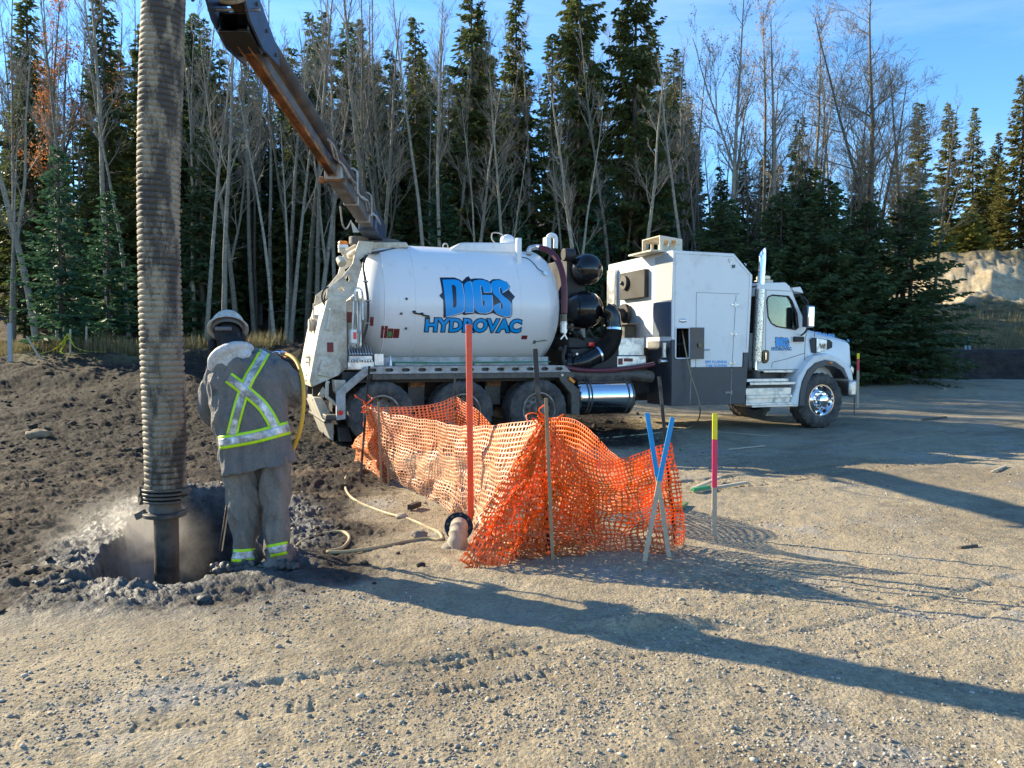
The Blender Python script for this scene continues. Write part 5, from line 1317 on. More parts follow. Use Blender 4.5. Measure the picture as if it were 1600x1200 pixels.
# mitred open top
d, s_, u_ = frame((0, 0, 1)); n = 24; vs = []
for (zz, cut, rr_) in ((q[1].z, 0, .072), (q[1].z + .02, 1, .072), (q[1].z + .02, 1, .064), (q[1].z - .3, 0, .064)):
    for i in range(n):
        a_ = 2 * math.pi * i / n; x_ = math.cos(a_) * rr_; vs.append((q[1].x + x_ + .0, sy + math.sin(a_) * rr_, zz + (cut * (.09 + x_ * 1.5))))
mb.add(vs, [(k * n + i, k * n + (i + 1) % n, (k + 1) * n + (i + 1) % n, (k + 1) * n + i) for k in range(3) for i in range(n)])
st = T_(mb, 'exhaust_stack', M['chrome'], angle=50)
mb = MB()
def hs_mat():
    t = NT('perforated_heat_shield'); co = t.coord(); v = t.n("TexVoronoi", Scale=34.0, Vector=co)
    m = t.math('LESS_THAN', v.outputs[0], .33); c = t.mix(m, (.62, .58, .52), (.03, .03, .03))
    t.bsdf(c, .3, t.math('SUBTRACT', 1.0, m)); return t.m
a_ = P3(1182, 565, sy - .06); b_ = P3(1188, 452, sy - .06)
mb.cyl(a_, b_, .098, n=24, caps=False); T_(mb, 'heat_shield', hs_mat(), parent=st)
mb = MB(); mb.cyl(P3(1181, 590, sy), P3(1181, 578, sy), .08, n=20); mb.tube([P3(1181, 584, sy), P3(1181, 594, sy), P3(1190, 596, .8)], .07, 12); T_(mb, 'exhaust_pipe', M['steel'], parent=st)
mb = MB(); a = P(1170, 470, .3); b = P(1186, 590, .3); mb.box(XF + .02, P(1184, 560, .5)[0], .45, 2.1, .95, P(1180, 440, .5)[1]); T_(mb, 'cab_rear_shroud', M['black_matt'], .02)

# --- cab
CY = .16; CY2 = 2.5 - CY
side = PL([(1184, 580), (1184, 448), (1186, 444), (1231, 444), (1238, 455), (1242, 466), (1262, 513), (1262, 562), (1255, 566), (1247, 578), (1230, 580)], CY)
win = PL([(1198, 470), (1200, 464), (1206, 461), (1232, 463), (1237, 470), (1245, 490), (1247, 512), (1243, 515), (1213, 510), (1205, 505), (1200, 496)], CY)
mb = MB()
mb.plate(side, CY, CY + .05, [win]); mb.plate(side, CY2 - .05, CY2, [win])
xs = side
r0 = side[2]; r1 = side[3]
mb.box(r0[0], r1[0], CY + .05, CY2 - .05, r1[1] - .05, r1[1] - .002)
rz = P(1190, 440, CY)[1]
mb.plate(PL([(1184, 446), (1185, 442), (1229, 441), (1236, 447), (1238, 455), (1231, 446)], CY), CY + .03, CY2 - .03)
mb.box(side[0][0], side[0][0] + .05, CY + .05, CY2 - .05, side[0][1], P(1186, 520, CY)[1]); mb.box(side[0][0], side[0][0] + .05, CY + .05, CY2 - .05, P(1186, 462, CY)[1], side[1][1])
mb.box(side[0][0], side[10][0], CY + .05, CY2 - .05, side[0][1], side[0][1] + .08)
# windscreen posts and sill
a, b = side[4], side[6]
for y in (CY + .05, CY2 - .11): mb.bar((a[0] - .03, y + .03, a[1]), (b[0] - .03, y + .03, b[1]), .06, .08)
mb.box(b[0] - .12, b[0] + .02, CY + .05, CY2 - .05, side[8][1], b[1] - .01)
cab = T_(mb, 'cab', M['white'], .012)
for y_ in (CY + .018, CY2 - .028):
    mb = MB(); mb.plate([(x, z) for x, z in win], y_, y_ + .01); T_(mb, 'side_window', M['glass'], parent=cab)
mb = MB(); mb.plate([(a[0] - .02, a[1]), (b[0] - .02, b[1]), (b[0] - .03, b[1]), (a[0] - .03, a[1])], CY + .12, CY2 - .12); T_(mb, 'windscreen', M['glass'], parent=cab)
mb = MB()
rimp = [Vector((x, CY - .004, z)) for x, z in win]; mb.tube(rimp + [rimp[0]], .014, 6, False)
a2 = P3(1237, 460, CY - .01); b2 = P3(1240, 455, CY - .01)
mb.tube([P3(1242, 462, CY - .005), P3(1250, 462, CY + .05), P3(1262, 482, CY + .08)], .012, 6)
T_(mb, 'window_seal', M['black_matt'], parent=cab)
mb = MB(); q = PL([(1205, 574), (1207, 566), (1228, 561), (1257, 552)], CY)
for i in range(3): mb.bar((q[i][0], CY - .001, q[i][1]), (q[i + 1][0], CY - .001, q[i + 1][1]), .006, .01)
q = PL([(1262, 514), (1258, 530), (1257, 563), (1248, 577), (1186, 578)], CY)
for i in range(4): mb.bar((q[i][0], CY - .001, q[i][1]), (q[i + 1][0], CY - .001, q[i + 1][1]), .006, .012)
q = PL([(1197, 452), (1196, 560)], CY); mb.bar((q[0][0], CY - .001, q[0][1]), (q[1][0], CY - .001, q[1][1]), .005, .008)
q = PL([(1197, 453), (1236, 455)], CY); mb.bar((q[0][0], CY - .001, q[0][1]), (q[1][0], CY - .001, q[1][1]), .005, .008)
T_(mb, 'door_gap', M['grey_panel'], parent=cab)
mb = MB(); q = PL([(1190.5, 566), (1190.5, 550), (1193, 547), (1199, 547), (1201, 550), (1200, 563), (1197, 567), (1193, 568)], CY); mb.plate(q, CY - .03, CY - .001); dh = T_(mb, 'door_handle', M['black'], .008, parent=cab)
mb = MB(); p = P3(1196, 551, CY - .035); mb.bar(p, P3(1196, 562, CY - .035), .02, .03); T_(mb, 'handle_grip', M['chrome'], parent=cab)
mb = MB(); mb.plate(PL([(1193, 578), (1250, 578), (1248, 582), (1193, 582)], CY), CY, CY + .06); T_(mb, 'door_sill', M['alu'], .004, parent=cab)
# visor, clearance lamp, beacon
mb = MB(); mb.plate(PL([(1238, 450), (1252, 448), (1257, 458), (1242, 455)], CY), CY + .02, CY2 - .02); T_(mb, 'sun_visor', M['white'], .01, parent=cab)
mb = MB(); mb.box(P(1193, 449, .5)[0], P(1208, 449, .5)[0], .5, .8, P(1200, 443, .5)[1], P(1200, 437, .5)[1]); T_(mb, 'beacon_base', M['cream'], .01, parent=cab)
mb = MB(); mb.box(P(1194, 449, .5)[0], P(1206, 449, .5)[0], .53, .77, P(1200, 437, .5)[1] + .003, P(1200, 430, .5)[1]); T_(mb, 'amber_beacon', M['bulb'], .03, parent=cab)
# mirrors
mb = MB(); mb.box(P(1257, 500, -.02)[0], P(1268, 500, -.02)[0], -.12, .02, P(1262, 512, -.02)[1], P(1262, 478, -.02)[1]); mr = T_(mb, 'mirror_housing', M['chrome'], .03, parent=cab)
mb = MB(); mb.box(P(1255.5, 500, -.02)[0], P(1257.5, 500, -.02)[0] - .003, -.115, .015, P(1262, 511, -.02)[1], P(1262, 479, -.02)[1]); T_(mb, 'mirror_glass', M['grey_panel'], parent=cab)
mb = MB(); mb.tube(smooth_path([P3(1246, 460, CY), P3(1256, 465, .05), P3(1262, 472, -.02), P3(1262, 480, -.03)], 5), .018, 8); mb.tube(smooth_path([P3(1262, 511, -.03), P3(1258, 519, 0), P3(1252, 524, CY)], 5), .018, 8); T_(mb, 'mirror_arm', M['black_matt'], .004, parent=cab)
mb = MB(); mb.box(P(1239, 525, CY)[0], P(1253, 525, CY)[0], CY - .07, CY - .004, P(1245, 534, CY)[1], P(1245, 526, CY)[1]); T_(mb, 'mirror_bracket', M['black_matt'], .004, parent=cab)
# seats and wheel
mb = MB()
for y in (.45, 1.55):
    x_ = P(1208, 500, CY)[0]; mb.box(x_ - .2, x_ + .25, y, y + .5, 1.5, 1.62); mb.box(x_ - .25, x_ - .1, y, y + .5, 1.62, 2.25); mb.box(x_ - .23, x_ - .13, y + .12, y + .38, 2.27, 2.5)
mb.box(P(1240, 520, CY)[0], b[0] - .13, .25, 2.2, 1.4, P(1250, 512, CY)[1]); T_(mb, 'seats', M['interior'], .03, parent=cab)
mb = MB(); c = Vector((P(1232, 505, CY)[0], 1.8, P(1232, 505, CY)[1] - .03)); mb.tube([c + Vector((math.cos(t) * .06, math.sin(t) * .2, math.sin(t + 1.57) * .2)) for t in np.linspace(0, 6.283, 24)], .014, 6, False); T_(mb, 'steering_wheel', M['interior'], parent=cab)
# logo on cab door
sc_ = lambda cx, cy: (1180 + cx / 20, 510 + cy / 20)
def cab_map(pts, sx=1.0):
    # full tank logo squeezed onto the door
    out = []
    for x, y in pts: out.append(P(1211.5 + (x - 340) / (1330 - 340) * 21.0, 527.2 + (y - 150) / (710 - 150) * 15.5, CY))
    return out
V, F = polys2([cab_map(back)]); drape(V, F, lambda z: CY - .003, 'logo_backing', M['navy'], cab, 2)
V, F = polys2([cab_map(l) for l in (Dl, Il, Gl, Sl)]); drape(V, F, lambda z: CY - .006, 'logo_letters', M['blue'], cab, 2)
V, F = fit_text('HYDROVAC', 1205.5, 542.5, 1236.5, 547.5, CY, 0, 0.05, .03); drape(V, F, lambda z: CY - .004, 'lettering_outline', M['navy'], cab, 2)
V, F = fit_text('HYDROVAC', 1205.5, 542.5, 1236.5, 547.5, CY, 0, 0, .02); drape(V, F, lambda z: CY - .008, 'lettering', M['blue'], cab, 2)

# --- hood, grille, fenders, bumper, steps
HY = .34
hx0 = P(1262, 512, CY)[0]; hx1 = P(1329, 530, .5)[0]
def hood_sec(t):      # (x, half-width bottom, half-width top, z bottom, z top)
    x = hx0 + (hx1 - hx0) * t; zt = P(1263, 509, CY)[1] + (P(1329, 528, .5)[1] - P(1263, 509, CY)[1]) * t - .04 * t * t
    wb = 1.08 - .27 * t; wt = .86 - .18 * t; return x, wb, wt, 1.0, zt
mb = MB(); vs = []; K = 12
ts = list(np.linspace(0, .94, 9)) + [.98, 1.0]
for ti, t in enumerate(ts):
    x, wb, wt, z0, z1_ = hood_sec(t)
    sh = 1.0 if t < .95 else (.97 if t < .99 else .9)
    sec = [(-wb * sh, z0), (-wb * sh, z0 + .35 * (z1_ - z0)), (-(wb * .97) * sh, z0 + .7 * (z1_ - z0)), (-(wt + .09) * sh, z1_ - .10), (-wt * sh, z1_ - .035), (-wt * .8 * sh, z1_), (-.3 * sh, z1_ + .035)]
    sec = sec + [(-a, b) for a, b in reversed(sec)]
    if t > .97: sec = [(a, b - (.03 if t < .99 else .09) * (b > z0 + .5)) for a, b in sec]
    vs += [(x, 1.25 + a, b) for a, b in sec]
ns = 14
fs = [(k * ns + i, k * ns + (i + 1) % ns, (k + 1) * ns + (i + 1) % ns, (k + 1) * ns + i) for k in range(len(ts) - 1) for i in range(ns)]
fs += [tuple(range(ns)), tuple(range(len(ts) * ns - 1, (len(ts) - 1) * ns - 1, -1))]
mb.add(vs, fs); hood = T_(mb, 'hood', M['white'], angle=28)
hoody = lambda u, t: 1.25 - (1.08 - .27 * t)
# side vent with silver plate
def hood_plane(u, v):
    y = .2
    for _ in range(6):
        x, z = P(u, v, y); t = (x - hx0) / (hx1 - hx0); y = 1.25 - (1.08 - .27 * t) * (1 if z < 1.55 else .985)
    return Vector((x, y, z))
def hood_quad(mbx, pts, off, th=.02):
    a = [hood_plane(u, v) for u, v in pts]; n = len(a)
    vs = [p + Vector((-.002, -off, 0)) for p in a] + [p + Vector((0, -off + th, 0)) for p in a]
    mbx.add(vs, [tuple(range(n)), tuple(range(2 * n - 1, n - 1, -1))] + [(i, (i + 1) % n, (i + 1) % n + n, i + n) for i in range(n)])
mb = MB(); hood_quad(mb, [(1266, 532), (1270, 527.5), (1276, 528), (1296, 531), (1300.5, 535), (1300, 543), (1292, 547), (1276, 552), (1268, 551)], .006, .03); hv_ = T_(mb, 'hood_vent', M['black_matt'], parent=hood)
mb = MB(); hood_quad(mb, [(1275, 528), (1291, 531), (1291, 548), (1275, 551)], .02, .02); pl_ = T_(mb, 'vent_plate', M['alu'], .006, parent=hood)
mb = MB(); hood_quad(mb, [(1279, 537), (1281, 537), (1282.5, 541.5), (1284, 537.5), (1285.5, 541.5), (1287, 537), (1289, 537), (1286.8, 544.5), (1285, 544.5), (1284, 541.8), (1283, 544.5), (1281.2, 544.5)], .03, .008); T_(mb, 'emblem', M['black'], parent=hood)
V, F = fit_text('587-436-8008', 0, 0, 1, 1, 0, 0, 0, .03)
xs_ = [p[0] for p in V]; zs_ = [p[1] for p in V]; x0_, x1_, z0_, z1__ = min(xs_), max(xs_), min(zs_), max(zs_)
def hood_text(s, q, name):
    V, F = text_poly(s, 1.0, .03); X_ = [p[0] for p in V]; Z_ = [p[1] for p in V]; mbx = MB(); out = []
    for p in V:
        a = (p[0] - min(X_)) / (max(X_) - min(X_)); b = 1 - (p[1] - min(Z_)) / (max(Z_) - min(Z_))
        u = q[0] + (q[2] - q[0]) * a; v = q[1] + (q[3] - q[1]) * a + b * q[4]
        hp = hood_plane(u, v); out.append(hp + Vector((0, -.006, 0)))
    mbx.add(out, F); T_(mbx, name, M['blue'], parent=hood)
hood_text('587-436-8008', (1275.5, 518, 1304, 522.5, 5.2), 'lettering')
hood_text('36', (1323, 529, 1327, 530, 4.5), 'unit_number')
mb = MB(); a = hood_plane(1272, 512); q = [hood_plane(u, v) + Vector((0, -.001, 0)) for u, v in ((1270, 512), (1273, 518), (1272.5, 530))]; mb.tube(q, .006, 5); q = [hood_plane(u, v) + Vector((0, -.001, 0)) for u, v in ((1272.5, 551), (1271, 562))]; mb.tube(q, .006, 5)
T_(mb, 'hood_gap', M['grey_panel'], parent=hood)
mb = MB(); x_ = hx1; mb.box(x_ - .02, x_ + .06, .75, 1.75, .85, P(1329, 536, .6)[1]); 
for i in range(7): mb.box(x_ + .06, x_ + .075, .78, 1.72, .9 + i * .13, .97 + i * .13)
T_(mb, 'grille', M['chrome'], .01, parent=hood)
mb = MB(); out = PL([(1232, 636), (1243, 610), (1247, 590), (1256, 576), (1263, 566), (1272, 556), (1292, 552), (1310, 558), (1324, 568), (1331, 576), (1334, 594), (1330, 597), (1325, 592), (1318, 576), (1304, 566), (1289, 563), (1274, 568), (1262, 579), (1254, 596), (1250, 615), (1248, 636)], 0)
mb.plate(out, 0.0, .72); T_(mb, 'front_wheel_fender', M['white'], .03, seg=3)
mb = MB(); mb.plate(out, 1.78, 2.5); T_(mb, 'front_wheel_fender', M['white'], .03)
mb = MB(); lip = PL([(1248, 634), (1250, 612), (1254, 595), (1262, 578), (1274, 567), (1289, 562.5), (1304, 565), (1318, 575), (1325, 592), (1320, 590), (1313, 579), (1303, 573), (1290, 571), (1277, 576), (1268, 586), (1261, 600), (1257, 618), (1256, 634)], 0)
mb.plate(lip, -.015, .5); T_(mb, 'fender_lip', M['grey_panel'], .006)
mb = MB(); p = P3(1297, 567, 0); mb.ball(p + Vector((0, -.02, 0)), .04, 12, 1.4, .5, .6); T_(mb, 'fender_lamp', M['amber'])
mb = MB(); mb.plate(PL([(1330, 571), (1334, 575), (1333.5, 585), (1329, 578)], 0), -.006, .35); T_(mb, 'headlight', M['alu'], .01)
mb = MB(); mb.box(P(1328, 600, 0)[0], P(1340, 600, 0)[0], .0, 2.5, P(1333, 620, 0)[1], P(1333, 594, 0)[1]); T_(mb, 'front_bumper', M['alu'], .05, seg=3)
mb = MB(); p = P3(1335, 621, .3); mb.cyl(p, p - Vector((0, 0, .38)), .008, n=6); T_(mb, 'bumper_cable', M['black_matt'])
mb = MB(); mb.box(P(1245, 600, .5)[0], P(1330, 600, .5)[0], .74, 1.76, .7, 1.35); T_(mb, 'engine_bay', M['black_matt'])
mb = MB()
for (u0, v0, u1, v1, y0) in ((1167, 592, 1232, 597, .02), (1172, 597.5, 1243, 602, -.02), (1166, 630, 1240, 634, -.02), (1175, 633.5, 1246, 637, -.04)):
    mb.box(P(u0, v0, y0)[0], P(u1, v0, y0)[0], y0, .5, P(u0, v1, y0)[1], P(u0, v0, y0)[1])
mb.box(P(1166, 610, .03)[0], P(1237, 610, .03)[0], .04, .55, P(1200, 630, .03)[1], P(1200, 606, .03)[1])
mb.plate(PL([(1166, 618), (1237, 616), (1239, 621), (1166, 624)], .02), .015, .04)
sp_ = T_(mb, 'cab_step', M['alu'], .006)
mb = MB(); mb.box(P(1169, 605, .06)[0], P(1232, 605, .06)[0], .08, .5, P(1200, 606, .06)[1], P(1200, 602, .06)[1]); mb.box(P(1186, 590, .3)[0], P(1240, 590, .3)[0], .4, .9, P(1200, 592, .3)[1], P(1200, 583, .3)[1]); mb.cyl(P3(1222, 585, .3), P3(1222, 592, .3), .03, n=10); T_(mb, 'step_tread', M['steel'], parent=sp_)
# ---------------------------------------------------------------- suction hose hanging from the boom into the pit
def hose_mat():
    t = NT('muddy_ribbed_rubber'); co = t.coord()
    mp = t.n("Mapping", Vector=co); mp.inputs['Scale'].default_value = (1, 1, .35)
    a = t.noise(6, 7, .7, mp); b = t.noise(40, 4, .7, co)
    z = t.n("SeparateXYZ", Vector=co).outputs[2]
    wet = t.ramp(t.math('ADD', z, t.math('MULTIPLY', a, 1.2)), 2.1, 1.1)
    c = t.mix(t.ramp(a, .44, .54), (.05, .043, .036), (.30, .25, .175))
    c = t.mix(t.math('MULTIPLY', t.ramp(b, .45, .7), .6), c, (.09, .075, .06))
    c = t.mix(wet, c, t.mix(t.ramp(b, .4, .6), (.07, .045, .03), (.13, .09, .06)))
    t.bsdf(c, .75, 0, t.bump(b, .5, .006)); return t.m
HD = 5.78
hp = [(-1, 0), (256, 0), (251, 150), (248, 300), (250, 450), (255, 600), (258, 700), (259, 765)]
hc = [dp(u, v, HD) for u, v in hp[1:]]
tip = Minv.inverted() @ BP(1.02, -.05, .165)
over = [tip, tip + ax * .35 + Vector((0, 0, .22)), hc[0] + Vector((.12, .1, .95)), hc[0] + Vector((0.03, 0.02, .45))]
path = smooth_path(over + hc, 60)
hose = empty('suction_hose', (hc[-1].x, hc[-1].y, gz(hc[-1].x, hc[-1].y)), label='thick muddy ribbed suction hose hanging from the boom into the pit', cat='hose')
ho = Vector(hose.location)
# resample evenly, then rib
seg = [0.0]
for i in range(1, len(path)): seg.append(seg[-1] + (path[i] - path[i - 1]).length)
Lh = seg[-1]; step = .044 / 6; cnt = int(Lh / step); rs = []; j = 0; pp_ = []
for i in range(cnt + 1):
    s_ = min(i * step, Lh - 1e-6)
    while seg[j + 1] < s_: j += 1
    f = (s_ - seg[j]) / (seg[j + 1] - seg[j]); pp_.append(path[j].lerp(path[j + 1], f) - ho)
    ph = (i % 6) / 6; rs.append(.145 + .0065 * (1 if (i % 6) in (0, 1, 2, 3) else (-.7 if (i % 6) == 5 else .0)) + .003 * math.sin(s_ * 3.1))
mb = MB(); mb.tube(pp_, rs, 48); mb.build('ribbed_hose', hose_mat(), hose, angle=75)
mb = MB(); top = dp(259, 765, HD) - ho; bot = Vector((top.x + .0, top.y - .02, -1.0)); mid = dp(258, 840, HD) - ho
mb.cyl((top.x, top.y, top.z + .02), bot, .088, .088, n=32)
mb.build('dig_tube', simple('wet_dark_tube', (.05, .042, .036), .45, var=.5, scale=9, dirt=(.15, .11, .08), dirt_amt=.5, dscale=6, bump=.006), hose)
mb = MB()
for (v, r, k) in ((772, .165, 2), (784, .158, 2)):
    c = dp(259, v, HD) - ho
    for q in range(k): mb.lathe(c + Vector((0, 0, q * .03)), (0, 0.05, 1), [(0, r - .03), (0, r), (.018, r), (.018, r - .03)], 40)
    mb.bar(c + Vector((-r - .02, -.03, .0)), c + Vector((-r + .01, -.06, .05)), .03, .05); mb.bar(c + Vector((r - .02, -.05, .02)), c + Vector((r + .04, -.03, .05)), .03, .03)
mb.build('hose_clamp', M['steel'], hose, .004)
mb = MB(); c = dp(258, 806, HD) - ho; mb.lathe(c, (0, 0, 1), [(0, .09), (0, .155), (.03, .158), (.04, .12), (.08, .11), (.12, .10)], 32)
mb.bar(c + Vector((-.20, -.04, .0)), c + Vector((-.12, -.06, .04)), .03, .05); mb.bar(c + Vector((.12, -.06, .02)), c + Vector((.2, -.03, .06)), .03, .03)
mb.build('tube_coupling', M['steel'], hose, .004)

# ---------------------------------------------------------------- safety fence
def net_mat(name, c, tr):
    t = NT(name); co = t.coord(); f = t.noise(3, 5, .7, co)
    col = t.mix(t.ramp(f, .35, .65), tuple(x * .78 for x in c), c)
    zz = t.n('SeparateXYZ', Vector=co).outputs[2]
    col = t.mix(t.math('MULTIPLY', t.ramp(t.math('ADD', zz, t.math('MULTIPLY', t.noise(7, 5, .7, co), .5)), .55, .2), .55), col, (.34, .24, .15))
    p = t.n("BsdfPrincipled", Base_Color=col, Roughness=.35); p.inputs["Specular IOR Level"].default_value = .5
    q = t.n("BsdfTranslucent", Color=col); mx = t.n("MixShader"); mx.inputs[0].default_value = tr
    t.set(mx.inputs[1], p); t.set(mx.inputs[2], q); t.t.links.new(mx.outputs[0], t.out.inputs[0]); return t.m
NET = net_mat('orange_net', (1.0, .22, .015), .5)
NETP = net_mat('pale_net', (.92, .45, .24), .18)  # paler, less translucent orange for the long side panel
NETW = net_mat('half_pale_net', (.90, .30, .10), .3)  # tone between the orange net and the pale one
def catmull(vals, t):
    n = len(vals) - 1; x = min(max(t, 0), 1) * n; i = min(int(x), n - 1); f = x - i
    a = vals[max(i - 1, 0)]; b = vals[i]; c = vals[i + 1]; d = vals[min(i + 2, n)]
    return 0.5 * ((2 * b) + (c - a) * f + (2 * a - 5 * b + 4 * c - d) * f * f + (3 * b - a - 3 * c + d) * f ** 3)
def net(name, tops, bots, cols, rows, mat, parent, crumple=0.02, bulge=0.0, seed=0, skip=0.0, hole=.30, warp=0.0):
    """a sheet of open cells between a top and a bottom line (world points)"""
    r = np.random.default_rng(seed); V = []; F = []; o0 = Vector(parent.location)
    def S(u, v):
        a = catmull(tops, u); b = catmull(bots, u); p = a.lerp(b, v)
        n = Vector((b - a)).cross(Vector((1, 0, 0)) if abs((tops[-1] - tops[0]).normalized().x) > .5 else (tops[-1] - tops[0])).normalized()
        w = math.sin(v * math.pi)
        k = crumple * (.35 + v)
        p = p + n * (bulge * w) + Vector((k * float(fbm(np.array([u * cols * .14 + seed]), np.array([v * rows * .14]), 1, 3, seed)[0]) * 2, k * float(fbm(np.array([u * cols * .14]), np.array([v * rows * .14 + seed]), 1, 3, seed + 9)[0]) * 3, k * float(fbm(np.array([u * cols * .2]), np.array([v * rows * .2]), 1, 3, seed + 5)[0])))
        return p - o0
    g = [[S(i / cols, j / rows) for i in range(cols + 1)] for j in range(rows + 1)]
    idx = {}
    for j in range(rows + 1):
        for i in range(cols + 1): idx[i, j] = len(V); V.append(g[j][i])
    for j in range(rows):
        for i in range(cols):
            if r.uniform() < .012: continue
            a, b, c, d = g[j][i], g[j][i + 1], g[j + 1][i + 1], g[j + 1][i]
            def B(x, y): return (a * (1 - x) + b * x) * (1 - y) + (d * (1 - x) + c * x) * y
            h = hole + r.uniform(-.04, .04); base = len(V)
            pts = [(.5 - h * .55, .5 - h), (.5 + h * .55, .5 - h), (.5 + h, .5 - h * .55), (.5 + h, .5 + h * .55), (.5 + h * .55, .5 + h), (.5 - h * .55, .5 + h), (.5 - h, .5 + h * .55), (.5 - h, .5 - h * .55)]
            for p in pts: V.append(B(*p))
            A_, B_, C_, D_ = idx[i, j], idx[i + 1, j], idx[i + 1, j + 1], idx[i, j + 1]
            F += [(A_, B_, base + 1, base), (B_, C_, base + 3, base + 2), (C_, D_, base + 5, base + 4), (D_, A_, base + 7, base + 6)]
            F += [(A_, base, base + 7), (B_, base + 2, base + 1), (C_, base + 4, base + 3), (D_, base + 6, base + 5)]
    me = bpy.data.meshes.new(name); me.from_pydata([tuple(p) for p in V], [], F); me.materials.append(mat); me.shade_smooth()
    o = bpy.data.objects.new(name, me); COL.objects.link(o); o.parent = parent
    m = o.modifiers.new('thickness', 'SOLIDIFY'); m.thickness = .003
    return o
fr = gp(862, 872); fence = empty('safety_fence', (fr.x, fr.y, 0), label='collapsed orange plastic mesh fence around the pipe, held by steel stakes', cat='fence')
D4 = lambda l: [dp(*q) for q in l]
gb = lambda l: [Vector((gp(u, v).x, gp(u, v).y, gz(*gp(u, v).xy) + .01)) for u, v in l]
# long side running away from the camera, in the palest net colour
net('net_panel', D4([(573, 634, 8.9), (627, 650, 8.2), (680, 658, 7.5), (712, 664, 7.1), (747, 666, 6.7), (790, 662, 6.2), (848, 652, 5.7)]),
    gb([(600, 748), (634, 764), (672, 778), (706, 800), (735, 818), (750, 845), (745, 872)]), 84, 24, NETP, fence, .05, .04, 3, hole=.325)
fence.children[-1]['label'] = 'pale panel of the mesh'
# back side
net('net_panel', D4([(573, 634, 8.9), (600, 636, 9.1), (640, 635, 9.4), (680, 630, 9.7), (712, 619, 9.8)]), D4([(585, 700, 8.95), (620, 700, 9.2), (650, 705, 9.4), (690, 705, 9.7), (714, 705, 9.75)]), 26, 16, NETW, fence, .03, 0, 5)
# far long side
net('net_panel', D4([(712, 619, 9.8), (745, 640, 9.3), (785, 676, 8.8), (828, 670, 8.3), (868, 652, 7.7), (900, 657, 7.3), (930, 680, 6.95), (958, 708, 6.7), (985, 722, 6.4), (1030, 700, 6.05)]),
    D4([(714, 712, 9.7), (750, 722, 9.2), (790, 745, 8.8), (830, 765, 8.2), (868, 790, 7.5), (900, 800, 7.2), (930, 800, 6.9), (960, 805, 6.6), (990, 800, 6.4), (1040, 780, 6.05)]), 84, 20, NET, fence, .03, 0, 7, hole=.33)
# front side with the fan of slack net falling to the left
net('net_panel', D4([(846, 656, 5.62), (848, 655, 5.6), (851, 653, 5.58), (856, 653, 5.58), (875, 676, 5.62), (902, 706, 5.68), (935, 720, 5.75), (975, 716, 5.84), (1012, 704, 5.92), (1047, 690, 5.98)]),
    gb([(716, 889), (752, 893), (790, 888), (828, 878), (862, 873), (900, 871), (945, 868), (990, 864), (1035, 861), (1073, 856)]), 66, 26, NET, fence, .055, .02, 11, hole=.335)
net('net_panel', D4([(846, 662, 5.66), (850, 664, 5.64), (856, 664, 5.64), (880, 694, 5.7), (905, 730, 5.75), (935, 752, 5.8)]),
    gb([(724, 884), (770, 884), (815, 872), (862, 868), (900, 864), (955, 860)]), 44, 24, NET, fence, .09, .03, 13, hole=.32)
# bunched end at the far left corner
net('net_panel', D4([(566, 640, 8.85), (572, 634, 8.8), (580, 640, 8.8)]), gb([(557, 722), (585, 752), (618, 748)]), 16, 26, NETW, fence, .09, .0, 17, hole=.20)
# net edge rope ties and stakes
def stake(name, a, b, w, mat, seed=0, parent=fence, tip=.0):
    mb = MB(); o0 = Vector(fence.location); mb.bar(a - o0, b - o0, w, w * .45, up=(0, 1, 0)); return mb.build(name, mat, parent, .002)
WOOD = simple('weathered_lath', (.40, .27, .15), .8, var=.35, scale=12, dirt=(.2, .16, .12), dirt_amt=.3, bump=.002)
TBAR = simple('black_t_post', (.03, .03, .035), .3, .5, var=.4, scale=8, dirt=(.3, .28, .25), dirt_amt=.3)
def down(u, v, d): p = dp(u, v, d); return Vector((p.x, p.y, gz(p.x, p.y) - .05))
for (u0, v0, u1, d) in ((577, 572, 568, 8.85), (711, 585, 712, 9.8), (836, 545, 850, 5.62), (1030, 588, 1047, 5.98)):
    b_ = dp(u1, 690, d); stake('steel_stake', dp(u0, v0, d), Vector((b_.x + (b_.x - dp(u0, v0, d).x) * .6, d, gz(b_.x, d) - .05)), .036 if v0 < 560 else .026, TBAR)
for (u0, v0, u1, d) in ((591, 628, 596, 8.6), (605, 636, 607, 8.7), (733, 634, 732, 9.3), (853, 622, 864, 5.46)):
    b_ = dp(u1, 860 if d < 6 else 730, d); stake('wooden_lath', dp(u0, v0, d), Vector((b_.x, d, gz(b_.x, d) - .05)), .026, WOOD)
mb = MB(); rr_ = random.Random(5); o0 = Vector(fence.location)
for (u, v, d) in [(848, 655, 5.58)] * 5 + [(570, 636, 8.8)] * 4 + [(760, 880, 5.35)] * 9 + [(735, 885, 5.32)] * 7:
    c = dp(u + rr_.uniform(-14, 14), v + rr_.uniform(-10, 8), d) - o0; q = [c]
    for k in range(5): q.append(q[-1] + Vector((rr_.uniform(-.06, .06), rr_.uniform(-.04, .04), rr_.uniform(-.05, .045))))
    for p in q: p.z = max(p.z, .02)
    mb.tube(smooth_path(q, 4), .005, 5)
mb.build('loose_strands', NET, fence)

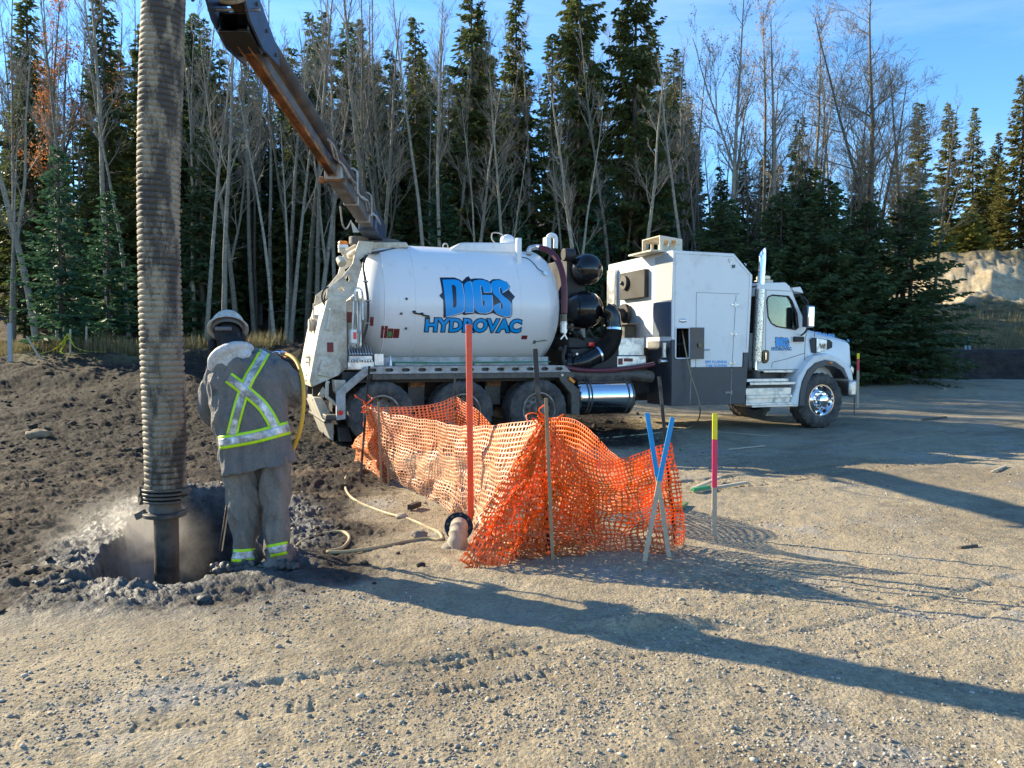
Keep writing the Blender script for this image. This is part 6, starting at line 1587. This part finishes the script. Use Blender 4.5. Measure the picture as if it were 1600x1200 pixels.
# ---------------------------------------------------------------- stakes, pipe, scraps
def survey(name, bot, top, w, bands, label, cat='survey stake', group=None, thick=.35, d=None):
    b = gp(*bot); d = d or b.y; z0 = gz(b.x, b.y); b = Vector((b.x, b.y, z0)); t = dp(top[0], top[1], d)
    o = empty(name, b, label=label, cat=cat, group=group); v = t - b
    for (f0, f1, m, nm) in bands:
        mb = MB(); mb.bar(v * f0 - (Vector((0, 0, .08)) if f0 == 0 else Vector()), v * f1, w, w * thick, up=(0, 1, 0)); mb.build(nm, m, o, .0015)
    return o
def paint(n, c, emis=None): return simple(n, c, .45, var=.12, scale=14, dirt=(.4, .33, .24), dirt_amt=.12)
ORP = simple('orange_red_post', (.80, .085, .03), .35, var=.12, scale=3, dirt=(.5, .2, .12), dirt_amt=.3)
BLU = paint('blue_stake_paint', (.0, .27, .62)); YEL = paint('yellow_stake_paint', (.85, .72, .02)); PNK = paint('pink_stake_paint', (.80, .035, .12)); RED = paint('red_stake_paint', (.65, .04, .05)); PW = simple('pale_lath', (.50, .42, .31), .75, var=.25, scale=16, bump=.002)
b_ = gp(736, 828); pst = empty('marker_post', (b_.x, b_.y, gz(b_.x, b_.y)), label='tall orange red plastic marker post standing beside the black pipe flange', cat='marker post')
mb = MB(); v = dp(732.5, 507, b_.y) - Vector(pst.location); mb.bar((0, 0, -.05), v, .052, .03, up=(0, 1, 0)); mb.build('post', ORP, pst, .008)
survey('survey_stake', (1004, 879), (1051, 652), .034, [(0, .56, PW, 'bare_wood'), (.56, 1, BLU, 'painted_top')], 'blue topped lath of the crossed pair whose top ends on the right', 'survey stake', 'crossed blue topped stakes')
survey('survey_stake', (1048, 871), (1011, 645), .034, [(0, .56, PW, 'bare_wood'), (.56, 1, BLU, 'painted_top')], 'blue topped lath of the crossed pair whose top ends on the left', 'survey stake', 'crossed blue topped stakes')
survey('survey_stake', (1116, 837), (1117, 646), .04, [(0, .40, PW, 'bare_wood'), (.40, .79, PNK, 'pink_band'), (.79, 1, YEL, 'yellow_top')], 'upright lath painted yellow over pink, right of the mesh fence')
def far_stake(u, v1, v0, d, w, bands, label, lean=0, group=None):
    x = (u - 800) / 1200 * d; z = gz(x, d); t = dp(u + lean, v0, d); o = empty('survey_stake', (x, d, z), label=label, cat='survey stake', group=group); v = t - Vector(o.location)
    for (f0, f1, m, nm) in bands:
        mb = MB(); mb.bar(v * f0 - (Vector((0, 0, .05)) if f0 == 0 else Vector()), v * f1, w, w * .5, up=(0, 1, 0)); mb.build(nm, m, o, .002)
    return o
far_stake(1341, 598, 552, 19.5, .06, [(0, .68, PW, 'bare_wood'), (.68, .9, RED, 'red_band'), (.9, 1, YEL, 'yellow_top')], 'white lath with red and yellow top just ahead of the truck bumper')
GW = simple('grey_post', (.42, .42, .42), .7, var=.2, scale=6)
far_stake(16, 557, 505, 21, .11, [(0, 1, GW, 'post')], 'stout grey white post at the far left edge below the trees', -1)
far_stake(101, 550, 510, 22, .045, [(0, 1, PW, 'post')], 'slim pale stake, left of the three around the yellow ribbon', -2, 'pale stakes around the yellow ribbon')
far_stake(110, 556, 514, 21.2, .045, [(0, 1, PW, 'post')], 'slim pale stake wrapped by the yellow ribbon, middle of three', 0, 'pale stakes around the yellow ribbon')
far_stake(135, 552, 510, 22, .05, [(0, 1, PW, 'post')], 'slim pale stake, right of the three around the yellow ribbon', 0, 'pale stakes around the yellow ribbon')
far_stake(66, 555, 526, 21, .05, [(0, 1, PW, 'post')], 'pale board lying tilted left of the ribboned stakes', -24)
for (u, lab) in ((1508, 'left one of two blue white markers standing on the dark bank'), (1514, 'right one of two blue white markers standing on the dark bank')):
    far_stake(u, 545, 527, 31, .09, [(0, 1, simple('pale_blue_marker', (.25, .36, .48), .6), 'post')], lab, 0, 'blue white markers on the bank')
RIB = leafmat('yellow_ribbon', (.55, .60, .08), (.75, .80, .15), .4, .5)
mb = MB(); z_ = gz(-12.1, 21.2)
for q in ([(-12.18, 21.1, .62), (-12.35, 21.1, .35), (-12.6, 21.1, .16), (-12.9, 21.0, .05)], [(-12.18, 21.1, .60), (-12.0, 21.1, .25), (-11.7, 21.2, .12), (-11.3, 21.4, .1)], [(-12.18, 21.1, .62), (-12.3, 21.1, .3), (-12.4, 21.1, .1), (-12.1, 21.0, .05), (-11.6, 21.0, .06)]):
    q = smooth_path([(x, y, z_ + z) for x, y, z in q], 5)
    for i in range(len(q) - 1): mb.bar(q[i], q[i + 1], .075, .006)
tag(mb.build('ribbon', RIB, None), 'yellow green ribbon tied round a pale stake at the forest foot', 'ribbon')

# flanged pipe stub
fx_, fy_ = gp(716, 856).xy; fz = gz(fx_, fy_)
pipe = empty('pipe_stub', (fx_, fy_, fz), label='dusty pale pipe elbow with a black bolted flange poking from the gravel', cat='pipe')
mb = MB(); n = Vector((.10, -.85, .45)).normalized(); c = Vector((0.0, .06, .125)); mb.lathe(c, n, [(-.015, .045), (-.015, .112), (.006, .112), (.010, .106), (.010, .05)], 36)
fl = mb.build('flange', M['black'], pipe, angle=30)
mb = MB(); _, s_, u_ = frame(n)
for i in range(8): a = 2 * math.pi * i / 8 + .2; q = c + (s_ * math.cos(a) + u_ * math.sin(a)) * .088; mb.cyl(q, q + n * .022, .010, n=6)
mb.build('bolt', M['steel'], fl)
mb = MB(); mb.tube(smooth_path([c - n * .01, c + n * .05 - Vector((0, 0, .02)), Vector((0, -.05, .05)), Vector((-.01, -.07, -.1))], 6), [.060 + .006 * math.sin(i * 2.1) + .0012 * i for i in range(19)], 22)
for k in range(7): mb.ball((rr_.uniform(-.09, .07), -.07 + rr_.uniform(-.05, .03), rr_.uniform(-.01, .015)), rr_.uniform(.02, .045), 10, 1.2, 1, .6)
mb.build('elbow', simple('chalky_pipe', (.44, .37, .28), .85, var=.3, scale=14, bump=.01), pipe)
mb = MB(); mb.box(.028, .05, -.075, -.03, .03, .07); mb.build('tag', paint('orange_tag', (.85, .35, .05)), pipe, .004)

# hoses on the ground
def ground_line(pts, r, lift=0.0): return [Vector((p.x, p.y, gz(p.x, p.y) + r * .6 + lift)) for p in [gp(u, v) for u, v in pts]]
HOSEM = simple('dusty_yellow_hose', (.46, .36, .19), .6, var=.3, scale=6, dirt=(.2, .16, .11), dirt_amt=.4)
mb = MB(); q = ground_line([(452, 872), (474, 852), (505, 840), (535, 838), (546, 847), (535, 862), (512, 869), (540, 868), (590, 862), (635, 852), (668, 848), (690, 850), (686, 838), (670, 829), (640, 815), (600, 803), (560, 788), (543, 770), (539, 755), (548, 742), (575, 735)], .014)
mb.tube(smooth_path(q, 8), .0135, 10)
tag(mb.build('ground_hose', HOSEM, None), 'dusty yellow water hose looping over the gravel from the boots to the fence', 'hose')
thin = simple('thin_tan_hose', (.30, .26, .16), .6, var=.2)
Mw = Matrix.Translation(TO) @ Matrix.Rotation(TA, 4, 'Z')
a = [Mw @ P3(1066, 516, .2), Mw @ P3(1068, 530, .0), Mw @ P3(1072, 552, -.06), Mw @ P3(1079, 585, -.12), Mw @ P3(1089, 615, -.2), Mw @ P3(1094, 640, -.3)]
b = ground_line([(1090, 661), (1072, 673), (1040, 678), (990, 682), (930, 688)], .012)
mb = MB(); mb.tube(smooth_path(a + b, 8), .013, 8); tag(mb.build('compartment_hose', thin, None), 'thin tan hose hanging out of the open truck compartment onto the ground', 'hose')
# scraps
def scrap(pts, w, h, m, label, lift=.01, cat='wood scrap', name='wood_scrap'):
    q = ground_line(pts, .01, lift); mb = MB(); o = q[0]
    mb.bar(q[0] - o, q[-1] - o, w, h); ob = mb.build(name, m, None, .003); ob.location = o; return tag(ob, label, cat)
GRN = paint('green_stake_paint', (.03, .26, .10))
scrap([(1082, 770), (1124, 752)], .05, .03, PW, 'pale broken lath lying left of the green tipped one', .03)
o_ = scrap([(1083, 771), (1168, 757)], .045, .03, PW, 'long pale lath lying on the dirt behind the yellow pink stake', .012)
scrap([(1082, 771.5), (1108, 767)], .05, .034, GRN, 'green painted lath piece in front of the long pale lath', .03)
scrap([(1056, 800), (1070, 790)], .07, .03, paint('dull_green', (.16, .22, .07)), 'dull green wood chip against the right side of the fence', .02)
scrap([(1138, 703), (1195, 696)], .035, .02, PW, 'thin pale stick lying in the truck shadow', .01)
scrap([(1120, 676), (1205, 681)], .012, .012, PW, 'long thin straw coloured twig beyond the yellow pink stake', .01)
scrap([(1500, 857), (1526, 853)], .025, .02, simple('dark_wood', (.09, .07, .05), .8), 'short dark stick on the gravel at the right', .0)
scrap([(1440, 660), (1478, 656)], .05, .05, simple('grey_wood', (.10, .08, .06), .8), 'dark twig lying far right beyond the truck shadow', .01)
scrap([(1447, 622), (1476, 629)], .04, .03, PW, 'pale lath lying ahead of the truck on the right', .01)
scrap([(1550, 738), (1572, 729)], .03, .02, PW, 'pale wood bit near the right edge of the photo', .01)
scrap([(640, 800), (655, 794)], .05, .05, simple('black_rubber_scrap', (.02, .02, .02), .6), 'black rubber scrap lying inside the hose loop', .03)
scrap([(122, 610), (137, 616)], .05, .03, PW, 'small white stick lying on the churned dark soil', .06)
# a few rocks one could point at
def rock(u, v, s, m, label):
    V0, F0 = ico(3); n = Vector((1, 1, 1)); g = gp(u, v)
    f = fbm(V0[:, 0] * 1.3 + u, V0[:, 1] * 1.3 + V0[:, 2], 1.2, 4, int(u)) ; V = V0 * (1 + .5 * f)[:, None] * s * np.array([1.2, .9, .6])
    o = np_mesh('rock', V, F0, m, smooth=True); o.location = (g.x, g.y, gz(g.x, g.y, True) + s * .3); return tag(o, label, 'rock')
rock(62, 688, .16, simple('tan_rock', (.33, .25, .16), .95, var=.4, scale=9, bump=.02), 'tan lump of clay on the dark churned soil at the far left')
rock(628, 812, .05, stone_mats[1], 'grey tan lump beside the ground hose, left of the pipe flange')
rock(655, 845, .055, stone_mats[2], 'dark reddish lump in front of the hose near the pipe')

# ---------------------------------------------------------------- steam over the pit
t = NT('steam_volume'); t.t.nodes.remove(t.t.nodes.get(t.out.name)); t.out = t.t.nodes.new("ShaderNodeOutputMaterial")
co = t.n("TexCoord").outputs['Object']
ln = t.n("VectorMath", dict(operation='LENGTH')); t.set(ln.inputs[0], co)
fall = t.n("MapRange", dict(clamp=True)); t.set(fall.inputs[0], ln.outputs['Value']); fall.inputs[1].default_value = 1.0; fall.inputs[2].default_value = .15
nz = t.noise(1.6, 4, .6, co, .6)
den = t.math('MULTIPLY', t.math('MULTIPLY', t.math('POWER', fall.outputs[0], 2.0), t.ramp(nz, .40, .66)), 5.0)
pv = t.n("VolumePrincipled", Color=(.92, .86, .76), Density=den, Anisotropy=.25)
t.t.links.new(pv.outputs[0], t.out.inputs['Volume'])
V0, F0 = ico(3); st = np_mesh('steam', V0, F0, t.m, kind='stuff', label='pale dust and steam rising out of the pit', cat='steam')
st.location = (-3.30, 6.3, -.2); st.scale = (.85, .95, .72)
# ---------------------------------------------------------------- worker seen from behind
WD = 5.33; wb = gp(405, 889); WO = Vector((wb.x, WD, gz(wb.x, WD) + .012))
worker = empty('person', WO, label='worker seen from behind in grey rain suit with reflective cross, holding a water lance', cat='person')
def W(u, v, dy=0.0): return dp(u, v, WD + dy) - WO
# body: one continuous skinned figure
def skin_body(name, chain, mat, parent, sub=1):
    """chain: list of (point, radius, parent index)"""
    me = bpy.data.meshes.new(name); me.from_pydata([tuple(c[0]) for c in chain], [(i, c[2]) for i, c in enumerate(chain) if c[2] is not None], [])
    o = bpy.data.objects.new(name, me); COL.objects.link(o); 
    import bmesh
    bm = bmesh.new(); bm.from_mesh(me); bm.verts.layers.skin.verify(); bm.to_mesh(me); bm.free()
    m = o.modifiers.new('skin', 'SKIN'); m.use_smooth_shade = True
    for i, c in enumerate(chain): me.skin_vertices[0].data[i].radius = (c[1], c[1]); me.skin_vertices[0].data[i].use_root = (i == 0)
    s = o.modifiers.new('sub', 'SUBSURF'); s.levels = sub; s.render_levels = sub
    me.materials.append(mat); o.parent = parent; return o
glove = simple('muddy_glove', (.06, .055, .05), .8, var=.4, scale=20)
c = []
def j(p, r, par): c.append((Vector(p), r, par)); return len(c) - 1
pel = j(W(405, 725, .04), .13, None); sp = j(W(402, 670, .05), .13, pel); ch_ = j(W(395, 605, .06), .15, sp); nk = j(W(378, 560, .09), .06, ch_); hd0 = j(W(366, 538, .14), .075, nk); hd1 = j(W(358, 520, .18), .088, hd0); hd2 = j(W(356, 508, .2), .07, hd1)
for (sh, el, wr_, hn, ang) in ((W(436, 580, .06), W(462, 622, .10), W(440, 600, .34), W(428, 588, .42), 0.5), (W(340, 590, .06), W(328, 640, .12), W(372, 655, .36), W(385, 650, .44), -.5)):
    a_ = j(sh, .06, ch_); b_ = j(el, .048, a_); d_ = j(wr_, .032, b_); h_ = j(hn, .036, d_)
    dv = (hn - wr_).normalized()
    sx = dv.cross(Vector((0, 0, 1))).normalized()
    for k in range(4):
        f0 = j(hn + dv * .05 + Vector((0, 0, .03 - .02 * k)), .010, h_); f1 = j(hn + dv * .085 + Vector((0, .0, .03 - .02 * k)) + sx * .015 * (1 if ang > 0 else -1), .009, f0); j(hn + dv * (.09 + .006 * (k in (1, 2))) + Vector((0, 0, .028 - .019 * k)) + sx * .045 * (1 if ang > 0 else -1), .008, f1)
    f0 = j(hn + dv * .02 + Vector((0, 0, .045)), .011, h_); j(hn + dv * .05 + Vector((0, 0, .06)), .009, f0)
for (hp_, kn, an, to) in ((W(382, 735, .05), W(382, 800, .02), W(380, 872, .04), W(378, 886, .16)), (W(430, 735, .05), W(431, 800, .02), W(431, 868, .04), W(433, 882, .16))):
    a_ = j(hp_, .09, pel); b_ = j(kn, .06, a_); d_ = j(an, .045, b_); j(to, .04, d_)
body = skin_body('body', c, glove, worker)

def fabric(name, base, mud, amt, bs=.9):
    t = NT(name); co = t.coord(); mp = t.n('Mapping', Vector=co); mp.inputs['Scale'].default_value = (1.5, 1.5, .6); a = t.noise(3.6, 9, .78, mp); b = t.noise(22, 5, .75, co); z = t.n("SeparateXYZ", Vector=co).outputs[2]
    f = t.math('MULTIPLY', t.ramp(a, .40, .62), amt); g = t.ramp(b, .48, .68)
    col = t.mix(f, base, mud); col = t.mix(t.math('MULTIPLY', g, .45), col, (.21, .19, .165)); col = t.mix(t.math('MULTIPLY', t.ramp(t.noise(60, 3, .7, co), .5, .7), .35), col, (.05, .05, .05))
    col = t.mix(t.ramp(t.noise(2.6, 6, .7, co), .60, .66), col, tuple(x * .35 for x in base))
    t.bsdf(col, .62, 0, t.bump(t.math('ADD', a, t.math('MULTIPLY', b, .4)), bs, .05)); return t.m
JM = fabric('grey_rain_jacket', (.125, .125, .13), (.24, .22, .19), .7)
TM = fabric('muddy_rain_trousers', (.15, .14, .13), (.29, .255, .21), .85)
def remeshed(name, mbx, vox, mat, parent, wr=0.012, seed=0, smooth=6, freq=5.0):
    me = mbx.mesh(name); o = bpy.data.objects.new(name, me); COL.objects.link(o)
    m = o.modifiers.new('r', 'REMESH'); m.mode = 'VOXEL'; m.voxel_size = vox
    s = o.modifiers.new('s', 'SMOOTH'); s.iterations = smooth; s.factor = .7
    dg = bpy.context.evaluated_depsgraph_get(); me2 = bpy.data.meshes.new_from_object(o.evaluated_get(dg)); bpy.data.objects.remove(o)
    n = len(me2.vertices); co = np.zeros(n * 3); no = np.zeros(n * 3); me2.vertices.foreach_get('co', co); me2.vertices.foreach_get('normal', no); co = co.reshape(-1, 3); no = no.reshape(-1, 3)
    a = fbm(co[:, 0] * 1.0 + co[:, 1] * .7, co[:, 2] * .55 + co[:, 0] * .5, freq, 3, seed) ; b = fbm(co[:, 0] * .6 - co[:, 2] * .35, co[:, 2] * .9 + co[:, 1], freq * 1.9, 2, seed + 3)
    c3 = fbm(co[:, 0] * 1.6 + co[:, 2] * .35, co[:, 2] * .45 - co[:, 0] * .6 + co[:, 1], freq * 1.3, 3, seed + 7)
    d = wr * (1.0 * a + .5 * b + 1.6 * (.22 - np.abs(c3)) * 1.5)
    co = co + no * d[:, None]; me2.vertices.foreach_set('co', co.ravel()); me2.update()
    me2.materials.clear(); me2.materials.append(mat); me2.shade_smooth()
    o2 = bpy.data.objects.new(name, me2); COL.objects.link(o2); o2.parent = parent; return o2
def loft(mbx, rings, n=28, p=2.4, slim=3.0):
    """rings: (left point px, right point px, y centre, half depth) with each point (u, v)"""
    vs = []
    for (l, r, yc, hd) in rings:
        a = W(l[0] + slim, l[1], yc); b = W(r[0] - slim, r[1], yc); c_ = (a + b) / 2; h = (b - a) / 2
        for i in range(n):
            t = 2 * math.pi * i / n; ct, st_ = math.cos(t), math.sin(t)
            ex = math.copysign(abs(ct) ** (2 / p), ct); ey = math.copysign(abs(st_) ** (2 / p), st_)
            vs.append(c_ + h * ex + Vector((0, hd * ey, 0)))
    k = len(rings); fs = [(q * n + i, q * n + (i + 1) % n, (q + 1) * n + (i + 1) % n, (q + 1) * n + i) for q in range(k - 1) for i in range(n)]
    fs += [tuple(range(n - 1, -1, -1)), tuple((k - 1) * n + i for i in range(n))]
    mbx.add(vs, fs)
mb = MB()
mb.ball(W(374, 572, -.03), .075, 16, 1.35, .7, .8)
loft(mb, [((350, 548), (404, 545), .12, .09), ((336, 557), (426, 551), .11, .125), ((327, 570), (440, 562), .09, .15), ((326, 596), (449, 590), .07, .17), ((329, 630), (451, 625), .06, .175), ((334, 670), (451, 662), .05, .175), ((339, 705), (456, 694), .05, .185), ((345, 728), (461, 712), .05, .195), ((348, 741), (464, 723), .05, .20)])
mb.tube(smooth_path([W(428, 572, .07), W(452, 592, .08), W(464, 614, .12), W(456, 622, .22), W(438, 606, .38)], 5), [.082, .082, .08, .079, .078, .077, .077, .077, .077, .076, .076, .075, .074, .073, .072, .07, .068, .066, .064, .062, .06], 16)
mb.tube(smooth_path([W(342, 578, .08), W(332, 600, .08), W(327, 636, .12), W(338, 656, .2), W(368, 656, .38)], 5), [.07, .07, .07, .069, .068, .067, .067, .066, .066, .065, .065, .065, .065, .064, .064, .063, .062, .061, .06, .06, .06], 16)
jacket = remeshed('jacket', mb, .011, JM, worker, .024, 3)
mb = MB()
loft(mb, [((351, 715), (407, 712), .05, .12), ((352, 735), (407, 735), .05, .125), ((355, 790), (409, 788), .04, .115), ((360, 830), (407, 830), .03, .105), ((362, 862), (403, 861), .03, .095), ((360, 878), (405, 877), .03, .10)], p=2.2)
loft(mb, [((403, 712), (459, 708), .05, .12), ((403, 735), (458, 730), .05, .125), ((411, 788), (455, 786), .04, .105), ((413, 830), (452, 828), .03, .10), ((415, 858), (451, 856), .03, .09), ((414, 874), (453, 872), .03, .095)], p=2.2)
trousers = remeshed('trousers', mb, .011, TM, worker, .026, 8, freq=6)
# boots
BM = simple('wet_rubber_boot', (.035, .035, .036), .4, var=.5, scale=10, dirt=(.16, .15, .14), dirt_amt=.7, dscale=8, bump=.01)
for (u, v, tv, s) in ((383, 884, 872, 1), (433, 882, 868, 1)):
    mb = MB(); a_ = W(u, tv, .03); f = W(u, v, .03); z0 = -.02
    mb.tube([a_ + Vector((0, 0, .06)), Vector((a_.x, a_.y, .06))], .085, 16)
    mb.ball(Vector((f.x, f.y + .08, .03)), .10, 16, .9, 1.75, .75); mb.box(f.x - .075, f.x + .075, f.y - .10, f.y + .22, -.03, .03)
    bt = remeshed('boot', mb, .012, BM, worker, .02, int(u), 4, 14)
mb = MB()
rr_ = random.Random(9)
for k in range(26): mb.ball(W(rr_.uniform(340, 398), rr_.uniform(886, 894), rr_.uniform(-.10, .02)) * 1.0, rr_.uniform(.02, .05), 8, 1.2, 1, .7)
for k in range(12): mb.ball(W(rr_.uniform(410, 466), rr_.uniform(884, 890), rr_.uniform(-.08, .02)), rr_.uniform(.015, .04), 8, 1.2, 1, .7)
remeshed('mud_clump', mb, .012, wet, worker, .03, 31, 1, 16)
# hood on the back
HM = fabric('pale_hood', (.60, .60, .61), (.42, .40, .37), .5, .4)
mb = MB()
mb.tube(smooth_path([W(330, 580, -.02), W(332, 562, -.05), W(346, 549, -.06), W(366, 541, -.05), W(386, 540, .0), W(396, 546, .05)], 5), [.022, .026, .029, .032, .034, .036, .037, .038, .039, .04, .04, .04, .04, .039, .038, .037, .036, .034, .032, .03, .028, .026, .025, .024, .023, .022], 16)
mb.ball(W(350, 563, -.03), .095, 18, 1.12, .45, .72); mb.ball(W(370, 555, .0), .10, 18, 1.1, .6, .5); mb.ball(W(338, 578, .01), .06, 14, .9, .5, .7)
hood_ = remeshed('hood', mb, .009, HM, worker, .0025, 44, 22, 4)
# head in a black balaclava, ear defender, hard hat
BK = simple('black_balaclava', (.012, .012, .015), .85, var=.4, scale=14)
mb = MB(); hc_ = W(357, 523, .17); mb.ball(hc_, .098, 20, .92, 1.1, 1.12); mb.tube([hc_, W(366, 548, .08)], [.075, .08], 16); mb.ball(hc_ + Vector((-.02, .09, -.05)), .05, 12)
remeshed('balaclava', mb, .010, BK, worker, .01, 51, 5, 9)
mb = MB()
e0 = hc_ + Vector((-.105, -.03, -.075)); mb.ball(e0, .042, 16, .75, .9, 1.15); e1 = hc_ + Vector((.10, .0, -.03)); mb.ball(e1, .038, 16, .6, .9, 1.1)
mb.build('ear_defender', BK, worker)
ah = Vector((-.18, .58, .79)).normalized(); hb = hc_ + Vector((0.0, -.01, .045))
mb = MB(); rp = [(0.0, .136), (-.004, .138), (.008, .124), (.022, .113)] + [(.022 + .118 * math.sin(a), .113 * math.cos(a)) for a in np.linspace(.15, math.pi / 2, 10)]
mb.lathe(hb, ah, rp, 40, None, False)
hat = mb.build('hard_hat', simple('scuffed_white_hard_hat', (.72, .69, .62), .45, var=.2, scale=10, dirt=(.33, .28, .2), dirt_amt=.45, dscale=9), worker, angle=50)
m_ = hat.modifiers.new('t', 'SOLIDIFY'); m_.thickness = .005
mb = MB(); mb.lathe(hb, ah, [(.01, .105), (.0, .108), (-.02, .104), (-.02, .098), (.0, .10)], 32, None, False)
mb.cyl(hb + Vector((-.05, -.10, -.005)), hb + Vector((.06, -.10, -.005)), .014, n=10)
mb.build('hat_suspension', simple('grey_headband', (.13, .13, .14), .6), hat)
# reflective tape laid on the cloth
YT = simple('lime_tape', (.50, .82, .01), .5, var=.12, scale=10, dirt=(.25, .28, .1), dirt_amt=.2, dscale=7)
ST = simple('silver_tape', (.72, .73, .75), .35, .25, var=.12, scale=20, dirt=(.16, .15, .14), dirt_amt=.55, dscale=9)
def bvh(o):
    me = o.data; return BVHTree.FromPolygons([v.co[:] for v in me.vertices], [p.vertices[:] for p in me.polygons])
def tape(bv, pts, w0, name, mat, off, parent, asym=0.0, nw=5):
    q = smooth_path([(u, v, 0) for u, v in pts], 12); V = []; ok = True; o0 = CP - WO
    rows = []
    for i, p in enumerate(q):
        d = (q[min(i + 1, len(q) - 1)] - q[max(i - 1, 0)]).normalized(); n_ = Vector((-d.y, d.x, 0)); row = []
        for k in range(nw + 1):
            s_ = (k / nw * 2 - 1) * w0 + asym; uv = p + n_ * s_; dr = ray(uv.x, uv.y).normalized()
            hit, no, ix, ds = bv.ray_cast(o0, dr); row.append(None if hit is None else hit - dr * off)
        rows.append(row)
    F = []; idx = {}
    for i, row in enumerate(rows):
        for k, h in enumerate(row):
            if h is not None: idx[i, k] = len(V); V.append(tuple(h))
    for i in range(len(rows) - 1):
        for k in range(nw):
            ks = [(i, k), (i + 1, k), (i + 1, k + 1), (i, k + 1)]
            if all(x in idx for x in ks):
                P_ = [Vector(V[idx[x]]) for x in ks]
                if max((P_[a] - P_[(a + 1) % 4]).length for a in range(4)) < .06: F.append([idx[x] for x in ks])
    me = bpy.data.meshes.new(name); me.from_pydata(V, [], F); me.materials.append(mat); me.shade_smooth(); o = bpy.data.objects.new(name, me); COL.objects.link(o); o.parent = parent
    m = o.modifiers.new('t', 'SOLIDIFY'); m.thickness = .002; return o
jb = bvh(jacket); tbv = bvh(trousers)
A_ = [(414, 549), (401, 572), (388, 594), (375, 630), (362, 680)]
B_ = [(357, 590), (372, 601), (390, 616), (409, 633), (422, 652), (430, 668)]
C_ = [(342, 692), (368, 688), (400, 682), (430, 674), (452, 668)]
for (pts, w_) in ((A_, 9.0), (B_, 9.5), (C_, 10.5)):
    k = .001 if pts is B_ else 0.0
    tape(jb, pts, w_, 'lime_tape', YT, .004 + k + (.002 if pts is C_ else 0), jacket)
for (pts, w_) in ((A_, 5.2), (B_, 5.6), (C_, 6.0)): tape(jb, pts, w_, 'silver_tape', ST, .0075 + (.001 if pts is B_ else 0) + (.002 if pts is C_ else 0), jacket)
for pts in ([(362, 868), (380, 868), (402, 866)], [(415, 862), (432, 859), (451, 855)]):
    tape(tbv, pts, 10, 'lime_tape', YT, .004, trousers); tape(tbv, pts, 5.5, 'silver_tape', ST, .0075, trousers)
# lance and yellow hose, held in the hands
lance = empty('water_lance', WO + W(430, 588, .45), label='yellow hose and steel water lance held in front of the worker', cat='lance'); lo = Vector(lance.location)
L_ = lambda u, v, dy: WO + W(u, v, dy) - lo
mb = MB(); mb.tube([L_(444, 553, .30), L_(432, 551, .34), L_(424, 552, .40), L_(385, 652, .50), L_(360, 760, .62), L_(345, 860, .75)], .014, 10); mb.cyl(L_(446, 554, .29), L_(440, 552, .31), .022, n=12)
mb.build('steel_pipe', M['chrome'], lance)
mb = MB(); q = smooth_path([L_(445, 554, .29), L_(454, 556, .24), L_(464, 566, .16), L_(471, 585, .08), L_(474.5, 612, .04), L_(473.5, 645, .04), L_(468, 675, .06), L_(459, 700, .12), L_(453, 722, .2), L_(447, 760, .3), L_(444, 800, .34)], 8)
gend = gp(452, 872); q += smooth_path([q[-1], L_(448, 830, .28), Vector((gend.x - .02, gend.y + .06, .06)) - lo, Vector((gend.x, gend.y, .02)) - lo], 6)[1:]
mb.tube(q, .0135, 10); mb.build('yellow_hose', simple('yellow_rubber_hose', (.72, .40, .03), .4, var=.15, scale=10, dirt=(.35, .25, .1), dirt_amt=.25, dscale=9), lance)
